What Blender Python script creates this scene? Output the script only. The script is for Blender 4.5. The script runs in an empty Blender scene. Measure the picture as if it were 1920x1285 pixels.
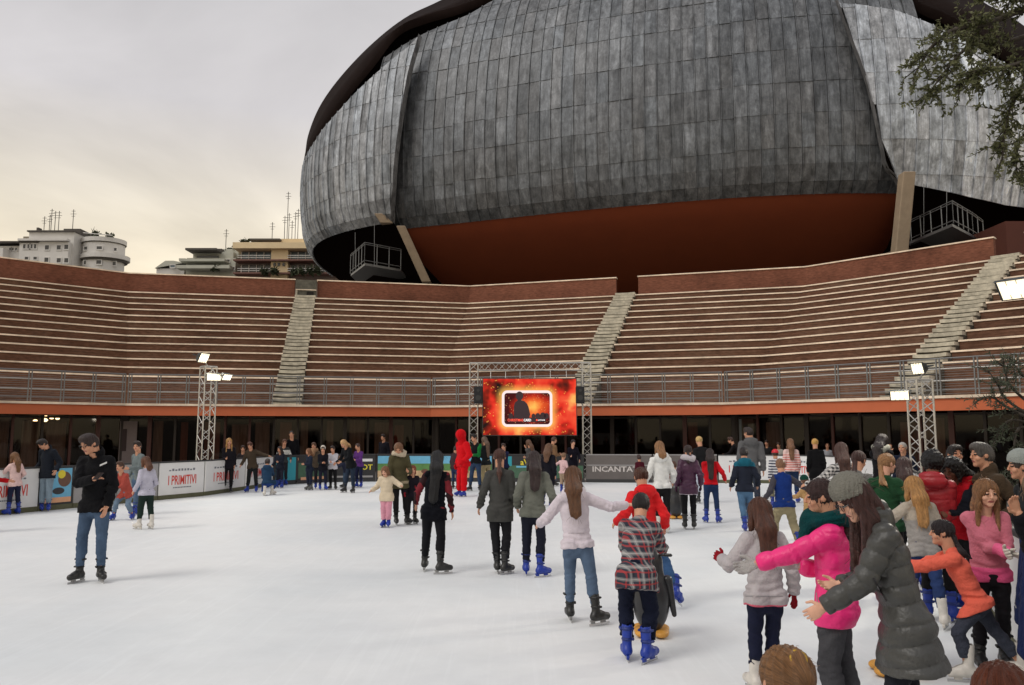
import bpy, bmesh, math, random
import numpy as np
from mathutils import Vector, Matrix

random.seed(7); np.random.seed(7)
scene = bpy.context.scene
R = math.radians

# ---------------------------------------------------------------- camera
FPX = 1495.0                                   # focal length in pixels of a 1920 px wide frame
CAMH = 1.82
PITCH = math.atan((812 - 642.5) / FPX)
cam_data = bpy.data.cameras.new('camera'); cam = bpy.data.objects.new('camera', cam_data)
scene.collection.objects.link(cam)
cam_data.sensor_width = 36.0; cam_data.lens = FPX / 1920 * 36
cam_data.clip_start = 0.05; cam_data.clip_end = 3000
cam.location = (0, 0, CAMH); cam.rotation_euler = (R(90) + PITCH, 0, 0)
scene.camera = cam

# ---------------------------------------------------------------- sky, sun, exposure
SUN_EL, SUN_AZ = R(48), R(-125)                # soft sun behind high cloud, from behind and left of the viewer
w = bpy.data.worlds.new('World'); scene.world = w; w.use_nodes = True
nt = w.node_tree; nt.nodes.clear()
def wn(t, **k):
    n = nt.nodes.new(t)
    for a, b in k.items(): setattr(n, a, b)
    return n
sky = wn('ShaderNodeTexSky', sky_type='NISHITA', sun_disc=False)
sky.sun_elevation = SUN_EL; sky.sun_rotation = SUN_AZ
tc = wn('ShaderNodeTexCoord'); sep = wn('ShaderNodeSeparateXYZ')
nt.links.new(tc.outputs['Generated'], sep.inputs[0])
ramp = wn('ShaderNodeValToRGB')
els = ramp.color_ramp.elements
els[0].position = 0.0; els[0].color = (.98, .82, .55, 1)
els[1].position = 1.0; els[1].color = (.68, .67, .69, 1)
for pos, c in ((.15, (1.04, .89, .64, 1)), (.25, (.90, .81, .66, 1)), (.37, (.67, .64, .64, 1)), (.50, (.62, .60, .605, 1)), (.65, (.60, .59, .61, 1))):
    e = els.new(pos); e.color = c
nt.links.new(sep.outputs[2], ramp.inputs[0])
# clouds lie on a flat ceiling: direction divided by its height
addz = wn('ShaderNodeMath', operation='ADD'); addz.inputs[1].default_value = .16
nt.links.new(sep.outputs[2], addz.inputs[0])
dx = wn('ShaderNodeMath', operation='DIVIDE'); dy = wn('ShaderNodeMath', operation='DIVIDE')
for d_, k in ((dx, 0), (dy, 1)):
    nt.links.new(sep.outputs[k], d_.inputs[0]); nt.links.new(addz.outputs[0], d_.inputs[1])
comb = wn('ShaderNodeCombineXYZ')
nt.links.new(dx.outputs[0], comb.inputs[0]); nt.links.new(dy.outputs[0], comb.inputs[1])
noi = wn('ShaderNodeTexNoise'); noi.inputs['Scale'].default_value = .85; noi.inputs['Detail'].default_value = 6
noi.inputs['Roughness'].default_value = .52; noi.inputs['Distortion'].default_value = .6
nt.links.new(comb.outputs[0], noi.inputs['Vector'])
nr = wn('ShaderNodeMapRange'); nr.inputs[1].default_value = .3; nr.inputs[2].default_value = .7
nr.inputs[3].default_value = .74; nr.inputs[4].default_value = 1.19
nt.links.new(noi.outputs[0], nr.inputs[0])
mul = wn('ShaderNodeVectorMath', operation='SCALE')
nt.links.new(ramp.outputs[0], mul.inputs[0]); nt.links.new(nr.outputs[0], mul.inputs[3])
mul2 = wn('ShaderNodeVectorMath', operation='SCALE'); mul2.inputs[3].default_value = 10.0
nt.links.new(mul.outputs[0], mul2.inputs[0])
mx = wn('ShaderNodeMixRGB'); mx.inputs[0].default_value = .93
nt.links.new(sky.outputs[0], mx.inputs[1]); nt.links.new(mul2.outputs[0], mx.inputs[2])
bg = wn('ShaderNodeBackground'); bg.inputs[1].default_value = .105
out = wn('ShaderNodeOutputWorld')
nt.links.new(mx.outputs[0], bg.inputs[0]); nt.links.new(bg.outputs[0], out.inputs[0])

sd = bpy.data.lights.new('sun', 'SUN'); sd.energy = 1.15; sd.angle = R(24); sd.color = (1, .95, .88)
sun = bpy.data.objects.new('sun', sd); scene.collection.objects.link(sun)
sdir = Vector((math.sin(SUN_AZ) * math.cos(SUN_EL), math.cos(SUN_AZ) * math.cos(SUN_EL), math.sin(SUN_EL)))
sun.rotation_euler = sdir.to_track_quat('Z', 'Y').to_euler()
vs = scene.view_settings
vs.view_transform = 'Standard'; vs.look = 'None'; vs.exposure = 0.06; vs.gamma = 1.0
scene.cycles.max_bounces = 6; scene.cycles.diffuse_bounces = 3; scene.cycles.glossy_bounces = 3
scene.cycles.transparent_max_bounces = 8; scene.cycles.use_denoising = True

# ---------------------------------------------------------------- projection helpers (survey of the place)
CP, SP = math.cos(PITCH), math.sin(PITCH)
def sight(x, y):
    u, v = x - 960.0, 642.5 - y
    return np.array([u, FPX * CP - v * SP, FPX * SP + v * CP])
def W(x, y, d):                                 # point seen at photo pixel x, y standing d metres away
    r = sight(x, y); r = r * (d / r[1]); return np.array([r[0], r[1], r[2] + CAMH])
def G(x, y, z=0.0):                             # point on the level z seen at pixel x, y
    r = sight(x, y); t = (z - CAMH) / r[2]; return np.array([r[0] * t, r[1] * t, z])

# ---------------------------------------------------------------- object helpers
COL = scene.collection
def mesh_obj(name, verts, faces, mat=None, parent=None, smooth=False, mats=None, midx=None):
    me = bpy.data.meshes.new(name); me.from_pydata([tuple(map(float, v)) for v in verts], [], faces)
    if mats:
        for m in mats: me.materials.append(m)
        if midx is not None: me.polygons.foreach_set('material_index', midx)
    elif mat: me.materials.append(mat)
    if smooth: me.polygons.foreach_set('use_smooth', [True] * len(me.polygons))
    me.update()
    o = bpy.data.objects.new(name, me); COL.objects.link(o)
    if parent: attach(o, parent)
    return o
def attach(o, parent):
    o.parent = parent
    if parent.type == 'EMPTY' and parent.parent is None:
        o.matrix_parent_inverse = parent.matrix_basis.inverted()
    return o
def thing(name, label, cat, loc=(0, 0, 0), rz=0, group=None):
    o = bpy.data.objects.new(name, None); COL.objects.link(o); o.empty_display_size = .2
    o.location = tuple(map(float, loc)); o.rotation_euler = (0, 0, rz)
    o.matrix_basis = Matrix.Translation(Vector(tuple(map(float, loc)))) @ Matrix.Rotation(rz, 4, 'Z')
    return tag(o, label, cat, group)
def tag(o, label, cat, group=None):
    o['label'] = label; o['category'] = cat
    if group: o['group'] = group
    return o
def struct(o): o['kind'] = 'structure'; return o

BOXF = [(0, 3, 2, 1), (4, 5, 6, 7), (0, 1, 5, 4), (1, 2, 6, 5), (2, 3, 7, 6), (3, 0, 4, 7)]
class MB:                                       # collects shapes for one mesh
    def __init__(s): s.v = []; s.f = []
    def add(s, vs, fs):
        n = len(s.v); s.v += [tuple(map(float, p)) for p in vs]; s.f += [tuple(i + n for i in f) for f in fs]; return s
    def box(s, x0, x1, y0, y1, z0, z1):
        return s.add([(x0, y0, z0), (x1, y0, z0), (x1, y1, z0), (x0, y1, z0), (x0, y0, z1), (x1, y0, z1), (x1, y1, z1), (x0, y1, z1)], BOXF)
    def hexa(s, p8): return s.add(p8, BOXF)      # bottom ring 4, top ring 4
    def obox(s, c, t, n, hl, hn, z0, z1):        # box about plan point c along t (half hl) and n (half hn)
        c, t, n = (np.array(q[:2], float) for q in (c, t, n))
        r = [c - t * hl - n * hn, c + t * hl - n * hn, c + t * hl + n * hn, c - t * hl + n * hn]
        return s.hexa([(*q, z0) for q in r] + [(*q, z1) for q in r])
    def tube(s, a, b, r, n=8, r2=None):
        a, b = np.array(a, float), np.array(b, float); d = b - a; L = np.linalg.norm(d)
        if L < 1e-6: return s
        d /= L; u = np.cross(d, [0, 0, 1] if abs(d[2]) < .9 else [1, 0, 0]); u /= np.linalg.norm(u); v = np.cross(d, u)
        r2 = r if r2 is None else r2
        ang = [2 * math.pi * k / n for k in range(n)]
        vs = [a + r * (math.cos(q) * u + math.sin(q) * v) for q in ang] + [b + r2 * (math.cos(q) * u + math.sin(q) * v) for q in ang]
        fs = [(k, (k + 1) % n, n + (k + 1) % n, n + k) for k in range(n)] + [tuple(range(n))[::-1], tuple(range(n, 2 * n))]
        return s.add(vs, fs)
    def path(s, pts, r, n=6):
        for a, b in zip(pts[:-1], pts[1:]): s.tube(a, b, r, n)
        return s
    def grid(s, P, flip=False):                  # P[i][j] points
        P = np.asarray(P, float); a, b = P.shape[:2]
        fs = [(i * b + j, (i + 1) * b + j, (i + 1) * b + j + 1, i * b + j + 1) for i in range(a - 1) for j in range(b - 1)]
        if flip: fs = [f[::-1] for f in fs]
        return s.add(P.reshape(-1, 3), fs)
    def build(s, name, mat, parent=None, smooth=False): return mesh_obj(name, s.v, s.f, mat, parent, smooth)
_cyl = {}
def rod(name, a, b, r, mat, parent, n=8):        # shared unit cylinder placed between two points
    key = (n, mat.name)
    if key not in _cyl:
        m = MB().tube((0, 0, 0), (0, 0, 1), 1, n); me = bpy.data.meshes.new('rod')
        me.from_pydata(m.v, [], m.f); me.materials.append(mat)
        for p in me.polygons: p.use_smooth = len(p.vertices) == 4
        _cyl[key] = me
    o = bpy.data.objects.new(name, _cyl[key]); COL.objects.link(o)
    a, b = Vector(tuple(map(float, a))), Vector(tuple(map(float, b))); d = b - a
    o.matrix_basis = Matrix.Translation(a) @ d.to_track_quat('Z', 'Y').to_matrix().to_4x4() @ Matrix.Diagonal((r, r, d.length, 1))
    attach(o, parent); return o
def bevel(o, wdt=.01, seg=1):
    m = o.modifiers.new('bevel', 'BEVEL'); m.width = wdt; m.segments = seg; m.limit_method = 'ANGLE'; return o

# ---------------------------------------------------------------- materials
def srgb(r, g, b):
    f = lambda c: (c / 255 / 12.92) if c / 255 <= .04045 else ((c / 255 + .055) / 1.055) ** 2.4
    return (f(r), f(g), f(b))
MAT = {}
def mat(name, col, rough=.7, metal=0.0, noise=0.0, nscale=6.0, bump=0.0, bscale=30.0, spec=.5, emit=None, estr=0, stretch=None, detail=6.0):
    """principled material; noise = strength of light/dark mottling of the colour"""
    if name in MAT: return MAT[name]
    m = bpy.data.materials.new(name); m.use_nodes = True; t = m.node_tree; b = t.nodes['Principled BSDF']
    b.inputs['Base Color'].default_value = (*col, 1); b.inputs['Roughness'].default_value = rough
    b.inputs['Metallic'].default_value = metal; b.inputs['Specular IOR Level'].default_value = spec
    co = None
    if noise or bump:
        c = t.nodes.new('ShaderNodeTexCoord'); co = c.outputs['Object']
        if stretch:
            mp = t.nodes.new('ShaderNodeMapping'); mp.inputs['Scale'].default_value = stretch
            t.links.new(co, mp.inputs[0]); co = mp.outputs[0]
    if noise:
        n = t.nodes.new('ShaderNodeTexNoise'); n.inputs['Scale'].default_value = nscale; n.inputs['Detail'].default_value = detail
        n.inputs['Roughness'].default_value = .65
        t.links.new(co, n.inputs['Vector'])
        mr = t.nodes.new('ShaderNodeMapRange'); mr.inputs[1].default_value = .25; mr.inputs[2].default_value = .75
        mr.inputs[3].default_value = 1 - noise; mr.inputs[4].default_value = 1 + noise
        t.links.new(n.outputs[0], mr.inputs[0])
        s = t.nodes.new('ShaderNodeVectorMath'); s.operation = 'SCALE'; s.inputs[0].default_value = col
        t.links.new(mr.outputs[0], s.inputs[3]); t.links.new(s.outputs[0], b.inputs['Base Color'])
    if bump:
        n = t.nodes.new('ShaderNodeTexNoise'); n.inputs['Scale'].default_value = bscale; n.inputs['Detail'].default_value = 4
        t.links.new(co, n.inputs['Vector'])
        bp = t.nodes.new('ShaderNodeBump'); bp.inputs['Strength'].default_value = bump; bp.inputs['Distance'].default_value = .02
        t.links.new(n.outputs[0], bp.inputs['Height']); t.links.new(bp.outputs[0], b.inputs['Normal'])
    if emit:
        b.inputs['Emission Color'].default_value = (*emit, 1); b.inputs['Emission Strength'].default_value = estr
    MAT[name] = m; return m

# ================================================================= ground and ice
def ice_material():
    m = bpy.data.materials.new('ice'); m.use_nodes = True; t = m.node_tree; b = t.nodes['Principled BSDF']
    c = t.nodes.new('ShaderNodeTexCoord')
    n1 = t.nodes.new('ShaderNodeTexNoise'); n1.inputs['Scale'].default_value = .22; n1.inputs['Detail'].default_value = 5
    n2 = t.nodes.new('ShaderNodeTexNoise'); n2.inputs['Scale'].default_value = 2.6; n2.inputs['Detail'].default_value = 9; n2.inputs['Roughness'].default_value = .7
    t.links.new(c.outputs['Object'], n1.inputs['Vector']); t.links.new(c.outputs['Object'], n2.inputs['Vector'])
    # skate scratches: thin long wavy lines in two directions
    def scratch(rot, sc, seed):
        mp = t.nodes.new('ShaderNodeMapping'); mp.inputs['Rotation'].default_value = (0, 0, rot); mp.inputs['Location'].default_value = (seed, 0, 0)
        mp.inputs['Scale'].default_value = (sc, sc * .035, 1)
        nd = t.nodes.new('ShaderNodeTexNoise'); nd.inputs['Scale'].default_value = 1.0; nd.inputs['Detail'].default_value = 3; nd.inputs['Distortion'].default_value = 1.2
        t.links.new(c.outputs['Object'], mp.inputs[0]); t.links.new(mp.outputs[0], nd.inputs['Vector'])
        mr = t.nodes.new('ShaderNodeMapRange'); mr.inputs[1].default_value = .60; mr.inputs[2].default_value = .72
        t.links.new(nd.outputs[0], mr.inputs[0]); return mr.outputs[0]
    s = None
    for a, sc, sd in ((.4, 9, 0), (-.7, 12, 5), (1.35, 8, 11)):
        o = scratch(a, sc, sd)
        if s is None: s = o
        else:
            mm = t.nodes.new('ShaderNodeMath'); mm.operation = 'MAXIMUM'; t.links.new(s, mm.inputs[0]); t.links.new(o, mm.inputs[1]); s = mm.outputs[0]
    r = t.nodes.new('ShaderNodeValToRGB'); e = r.color_ramp.elements
    e[0].position = .35; e[0].color = (.70, .735, .755, 1); e[1].position = .66; e[1].color = (.80, .805, .80, 1)
    t.links.new(n1.outputs[0], r.inputs[0])
    mr = t.nodes.new('ShaderNodeMapRange'); mr.inputs[1].default_value = .3; mr.inputs[2].default_value = .75; mr.inputs[3].default_value = .95; mr.inputs[4].default_value = 1.03
    t.links.new(n2.outputs[0], mr.inputs[0])
    ms = t.nodes.new('ShaderNodeMath'); ms.operation = 'MULTIPLY_ADD'; ms.inputs[1].default_value = .035
    t.links.new(s, ms.inputs[0]); t.links.new(mr.outputs[0], ms.inputs[2])
    sc = t.nodes.new('ShaderNodeVectorMath'); sc.operation = 'SCALE'
    t.links.new(r.outputs[0], sc.inputs[0]); t.links.new(ms.outputs[0], sc.inputs[3]); t.links.new(sc.outputs[0], b.inputs['Base Color'])
    rr = t.nodes.new('ShaderNodeMapRange'); rr.inputs[1].default_value = .35; rr.inputs[2].default_value = .65; rr.inputs[3].default_value = .48; rr.inputs[4].default_value = .68
    t.links.new(n1.outputs[0], rr.inputs[0]); t.links.new(rr.outputs[0], b.inputs['Roughness'])
    b.inputs['Specular IOR Level'].default_value = .16
    bp = t.nodes.new('ShaderNodeBump'); bp.inputs['Strength'].default_value = .12; bp.inputs['Distance'].default_value = .01
    t.links.new(ms.outputs[0], bp.inputs['Height']); t.links.new(bp.outputs[0], b.inputs['Normal'])
    return m
M_ice = ice_material()
M_pave = mat('paving', (.11, .10, .09), .85, noise=.25, nscale=1.5, bump=.2)
g = MB(); N = 24; S = 1500.0
g.add([(-S, -S, 0), (S, -S, 0), (S, S, 0), (-S, S, 0)], [(0, 1, 2, 3)])
struct(g.build('ground', M_pave))
# the rink outline (line of the boards), surveyed corner by corner
RINK = [(-14.2, 5.0), (-12.6, 12.0), (-11.55, 17.6), (-10.2, 20.6), (-8.95, 23.2), (-8.55, 25.6), (-8.3, 28.0), (-7.6, 29.5), (-6.2, 30.2),
        (-3.6, 30.25), (-1.0, 30.1), (1.6, 29.8), (4.2, 29.6), (6.8, 29.4), (9.4, 29.2), (10.9, 28.4), (11.2, 26.0), (10.4, 22.5), (9.2, 19.0), (7.9, 15.5),
        (6.4, 12.0), (4.95, 8.6), (4.2, 6.9), (3.55, 5.2), (2.9, 3.6), (2.4, 2.0), (1.0, .9), (-6, .6), (-12, 1.2)]
g = MB(); g.add([(x, y, .012) for x, y in RINK], [tuple(range(len(RINK)))[::-1]])
struct(g.build('ice', M_ice))

# ================================================================= the open-air stand (polygonal cavea)
C0 = np.array([-5.03, 11.26]); TURN = 29.17; HALF = math.tan(R(TURN / 2))
FL, FA, FB, FC, FD = [87.4 - (j + .5) * TURN for j in (-2, -1, 0, 1, 2)]      # facing of each straight length
FACETS = [FL, FA, FB, FC, FD]
A0, TR, RI, Z0, NR = 29.85, 1.009, .513, 4.61, 13
AW = 25.49                                     # front edge of the walkway
def brick_material(name, base, vary, mortar, relief=.35):
    m = bpy.data.materials.new(name); m.use_nodes = True; t = m.node_tree; b = t.nodes['Principled BSDF']
    c = t.nodes.new('ShaderNodeTexCoord')
    big = t.nodes.new('ShaderNodeTexNoise'); big.inputs['Scale'].default_value = .35; big.inputs['Detail'].default_value = 6; big.inputs['Roughness'].default_value = .7
    t.links.new(c.outputs['Object'], big.inputs['Vector'])
    mp = t.nodes.new('ShaderNodeMapping'); mp.inputs['Scale'].default_value = (4, 4, 16)
    t.links.new(c.outputs['Object'], mp.inputs[0])
    sm = t.nodes.new('ShaderNodeTexNoise'); sm.inputs['Scale'].default_value = 1.0; sm.inputs['Detail'].default_value = 3
    t.links.new(mp.outputs[0], sm.inputs['Vector'])
    r = t.nodes.new('ShaderNodeValToRGB'); e = r.color_ramp.elements
    e[0].position = .30; e[0].color = (*[q * .62 for q in base], 1); e[1].position = .72; e[1].color = (*vary, 1)
    k = e.new(.5); k.color = (*base, 1)
    t.links.new(big.outputs[0], r.inputs[0])
    mr = t.nodes.new('ShaderNodeMapRange'); mr.inputs[1].default_value = .3; mr.inputs[2].default_value = .7; mr.inputs[3].default_value = .72; mr.inputs[4].default_value = 1.25
    t.links.new(sm.outputs[0], mr.inputs[0])
    sc = t.nodes.new('ShaderNodeVectorMath'); sc.operation = 'SCALE'
    t.links.new(r.outputs[0], sc.inputs[0]); t.links.new(mr.outputs[0], sc.inputs[3]); t.links.new(sc.outputs[0], b.inputs['Base Color'])
    # horizontal brick courses as fine relief
    wv = t.nodes.new('ShaderNodeTexWave'); wv.bands_direction = 'Z'; wv.inputs['Scale'].default_value = 2.2
    t.links.new(c.outputs['Object'], wv.inputs['Vector'])
    bp = t.nodes.new('ShaderNodeBump'); bp.inputs['Strength'].default_value = relief; bp.inputs['Distance'].default_value = .02
    t.links.new(wv.outputs[0], bp.inputs['Height']); t.links.new(bp.outputs[0], b.inputs['Normal'])
    b.inputs['Roughness'].default_value = .9; b.inputs['Specular IOR Level'].default_value = .2
    return m
M_brick = brick_material('terracotta_brick', (.145, .072, .045), (.17, .102, .068), (.1, .08, .06))
M_parapet = brick_material('terracotta_parapet', (.19, .075, .047), (.225, .092, .058), (.1, .08, .06), .05)
M_trav = mat('travertine', (.84, .70, .55), .75, noise=.42, nscale=1.1, bump=.25, bscale=20)
M_step = mat('worn_travertine_step', (.48, .44, .35), .85, noise=.5, nscale=2.6, bump=.3, bscale=14)
M_stepdark = mat('step_recess_shade', (.07, .06, .045), .9, noise=.35, nscale=4)  # dark colour paints in the shade of the recess under each tread
M_orange = mat('orange_plaster_band', (.56, .135, .05), .65, noise=.1, nscale=1.2)
M_steel = mat('galvanised_steel', (.20, .205, .21), .45, metal=.6, noise=.15, nscale=10)
M_rail = mat('brushed_rail', (.42, .41, .39), .4, metal=.7)
M_darkframe = mat('dark_bronze_frame', (.022, .013, .011), .5)
M_redframe = mat('dark_red_frame', (.07, .014, .011), .5)
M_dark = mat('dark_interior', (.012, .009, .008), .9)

stand = thing('open_air_stand', 'polygonal open-air seating stand of brick rows with pale stone edges above a glazed ground floor', 'stand', (C0[0], C0[1] + 27, 0))
SW = .68                                       # half width of a stair
def fr(th):
    return np.array([math.cos(R(th)), math.sin(R(th))]), np.array([math.sin(R(th)), -math.cos(R(th))])
def slab(m, th, a0, a1, s0, s1, z0, z1):        # prism of a facet between apothems, s = (start, end) tangent offsets at each apothem
    n, t = fr(th)
    q = [C0 + n * a0 + t * s0[0], C0 + n * a0 + t * s0[1], C0 + n * a1 + t * s1[1], C0 + n * a1 + t * s1[0]]
    return m.hexa([(*p, z0) for p in q] + [(*p, z1) for p in q])
def half(a, side, gap):                        # tangent range of half a facet
    L = a * HALF
    return (-L, -gap) if side < 0 else (gap, L)
for th in FACETS:
    for k in range(NR):
        a, z = A0 + k * TR, Z0 + k * RI
        for side in (-1, 1):
            zb = 3.1 if k == 0 else z - RI - .02
            o = slab(MB(), th, a, a + TR + .1, half(a, side, SW), half(a + TR + .1, side, SW), zb - .05, z - .035).build('seat_row', M_brick, stand)
            nz = slab(MB(), th, a - .045, a + .40, half(a - .045, side, SW - .03), half(a + .4, side, SW - .03), z - .072, z + random.uniform(-.002, .004)).build('stone_edge', M_trav)
            nz.parent = o; nz.matrix_parent_inverse = o.matrix_parent_inverse.inverted() if False else Matrix.Identity(4)
            nz.matrix_basis = Matrix.Identity(4)
    # rear parapet with coping
    aP = A0 + NR * TR
    for side in (-1, 1):
        zt = 12.10
        o = slab(MB(), th, aP, aP + .35, half(aP, side, SW + .06), half(aP + .35, side, SW + .06), Z0 + (NR - 1) * RI - .1, zt).build('parapet_wall', M_parapet, stand)
        c = slab(MB(), th, aP - .06, aP + .41, half(aP - .06, side, SW + .02), half(aP + .41, side, SW + .02), zt + .002, zt + .075).build('coping', M_trav)
        c.parent = o
    # stair: two steps to a row
    n, t = fr(th); i = 0; z = 3.1; a = A0 - 6 * TR / 2
    while z < Z0 + (NR - 1) * RI - .05:
        z2 = z + RI / 2 if i else z + .14
        a2 = a + TR / 2
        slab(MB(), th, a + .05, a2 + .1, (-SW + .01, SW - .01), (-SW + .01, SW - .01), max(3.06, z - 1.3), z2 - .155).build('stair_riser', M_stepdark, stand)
        mb = MB()
        jz = random.uniform(-.012, .012); e1 = SW - random.uniform(.0, .05)
        dip = random.uniform(.008, .03)
        # worn tread: three pieces, hollow in the middle
        P = []
        for s, dz in ((-e1, 0), (-.25, -dip), (.1, -dip * 1.2), (e1, 0)):
            P.append((s, dz))
        for (s0, d0), (s1, d1) in zip(P[:-1], P[1:]):
            q0, q1 = C0 + n * (a - .03) + t * s0, C0 + n * (a - .03) + t * s1
            r0, r1 = C0 + n * (a2 + .06) + t * s0, C0 + n * (a2 + .06) + t * s1
            mb.hexa([(*q0, z2 - .155 + d0), (*q1, z2 - .155 + d1), (*r1, z2 - .155 + d1), (*r0, z2 - .155 + d0), (*q0, z2 + jz + d0), (*q1, z2 + jz + d1), (*r1, z2 + jz + d1), (*r0, z2 + jz + d0)])
        mb.build('step', M_step, stand)
        z, a, i = z2, a2, i + 1
    # walkway slab, orange band, pale cornice
    L = lambda q: (-q * HALF, q * HALF)
    slab(MB(), th, AW + .25, A0 + .1, L(AW + .25), L(A0 + .1), 2.72, 3.05).build('walkway_slab', M_trav, stand)
    slab(MB(), th, AW + .07, AW + .3, L(AW + .07), L(AW + .3), 2.58, 3.0).build('orange_band', M_orange, stand)
    slab(MB(), th, AW, AW + .55, L(AW), L(AW + .55), 3.004, 3.10).build('cornice', M_trav, stand)

# ---------------------------------------------------------------- glazed ground floor
def glass_material(name, tint, rough):
    m = bpy.data.materials.new(name); m.use_nodes = True; t = m.node_tree; t.nodes.clear()
    o = t.nodes.new('ShaderNodeOutputMaterial'); mx = t.nodes.new('ShaderNodeMixShader')
    tr = t.nodes.new('ShaderNodeBsdfTransparent'); tr.inputs[0].default_value = (*tint, 1)
    gl = t.nodes.new('ShaderNodeBsdfGlossy'); gl.inputs['Roughness'].default_value = rough; gl.inputs[0].default_value = (.9, .85, .8, 1)
    fn = t.nodes.new('ShaderNodeFresnel'); fn.inputs[0].default_value = 1.33
    t.links.new(fn.outputs[0], mx.inputs[0]); t.links.new(tr.outputs[0], mx.inputs[1]); t.links.new(gl.outputs[0], mx.inputs[2])
    t.links.new(mx.outputs[0], o.inputs[0]); return m
M_glass = glass_material('facade_glass', (.42, .36, .33), .03)
M_brownrefl = mat('brown_reflection', (.34, .25, .20), .9, noise=.5, nscale=1.5, stretch=(6, 6, .5))  # brown and rust colours stand in for reflections in the glazing
M_rustrefl = mat('rust_reflection', (.28, .11, .07), .9, noise=.4, nscale=1.2, stretch=(5, 5, .6))
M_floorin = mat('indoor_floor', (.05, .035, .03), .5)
M_bulb = mat('warm_bulb', (1, .8, .5), .4, emit=(1, .78, .42), estr=9)
AF = 27.3
for th in FACETS:
    n, t = fr(th); L = AF * HALF
    fac = bpy.data.objects.new('glazed_facade', None); COL.objects.link(fac); attach(fac, stand); fac.matrix_parent_inverse = stand.matrix_basis.inverted()
    def fadd(o): o.parent = fac; return o
    NP = 13; wd = 2 * L / NP
    for i in range(NP):
        s0 = -L + i * wd
        tl, tv = random.uniform(-.012, .012), random.uniform(-.012, .012); pm = MB()      # panes never hang quite true
        q4 = [(s0 + .05, .06, -tl - tv), (s0 + wd - .05, .06, tl - tv), (s0 + wd - .05, 2.6, tl + tv), (s0 + .05, 2.6, -tl + tv)]
        fadd(mesh_obj('pane', [(*(C0 + n * (AF + .02 + o_ + e_) + t * s_), z_) for e_ in (0, .015) for s_, z_, o_ in q4], [(0, 3, 2, 1), (4, 5, 6, 7), (0, 1, 5, 4), (1, 2, 6, 5), (2, 3, 7, 6), (3, 0, 4, 7)][:1], M_glass))
        fm = M_redframe if random.random() < .3 else M_darkframe
        wdt = random.choice((.05, .05, .09))
        fadd(slab(MB(), th, AF - .06, AF + .08, (s0 - wdt, s0 + wdt), (s0 - wdt, s0 + wdt), 0, 2.71).build('mullion', fm))
        # added brown strips behind the glass, imitating reflections in the panes
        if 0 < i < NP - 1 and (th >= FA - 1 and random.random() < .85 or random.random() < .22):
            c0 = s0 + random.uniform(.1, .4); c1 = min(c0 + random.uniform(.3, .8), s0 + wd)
            fadd(slab(MB(), th, AF + .16, AF + .19, (c0, c1), (c0, c1), .05, random.uniform(2.2, 2.6)).build('reflection_strip', random.choice((M_brownrefl, M_brownrefl, M_rustrefl))))
    for e in (-1, 1): fadd(slab(MB(), th, AF - .10, AF + .25, (e * L - .16, e * L + .16), (e * L - .16, e * L + .16), 0, 2.71).build('corner_post', M_darkframe))
    fadd(slab(MB(), th, AF - .04, AF + .06, (-L, L), (-L, L), 2.46, 2.54).build('transom', M_darkframe))
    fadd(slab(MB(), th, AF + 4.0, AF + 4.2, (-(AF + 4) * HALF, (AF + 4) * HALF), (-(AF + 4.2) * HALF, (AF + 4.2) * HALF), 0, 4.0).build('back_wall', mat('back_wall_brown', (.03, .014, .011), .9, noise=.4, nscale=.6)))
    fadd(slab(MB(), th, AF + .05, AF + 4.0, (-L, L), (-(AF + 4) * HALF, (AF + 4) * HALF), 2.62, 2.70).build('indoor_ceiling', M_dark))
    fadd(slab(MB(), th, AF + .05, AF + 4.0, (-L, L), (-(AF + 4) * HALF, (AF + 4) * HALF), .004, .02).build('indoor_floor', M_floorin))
# doors seen in the glazing
def door_in(px, py0, py1, wpx, th, m, name, label):
    n, t = fr(th)
    a = AF - .09
    r = sight(px, (py0 + py1) / 2)
    # intersect the sight line with the facet plane
    k = (C0 @ n + a) / (r[0] * n[0] + r[1] * n[1]); P = r[:2] * k; s = (P - C0) @ t
    hw = wpx / 2 * k
    zt = CAMH + sight(px, py0)[2] * k
    o = slab(MB(), th, a - .03, a, (s - hw, s + hw), (s - hw, s + hw), .03, zt).build(name, m, stand)
    o['label'] = label
    return o, th, a, s, hw, zt
M_greydoor = mat('grey_door', (.20, .16, .165), .6, noise=.1)
M_gd2 = mat('blue_grey_door', (.13, .15, .17), .5)
o, th, a, s, hw, zt = door_in(239, 790, 905, 30, FA, M_greydoor, 'door', 'grey door with a dark notice strip')
nb = slab(MB(), th, a - .045, a - .033, (s - hw * .7, s - hw * .15), (s - hw * .7, s - hw * .15), 1.0, zt - .35).build('notice_strip', mat('notice_maroon', (.03, .012, .015), .6)); nb.parent = o
door_in(1400, 786, 860, 26, FB, M_gd2, 'door', 'blue-grey door')
# pendant lamps behind the left glazing
n, t = fr(FA)
for i, (px, py) in enumerate(((66, 789), (84, 788), (97, 784), (83, 781), (108, 785))):
    P = W(px, py, 37.4)
    lp = thing('pendant_lamp', 'warm lit pendant bulb hanging inside the glazed ground floor', 'lamp', P, 0, 'pendant bulbs behind the glass')
    mb = MB(); bm = bmesh.new(); bmesh.ops.create_icosphere(bm, subdivisions=2, radius=.07 + .03 * (i % 2))
    vs = [np.array(v.co) * (1.4, 1, .8) + P for v in bm.verts]; fs = [tuple(v.index for v in f.verts) for f in bm.faces]; bm.free()
    mesh_obj('bulb', vs, fs, M_bulb, lp); rod('cord', P + (0, 0, .05), (P[0], P[1], 2.62), .006, M_darkframe, lp)

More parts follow.
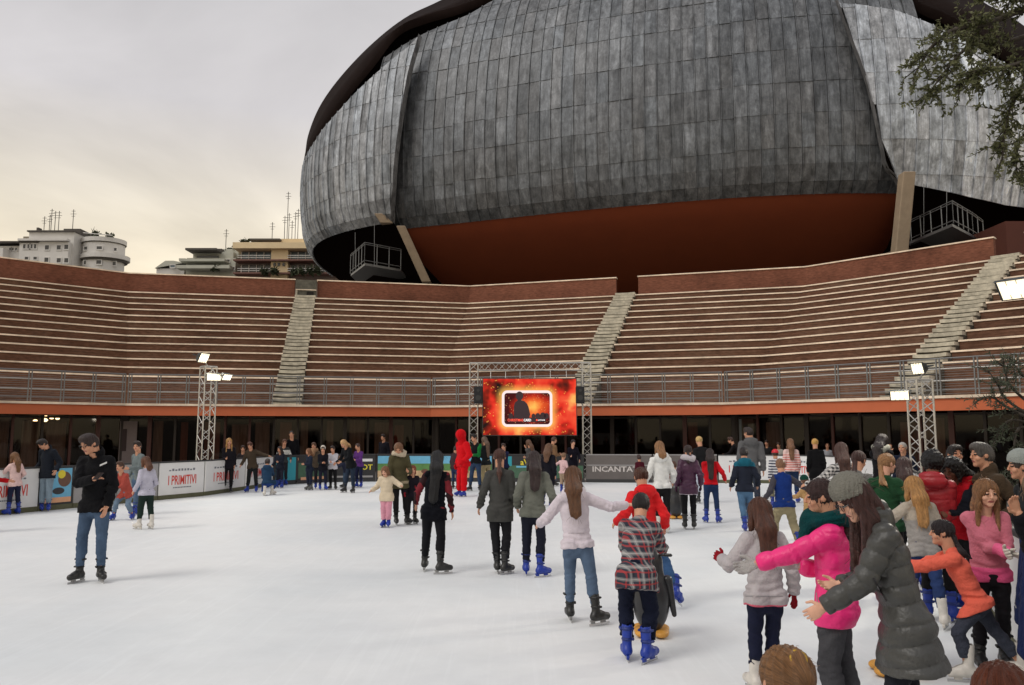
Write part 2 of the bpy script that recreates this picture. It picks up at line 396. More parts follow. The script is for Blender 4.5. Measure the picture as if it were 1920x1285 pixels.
# ---------------------------------------------------------------- railings on the walkway
RAILNAMES = {FL: 'grey steel walkway railing on the stand, on the side beyond the stepped truss lamp',
             FA: 'grey steel walkway railing across the foot of the stair under the apartment blocks',
             FB: 'grey steel walkway railing passing behind the big lit screen',
             FC: 'grey steel walkway railing above the lamp truss beside the olive tree'}
for th in FACETS[:4]:
    n, t = fr(th); aR = AW + .3; L = aR * HALF
    rl = thing('walkway_railing', RAILNAMES[th], 'railing', (*(C0 + n * aR), 3.1))
    NPst = 11; sp = (2 * L - .25) / NPst
    for i in range(NPst + 1):
        s = -L + .125 + i * sp
        for ds in (-.055, .055):
            slab(MB(), th, aR - .03, aR + .03, (s + ds - .02, s + ds + .02), (s + ds - .02, s + ds + .02), 3.10, 4.38).build('post', M_steel, rl)
    P0, P1 = C0 + n * aR - t * (L - .06), C0 + n * aR + t * (L - .06)
    for z, r_, m_ in ((4.40, .022, M_steel), (4.03, .03, M_rail), (3.62, .03, M_rail), (3.30, .018, M_steel)):
        rod('rail', (*P0, z), (*P1, z), r_, m_, rl)
    for z in np.arange(3.17, 4.38, .085):
        rod('cable', (*(P0 + n * .05), z), (*(P1 + n * .05), z), .007, M_steel, rl, 6)
# grey box closing the top of the first stair
n, t = fr(FA); aP = A0 + NR * TR
bx = thing('stair_gate', 'weathered grey slab gate closing the stair head below the apartment blocks', 'gate', (*(C0 + n * aP), Z0 + 12 * RI))
M_gr = mat('weathered_concrete', (.10, .095, .075), .9, noise=.5, nscale=3, bump=.4, bscale=8)
slab(MB(), FA, aP - .1, aP + .2, (-SW - .0, SW + .0), (-SW - .0, SW + .0), Z0 + 12 * RI - .1, 12.12).build('slab', M_gr, bx)
slab(MB(), FA, aP - .18, aP - .1, (-SW, SW), (-SW, SW), 11.40, 11.46).build('crossbar', M_trav, bx)
slab(MB(), FA, aP - .16, aP - .1, (-SW, -SW + .12), (-SW, -SW + .12), 10.8, 11.4).build('jamb', M_step, bx)
slab(MB(), FA, aP - .16, aP - .1, (.05, .5), (.05, .5), 10.8, 11.3).build('panel', M_dark, bx)
# plaza behind the stand
pz = MB()
for th in FACETS: slab(pz, th, aP + .36, 120, (-(aP + .36) * HALF, (aP + .36) * HALF), (-120 * HALF, 120 * HALF), 10.2, 10.5)
struct(pz.build('plaza', M_pave))

# ================================================================= the lead-clad concert hall
def lead_material():
    m = bpy.data.materials.new('lead_sheet'); m.use_nodes = True; t = m.node_tree; b = t.nodes['Principled BSDF']
    c = t.nodes.new('ShaderNodeTexCoord'); at = t.nodes.new('ShaderNodeAttribute'); at.attribute_name = 'tone'
    def noise(scale, st, det=6, dist=0.0):
        mp = t.nodes.new('ShaderNodeMapping'); mp.inputs['Scale'].default_value = st
        n = t.nodes.new('ShaderNodeTexNoise'); n.inputs['Scale'].default_value = scale; n.inputs['Detail'].default_value = det; n.inputs['Roughness'].default_value = .68
        n.inputs['Distortion'].default_value = dist
        t.links.new(c.outputs['Object'], mp.inputs[0]); t.links.new(mp.outputs[0], n.inputs['Vector']); return n.outputs[0]
    streak = noise(1.0, (3.2, 3.2, .38), 7, .4); blotch = noise(1.3, (1, 1, .8), 8, .5); fine = noise(9, (1, 1, .5), 4)
    def mr(x, a0, a1, b0, b1):
        q = t.nodes.new('ShaderNodeMapRange'); q.inputs[1].default_value = a0; q.inputs[2].default_value = a1; q.inputs[3].default_value = b0; q.inputs[4].default_value = b1
        t.links.new(x, q.inputs[0]); return q.outputs[0]
    def op(o, x, y):
        q = t.nodes.new('ShaderNodeMath'); q.operation = o
        for i, v in enumerate((x, y)):
            if isinstance(v, float): q.inputs[i].default_value = v
            else: t.links.new(v, q.inputs[i])
        return q.outputs[0]
    f = op('MULTIPLY', mr(streak, .3, .7, .55, 1.55), mr(blotch, .3, .72, .52, 1.6))
    f = op('MULTIPLY', f, mr(fine, .3, .7, .82, 1.2))
    sc = t.nodes.new('ShaderNodeVectorMath'); sc.operation = 'SCALE'
    t.links.new(at.outputs['Color'], sc.inputs[0]); t.links.new(f, sc.inputs[3]); t.links.new(sc.outputs[0], b.inputs['Base Color'])
    t.links.new(mr(blotch, .3, .7, .42, .62), b.inputs['Roughness'])
    b.inputs['Metallic'].default_value = .35; b.inputs['Specular IOR Level'].default_value = .35
    bp = t.nodes.new('ShaderNodeBump'); bp.inputs['Strength'].default_value = .5; bp.inputs['Distance'].default_value = .05
    t.links.new(blotch, bp.inputs['Height']); t.links.new(bp.outputs[0], b.inputs['Normal'])
    return m
M_lead = lead_material()
M_rust = mat('rust_soffit', (.25, .05, .014), .8, noise=.08, nscale=.5)
M_rustd = mat('maroon_wall', (.09, .025, .015), .85, noise=.15, nscale=.5)
M_roof = mat('brown_roof_edge', (.016, .010, .009), .95, noise=.2, nscale=1, spec=.08)
M_black = mat('void_shade_black', (.007, .0045, .004), 1.0, spec=0.0)  # near-black matt colour paints in the deep shade inside and under the shells
M_beam = mat('laminated_beam', (.34, .26, .18), .7, noise=.15, nscale=2)

hall = thing('concert_hall', 'huge beetle-shaped concert hall clad in grey lead panels, with rust soffit, behind the stand', 'concert hall', (10, 66, 10.5))
def attr_tone(me, tones):
    a = me.color_attributes.new('tone', 'FLOAT_COLOR', 'POINT')
    a.data.foreach_set('color', np.asarray(tones, np.float32).ravel())

D0 = 56.0
OK_ = [-1.15, -.55, 0, .18, .12, -.15, -.6, -1.25, -2.1, -3.2, -4.6, -6.4]                # outward bulge of each seam
ZK = []
for i, y in enumerate([378, 355, 293, 231, 174, 114, 55]):
    r = sight(1280, y); ZK.append(CAMH + r[2] / r[1] * (D0 - OK_[i] * .96))
for i in range(7, 12):
    do = OK_[i] - OK_[i - 1]; ZK.append(ZK[-1] + math.sqrt(max(2.25 ** 2 - do * do, .5)))
ZK = np.array(ZK); OKa = np.array(OK_)
def smooth_interp(x, xs, ys):                   # Catmull-Rom through points
    xs, ys = np.asarray(xs, float), np.asarray(ys, float); x = np.clip(x, xs[0], xs[-1])
    i = np.clip(np.searchsorted(xs, x) - 1, 0, len(xs) - 2); h = xs[i + 1] - xs[i]; s = (x - xs[i]) / h
    m = np.gradient(ys, xs)
    return ((2 * s ** 3 - 3 * s ** 2 + 1) * ys[i] + (s ** 3 - 2 * s ** 2 + s) * h * m[i] + (-2 * s ** 3 + 3 * s ** 2) * ys[i + 1] + (s ** 3 - s ** 2) * h * m[i + 1])
class Shell:
    def __init__(s, plan, off=0.0, zs=ZK, os_=OKa):
        P = np.array(plan, float); d = np.r_[0, np.cumsum(np.linalg.norm(np.diff(P, axis=0), axis=1))]
        q = np.linspace(0, d[-1], 240)
        xy = np.stack([smooth_interp(q, d, P[:, 0]), smooth_interp(q, d, P[:, 1])], 1)
        s.L = d[-1]; s.q = q; s.xy = xy; tg = np.gradient(xy, axis=0); tg /= np.linalg.norm(tg, axis=1)[:, None]
        s.n = np.stack([tg[:, 1], -tg[:, 0]], 1)    # outward = toward the viewer for left-to-right curves
        s.off = off; s.zs = zs; s.os = os_
    def at(s, u, z, lift=0.0):
        x = np.array([np.interp(u, s.q, s.xy[:, 0]), np.interp(u, s.q, s.xy[:, 1])]); n = np.array([np.interp(u, s.q, s.n[:, 0]), np.interp(u, s.q, s.n[:, 1])])
        o = float(smooth_interp(np.array(z), s.zs, s.os)) + s.off + lift
        p = x + n * o
        return np.array([p[0], p[1], z])
    def normal(s, u, z):
        a = s.at(u + .05, z) - s.at(u - .05, z); b = s.at(u, z + .05) - s.at(u, z - .05); n = np.cross(a, b); return n / np.linalg.norm(n)

def px_plan(pts): return [(float((x - 960) / 1472 * d), float(d)) for x, d in pts]
cen = Shell(px_plan([(690, 65.6), (727, 64.4), (860, 61.9), (1000, 59.6), (1180, 57.1), (1280, 56.0), (1400, 54.9), (1500, 54.25), (1675, 53.9), (1760, 54.2)]))
lef = Shell([(-20.4, 86), (-20.6, 81), (-20.2, 76.5), (-19.1, 72.2), (-17.0, 68.4), (-13.6, 65.0), (-10.2, 62.9), (-8.2, 62.1)], off=.25)
rig = Shell([(22.6, 53.6), (25.0, 53.15), (28.2, 53.0), (31.2, 53.2), (34.6, 54.0), (38, 55.6), (42, 59), (45.5, 64.5), (47, 71)], off=.35)

PANELS = []                                     # (visible size, verts, faces, tone)
def pix(P):
    X, Y, Z = P[0], P[1], P[2] - CAMH; fw = Y * CP + Z * SP; up = -Y * SP + Z * CP
    return 960 + FPX * X / fw, 642.5 - FPX * up / fw
def panels(sh, u0, u1, width, base, spread, zbot, ztop, ustart=None, bias=None, colv=.10):
    n = int(round((u1 - u0) / width)); rng = np.random.RandomState(int(abs(u1 * 100)) + n)
    jit = np.repeat(rng.uniform(-.10, .10, n // 3 + 2), 3)[:n + 1]
    us = u0 + (u1 - u0) * np.arange(n + 1) / n + rng.uniform(-.03, .03, n + 1)
    colt = 1 + rng.uniform(-colv, colv, n + 1)  # tone per column; the wide spread on the side sections imitates pleat shading
    for i in range(n):
        a, b = us[i], us[i + 1]; um = (a + b) / 2
        zt, zb = ztop(um), zbot(um)
        zt = max(ztop(a), ztop(b)); zb = min(zbot(a), zbot(b))
        seams = [zb] + [z + jit[i] * (1 if k else 0) for k, z in enumerate(sh.zs[1:]) if z > zb + .35 and z < zt - .3] + [zt]
        for k in range(len(seams) - 1):
            z0, z1 = seams[k], seams[k + 1]
            if z1 - z0 < .05: continue
            ua, ub = a, b
            if ustart:                          # slanted right or left edge of a section
                lo, hi = ustart((z0 + z1) / 2)
                if ub < lo or ua > hi: continue
                e0, e1 = ustart(z0), ustart(z1)
                cl = lambda u, e: min(max(u, e[0]), e[1])
                A0_, A1_, B0_, B1_ = cl(ua, e0), cl(ua, e1), cl(ub, e0), cl(ub, e1)
            else: A0_ = A1_ = ua; B0_ = B1_ = ub
            wd = max(B0_ - A0_, B1_ - A1_)
            if wd < .08: continue
            tilt = rng.uniform(-.02, .02); bul = rng.uniform(-.012, .03)
            us_ = [(.012 / wd, -.12), (.012 / wd, .085), (.065 / wd, .085), (.085 / wd, .0), (.5, bul), (1 - .012 / wd, tilt), (1 - .012 / wd, -.12)]
            vs_ = [(0, -.12), (0, .028), (.5, .012), (1, .0)]
            vv, wpos = [], []
            nrm = sh.normal(um, (z0 + z1) / 2)
            for fv, lv in vs_:
                z = z0 + (z1 - z0) * fv
                for fu, lu in us_:
                    u = (A0_ + (B0_ - A0_) * fu) * (1 - fv) + (A1_ + (B1_ - A1_) * fu) * fv
                    lift = lu if (lu < 0 or lv < 0) and min(lu, lv) < -.1 else lu + lv
                    if lv < 0: lift = -.12
                    zc = min(max(z, zbot(u)), ztop(u))
                    vv.append(sh.at(u, zc) + nrm * lift)
            nu = len(us_)
            ff = [(r * nu + c, r * nu + c + 1, (r + 1) * nu + c + 1, (r + 1) * nu + c) for r in range(3) for c in range(nu - 1)]
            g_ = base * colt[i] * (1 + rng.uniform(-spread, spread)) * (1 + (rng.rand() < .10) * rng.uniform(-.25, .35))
            if bias: g_ *= bias(um, (z0 + z1) / 2)
            hue = rng.uniform(-.04, .04)
            tone = (g_ * (.945 + hue * .6), g_ * 1.0, g_ * (1.075 - hue * .6), 1)
            pp = np.array([pix(v) for v in (vv[1 * nu], vv[1 * nu + nu - 1], vv[-1], vv[-nu])])
            inside = (pp[:, 0] > 0).any() and (pp[:, 0] < 1920).any() and (pp[:, 1] > 2).any()
            size = .5 * abs(np.dot(pp[:, 0], np.roll(pp[:, 1], 1)) - np.dot(pp[:, 1], np.roll(pp[:, 0], 1))) if inside else 0
            PANELS.append((size, vv, ff, tone))
    # dark backing sheet behind the joints
    zz = np.linspace(0, 1, 16); uu = np.linspace(u0 + .02, u1 - .02, 50)
    grid = []
    for u in uu:
        z0, z1 = zbot(u), ztop(u); col = []
        for f in zz:
            z = z0 + (z1 - z0) * f; q = u
            if ustart: lo, hi = ustart(z); q = min(max(u, lo + .03), hi - .03)
            col.append(sh.at(q, z, -.14))
        grid.append(col)
    MB().grid(grid).build('backing_sheet', M_black, hall, smooth=True)
zb_c = float(ZK[0]); ztop_c = lambda u: float(np.interp(u, [0, 2, 8, 13, 40], [34.6, 35.4, 37.4, ZK[11], ZK[11]]))
# central section
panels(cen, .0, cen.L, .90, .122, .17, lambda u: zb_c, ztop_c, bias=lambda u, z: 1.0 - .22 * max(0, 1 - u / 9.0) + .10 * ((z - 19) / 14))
# left section: slanted inner edge, top cut running down to the back
def edge_left(z): return (0.0, float(np.interp(z, [17, 18.6, 19.3, 21, 26, 34], [lef.L - 3.6, lef.L - 2.35, lef.L - 1.85, lef.L - 1.45, lef.L - .9, lef.L - .1])))
def top_left(u): return float(np.interp(lef.L - u, [0, .6, 4, 8, 12, 16, 20, 26], [35.0, 34.0, 31.6, 29.3, 27.6, 26.8, 26.4, 26.2]))
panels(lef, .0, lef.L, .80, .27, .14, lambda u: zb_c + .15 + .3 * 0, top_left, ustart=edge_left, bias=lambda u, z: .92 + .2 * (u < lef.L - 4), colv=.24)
# right section
def edge_right(z): return (float(np.interp(z, [18.0, 19.4, 20.0, 22, 26, 31, 36], [4.6, 3.9, 3.2, 2.75, 2.1, .9, 0])), rig.L)
def top_right(u): return float(np.interp(u, [0, 4.5, 7.0, 10.8, 15, 20, 30], [32.5, 31.4, 30.2, 28.2, 26.8, 25.5, 25.0]))
def bot_right(u): return float(np.interp(u, [3.5, 4.4, 6.5, 9.5, 12.5, 18, 30], [19.15, 18.9, 18.55, 18.05, 17.75, 17.9, 18.4]))
rig.zs = np.r_[17.0, ZK[1:]]
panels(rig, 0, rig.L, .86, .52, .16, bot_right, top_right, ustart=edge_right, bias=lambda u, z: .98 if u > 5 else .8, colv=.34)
PANELS.sort(key=lambda p: -p[0])
for s_, vv, ff, tone in PANELS[:300]:
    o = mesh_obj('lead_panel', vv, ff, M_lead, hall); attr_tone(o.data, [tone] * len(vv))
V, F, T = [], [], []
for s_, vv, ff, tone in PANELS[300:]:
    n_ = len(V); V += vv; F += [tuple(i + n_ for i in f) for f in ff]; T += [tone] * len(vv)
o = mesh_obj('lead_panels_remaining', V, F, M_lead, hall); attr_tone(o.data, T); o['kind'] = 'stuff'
# turned edge of the side sections
def lip(sh, edge, side, name):
    P = []
    for z in np.linspace(18.9, 35.0 if side else 33, 30):
        e = edge(z)[side]; P.append([sh.at(e, z, .10), sh.at(e, z, -.55)])
    o = MB().grid(P).build(name, M_lead, hall, smooth=True); attr_tone(o.data, [(.17, .17, .175, 1)] * 60)
lip(lef, edge_left, 1, 'turned_edge'); lip(rig, edge_right, 0, 'turned_edge')
# soffit bowls under the shells
def bowl(sh, u0, u1, z0f, name, m, inn, zlow, nz=14, off=-.12, pw=.8):
    G_ = []
    for u in np.linspace(u0, u1, 40):
        x = sh.at(u, z0f(u) + .05, off); n = np.array([np.interp(u, sh.q, sh.n[:, 0]), np.interp(u, sh.q, sh.n[:, 1]), 0]); col = []
        for f in np.linspace(0, 1, nz):
            col.append((*(x[:2] - n[:2] * inn * (f ** pw)), x[2] - (x[2] - zlow) * f))
        G_.append(col)
    return MB().grid(G_, True).build(name, m, hall, smooth=True)
bowl(cen, 2.0, cen.L, lambda u: zb_c, 'soffit', M_rust, 13.0, 12.6, pw=1.25)
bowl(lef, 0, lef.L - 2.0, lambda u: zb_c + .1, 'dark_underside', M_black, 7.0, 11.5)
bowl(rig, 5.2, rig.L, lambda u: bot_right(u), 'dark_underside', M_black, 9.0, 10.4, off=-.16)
# dark drum inside the gaps
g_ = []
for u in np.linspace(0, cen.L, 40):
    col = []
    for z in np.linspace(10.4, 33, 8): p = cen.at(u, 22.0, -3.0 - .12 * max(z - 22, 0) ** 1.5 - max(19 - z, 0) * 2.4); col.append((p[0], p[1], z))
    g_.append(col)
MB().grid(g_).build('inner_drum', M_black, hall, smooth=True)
# brown roof carapace: from the lead's upper edge out to its own rim, then over the top and down behind
inner = [(566, 345, 80), (572, 300, 77), (590, 258, 74.5), (640, 185, 71), (700, 110, 68), (746, 52, 65.5), (800, 28, 66.5), (890, 0, 66), (1050, -75, 66), (1300, -150, 66), (1500, -140, 66), (1640, -75, 62), (1712, -4, 57.5), (1789, 34, 57.5), (1889, 96, 58), (1990, 170, 62), (2080, 250, 70)]
outer = [(572, 350, 86), (573, 285, 82), (580, 246, 79), (602, 195, 76), (642, 140, 74), (700, 80, 72), (762, 32, 71), (832, -2, 71), (1030, -100, 70), (1300, -180, 70), (1520, -170, 69), (1700, -100, 66), (1838, 0, 63), (1880, 22, 63), (1935, 60, 64), (2030, 140, 68), (2120, 240, 76)]
def resample(pts, n=90):
    P_ = np.array([W(*p) for p in pts]); s_ = np.arange(len(P_)); q_ = np.linspace(0, len(P_) - 1, n); return np.stack([smooth_interp(q_, s_, P_[:, k]) for k in range(3)], 1)
iw, ow = resample(inner), resample(outer)
cx = np.array([14.0, 92.0])
G_ = []
for a, b in zip(iw, ow):
    back = np.array([cx[0] + (b[0] - cx[0]) * .55, b[1] * .55 + cx[1] * .45, b[2] - .3]); bk2 = np.array([cx[0] + (b[0] - cx[0]) * .2, cx[1] + 8, b[2] * .55 + 10])
    mid = a * .55 + b * .45 + np.array([0, -.4, -.35])
    G_.append([a + np.array([0, .4, -.6]), a, mid, b, back, bk2])
MB().grid(G_, True).build('roof_carapace', M_roof, hall, smooth=True)
MB().box(-13.5, 42, 78, 80, 10.4, 21.0).build('sky_blocker', M_black, hall)  # added black backing that blocks the sky showing through the gaps
# laminated ribs standing in the gaps
def beam(a, b, wpx, name='rib'):
    (ax, ay, ad), (bx_, by, bd) = a, b
    A, B = W(ax, ay, ad), W(bx_, by, bd); hw0, hw1 = wpx[0] * ad / FPX / 2, wpx[1] * bd / FPX / 2
    m = MB(); m.hexa([(B[0] - hw1, B[1] - .3, B[2]), (B[0] + hw1, B[1] - .3, B[2]), (B[0] + hw1, B[1] + .5, B[2]), (B[0] - hw1, B[1] + .5, B[2]),
                      (A[0] - hw0, A[1] - .3, A[2]), (A[0] + hw0, A[1] - .3, A[2]), (A[0] + hw0, A[1] + .5, A[2]), (A[0] - hw0, A[1] + .5, A[2])])
    return bevel(m.build(name, M_beam, hall), .05)
beam((752, 425, 63.0), (800, 530, 64.5), (17, 17)); beam((1702, 324, 51.9), (1685, 500, 53.2), (24, 25))
beam((712, 402, 63.6), (726, 420, 63.8), (20, 24)); 
# escape balconies
def balcony(pts, floor_d, name, label, rods):
    b = bpy.data.objects.new('escape_balcony', None); COL.objects.link(b); attach(b, hall); b['label'] = label
    top = [W(x, y0, d) for x, y0, y1, d in pts]; bot = [W(x, y1, d) for x, y0, y1, d in pts]
    zt = np.mean([p[2] for p in top]); zb = np.mean([p[2] for p in bot])
    for p in top: p[2] = zt
    for p in bot: p[2] = zb
    def sub(o): o.parent = b; o.matrix_parent_inverse = Matrix.Identity(4); return o
    m_ = M_steel
    for i in range(len(pts) - 1):
        for z in (zt, zt - .14, zb + .22):
            o = rod('rail', (*top[i][:2], z), (*top[i + 1][:2], z), .035, m_, hall); o.parent = b; o.matrix_parent_inverse = Matrix.Identity(4)
        nn = max(1, int(np.linalg.norm(top[i + 1] - top[i]) / .95))
        for k in range(nn + 1):
            p = top[i] + (top[i + 1] - top[i]) * k / nn
            o = rod('post', (p[0], p[1], zb), (p[0], p[1], zt), .032, m_, hall); o.parent = b; o.matrix_parent_inverse = Matrix.Identity(4)
    back = [p + np.array([0, 4.0, 0]) for p in bot]
    P = [bot[0], *bot[1:], *back[::-1]]
    n_ = len(P); vs_ = [(p[0], p[1], zb - .18) for p in P] + [(p[0], p[1], zb) for p in P]
    fs_ = [tuple(range(n_))[::-1], tuple(range(n_, 2 * n_))] + [(i, (i + 1) % n_, n_ + (i + 1) % n_, n_ + i) for i in range(n_)]
    sub(mesh_obj('platform', vs_, fs_, M_steel))
    for x, y0, y1, d in rods:
        o = rod('hanger_rod', W(x, y0, d), W(x, y1, d), .02, m_, hall); o.parent = b; o.matrix_parent_inverse = Matrix.Identity(4)
balcony([(658, 466, 503, 67), (684, 467, 504, 62.6), (752, 468, 506, 65)], 60, 'escape_balcony', 'steel escape balcony under the narrow shell beside the apartment block', [(666, 436, 500, 65), (702, 420, 500, 63)])
balcony([(1706, 402, 440, 54.5), (1786, 391, 430, 49.8), (1822, 400, 440, 52.5), (1842, 410, 455, 54.5)], 50, 'escape_balcony', 'steel escape balcony under the wide pale shell', [(1732, 345, 440, 53), (1775, 360, 430, 51)])
# maroon stair block right of the balcony
st = MB(); A = W(1885, 415, 50); st.box(A[0], A[0] + 8, 50, 56, 10.4, A[2]); st.build('stair_block', M_rustd, hall)

# ================================================================= apartment blocks beyond the stand
M_bw = mat('pale_grey_render', (.68, .66, .63), .9, noise=.12, nscale=.25)
M_bc = mat('cream_render', (.78, .62, .39), .9, noise=.12, nscale=.3)
M_bg = mat('grey_green_render', (.50, .50, .43), .9, noise=.15, nscale=.3)
M_win = mat('dark_window', (.05, .05, .055), .2)
M_winb = mat('blue_window', (.10, .14, .17), .1)
M_bdk = mat('roof_dark', (.10, .09, .08), .9)
M_awn = mat('maroon_awning', (.17, .07, .06), .9)
M_plant = mat('roof_plants', (.05, .06, .03), .9)
DB = 132.0; PXM = DB / 1480                     # metres per photo pixel at that distance
def bpt(x, y): return W(x, y, DB)
def house(name, label, x0, y0): return thing(name, label, 'building', (*bpt((x0), 500)[:2], 0))
def wallbox(par, x0, x1, ytop, ybot, dep, m, name='wall', d0=0.0):
    A, B = bpt(x0, ytop), bpt(x1, ytop); zb = bpt(x0, ybot)[2]
    return MB().box(A[0], B[0], DB + d0, DB + d0 + dep, zb, A[2]).build(name, m, par)
def window(par, x, y, wpx, hpx, m=None, d0=0.0):
    A, B = bpt(x - wpx / 2, y - hpx / 2), bpt(x + wpx / 2, y + hpx / 2); z0, z1 = B[2], A[2]
    f = MB(); t_ = .12; y0 = DB + d0 - .10
    f.box(A[0] - t_, B[0] + t_, y0, y0 + .14, z0 - t_ * 1.5, z0); f.box(A[0] - t_, B[0] + t_, y0, y0 + .14, z1, z1 + t_)
    f.box(A[0] - t_, A[0], y0, y0 + .14, z0, z1); f.box(B[0], B[0] + t_, y0, y0 + .14, z0, z1)
    o = f.build('window', M_bw, par)
    p = MB().box(A[0], B[0], y0 + .05, y0 + .14, z0, z1).build('pane', m or M_win); p.parent = o
    return o
def antenna(x, y0, y1, k, dd=2.0):
    a = thing('roof_antenna', ANT[k], 'antenna', (*W(x, y0, DB + dd)[:2], W(x, y0, DB + dd)[2]), 0, 'aerials on the roofs' if 'thin plain' in ANT[k] else None)
    A, B = W(x, y0, DB + dd), W(x, y1, DB + dd)
    rod('mast', A, (A[0], A[1], B[2]), .055, M_bdk, a, 6)
    for z, l in ((B[2] - .3, .7), (B[2] - .8, 1.0), (B[2] - 1.2, .6)):
        if B[2] - A[2] > 2: rod('crossarm', (A[0] - l * .5, A[1], z), (A[0] + l * .5, A[1], z), .035, M_bdk, a, 6)
ANT = {}
h1 = house('apartment_block', 'pale grey apartment block with a rounded corner tower and curved balcony', 110, 500)
wallbox(h1, 55, 140, 434, 560, 12, M_bw); wallbox(h1, 44, 135, 456, 560, 10, M_bw, 'wall', -1.0)
wallbox(h1, -40, 44, 462, 560, 12, M_bw, 'wall', -.2); wallbox(h1, -40, 20, 470, 560, 6, M_bw, 'wall', -2)
wallbox(h1, 53, 142, 433, 435.5, 12.6, M_bdk, 'roof_slab', -.4); wallbox(h1, 44, 136, 451.5, 455.5, 1.0, M_bw, 'ledge', -1.6)
wallbox(h1, -42, 80, 455.5, 458, 12, M_bdk, 'roof_slab', -1.3)
wallbox(h1, 107, 139, 423.5, 433, 5, M_bdk, 'stair_hut', 2); wallbox(h1, 37, 49, 441, 458, 4, mat('chimney_buff', (.30, .26, .20), .9), 'chimney', 1)
wallbox(h1, 62, 66, 424, 434, 1, M_bdk, 'chimney', 1)
# rounded tower
def cyl(par, xc, rpx, yt, yb, name, m, sx=1.0, d0=4.0):
    A = bpt(xc, yt); zb = bpt(xc, yb)[2]; r_ = rpx * PXM; n_ = 28; V_ = []
    for z in (zb, A[2]):
        for k in range(n_): q = 2 * math.pi * k / n_; V_.append((A[0] + r_ * math.cos(q), DB + d0 + r_ * math.sin(q) * .9, z))
    F_ = [(k, (k + 1) % n_, n_ + (k + 1) % n_, n_ + k) for k in range(n_)] + [tuple(range(n_, 2 * n_)), tuple(range(n_))[::-1]]
    o = mesh_obj(name, V_, F_, m, par)
    return o
cyl(h1, 173, 38, 448, 560, 'round_tower', M_bw); cyl(h1, 173, 41, 441, 449, 'parapet_ring', M_bw); cyl(h1, 175, 45, 472, 480, 'round_balcony', M_bw); cyl(h1, 174, 41, 480, 484, 'balcony_soffit', M_bdk)
cyl(h1, 173, 39.5, 448.5, 450.5, 'painted_shadow_ring', M_bdk)  # dark ring standing proud of the wall, painted shadow line below the parapet
r_t = 38 * PXM
def tower_window(x, y, wpx, hpx):
    off = (x - 173) * PXM; q = math.asin(max(-.95, min(.95, off / r_t))); dd = 4.0 - r_t * math.cos(q) * .9
    window(h1, x, y, wpx * max(.5, math.cos(q)), hpx, d0=dd - .02)
for x in (155, 181, 204): tower_window(x, 462.5, 10, 5.5); tower_window(x - 1, 489.5, 9, 7)
for x, y in ((95, 467), (117, 467), (131, 466), (94, 490), (117, 491), (131, 491)): window(h1, x, y, 7, 8, d0=-1.0)
for x in (21, 26, 32): window(h1, x, 468, 3, 5, d0=-.2)
for x in (53, 61, 66, 73): window(h1, x, 465, 4, 8, d0=-1.0)
for x in (57, 73): window(h1, x, 487, 6, 5, d0=-1.0)
def clump(par, x, y, rp, name='roof_plant', d0=3.0):
    rng = np.random.RandomState(int(x * 7)); V_, F_ = [], []; c = bpt(x, y)
    for k in range(60):
        p = c + rng.normal(0, rp * PXM * .5, 3) + (0, d0, 0); d1, d2 = rng.normal(0, .28, 3), rng.normal(0, .28, 3)
        n_ = len(V_); V_ += [p, p + d1, p + d1 + d2, p + d2]; F_.append((n_, n_ + 1, n_ + 2, n_ + 3))
    mesh_obj(name, V_, F_, M_plant, par)
clump(h1, 161, 431, 6); clump(h1, 188, 438, 4)
rod('rail', bpt(150, 434) + (0, 1, 0), bpt(205, 439) + (0, 1, 0), .08, M_bw, h1)
ANT['a'] = 'thin plain roof aerial rising from the pale rounded block'; ANT['b'] = 'thin roof aerial with small dish beside the rounded tower'; ANT['c'] = 'lone flagpole mast on the grey-green stepped block'
ANT['d'] = 'tall bare mast standing highest above the cream block'; ANT['e'] = 'thin plain roof aerial rising from the cream block'; ANT['f'] = 'thick short mast at the edge of the cream block roof'
for x, y1 in ((82, 406), (92, 403), (95, 392), (102, 396), (109, 396)): antenna(x, 436, y1, 'a')
antenna(136, 430, 393, 'b')
h2 = house('apartment_block', 'grey-green apartment block with stepped terraces and overhanging roof', 395, 500)
wallbox(h2, 350, 442, 484, 560, 12, M_bg); wallbox(h2, 358, 434, 470, 490, 10, M_bg, 'wall', 1); wallbox(h2, 354, 412, 469, 472.5, 6, M_bdk, 'roof_slab', -1.5)
wallbox(h2, 346, 430, 491, 495, 2, M_bg, 'balcony', -2.2); wallbox(h2, 342, 440, 503, 509, 2, M_bg, 'balcony', -2.5); wallbox(h2, 376, 412, 464, 468, 6, M_bdk, 'roof_slab', 1)
wallbox(h2, 410, 440, 462, 480, 8, M_bg, 'stair_tower', 2); wallbox(h2, 340, 352, 487, 491, 4, M_bg, 'terrace', -1)
wallbox(h2, 366, 406, 478, 487, .3, M_win, 'window_band', .6); wallbox(h2, 353, 405, 497, 503, .3, M_win, 'window_band', -.4)
for x, y in ((428, 489), (417, 505), (437, 503)): window(h2, x, y, 6, 4, d0=0)
clump(h2, 424, 464, 5); clump(h2, 433, 462, 4); clump(h2, 412, 508, 5, d0=-2)
antenna(423, 470, 430, 'c'); 
h2b = house('low_house', 'low pale house with a pitched roof between the taller blocks', 316, 505)
A, B = bpt(290, 505), bpt(345, 505); zr, ze = bpt(310, 489)[2], bpt(290, 503)[2]
MB().add([(A[0], DB, ze), (B[0], DB, bpt(345, 493)[2]), (B[0], DB + 9, bpt(345, 493)[2]), (A[0], DB + 9, ze), (bpt(310, 489)[0], DB, zr), (bpt(325, 489)[0], DB, zr), (bpt(325, 489)[0], DB + 9, zr), (bpt(310, 489)[0], DB + 9, zr)],
         [(0, 1, 5, 4), (3, 7, 6, 2), (0, 4, 7, 3), (1, 2, 6, 5), (4, 5, 6, 7)]).build('roof', M_bg, h2b)
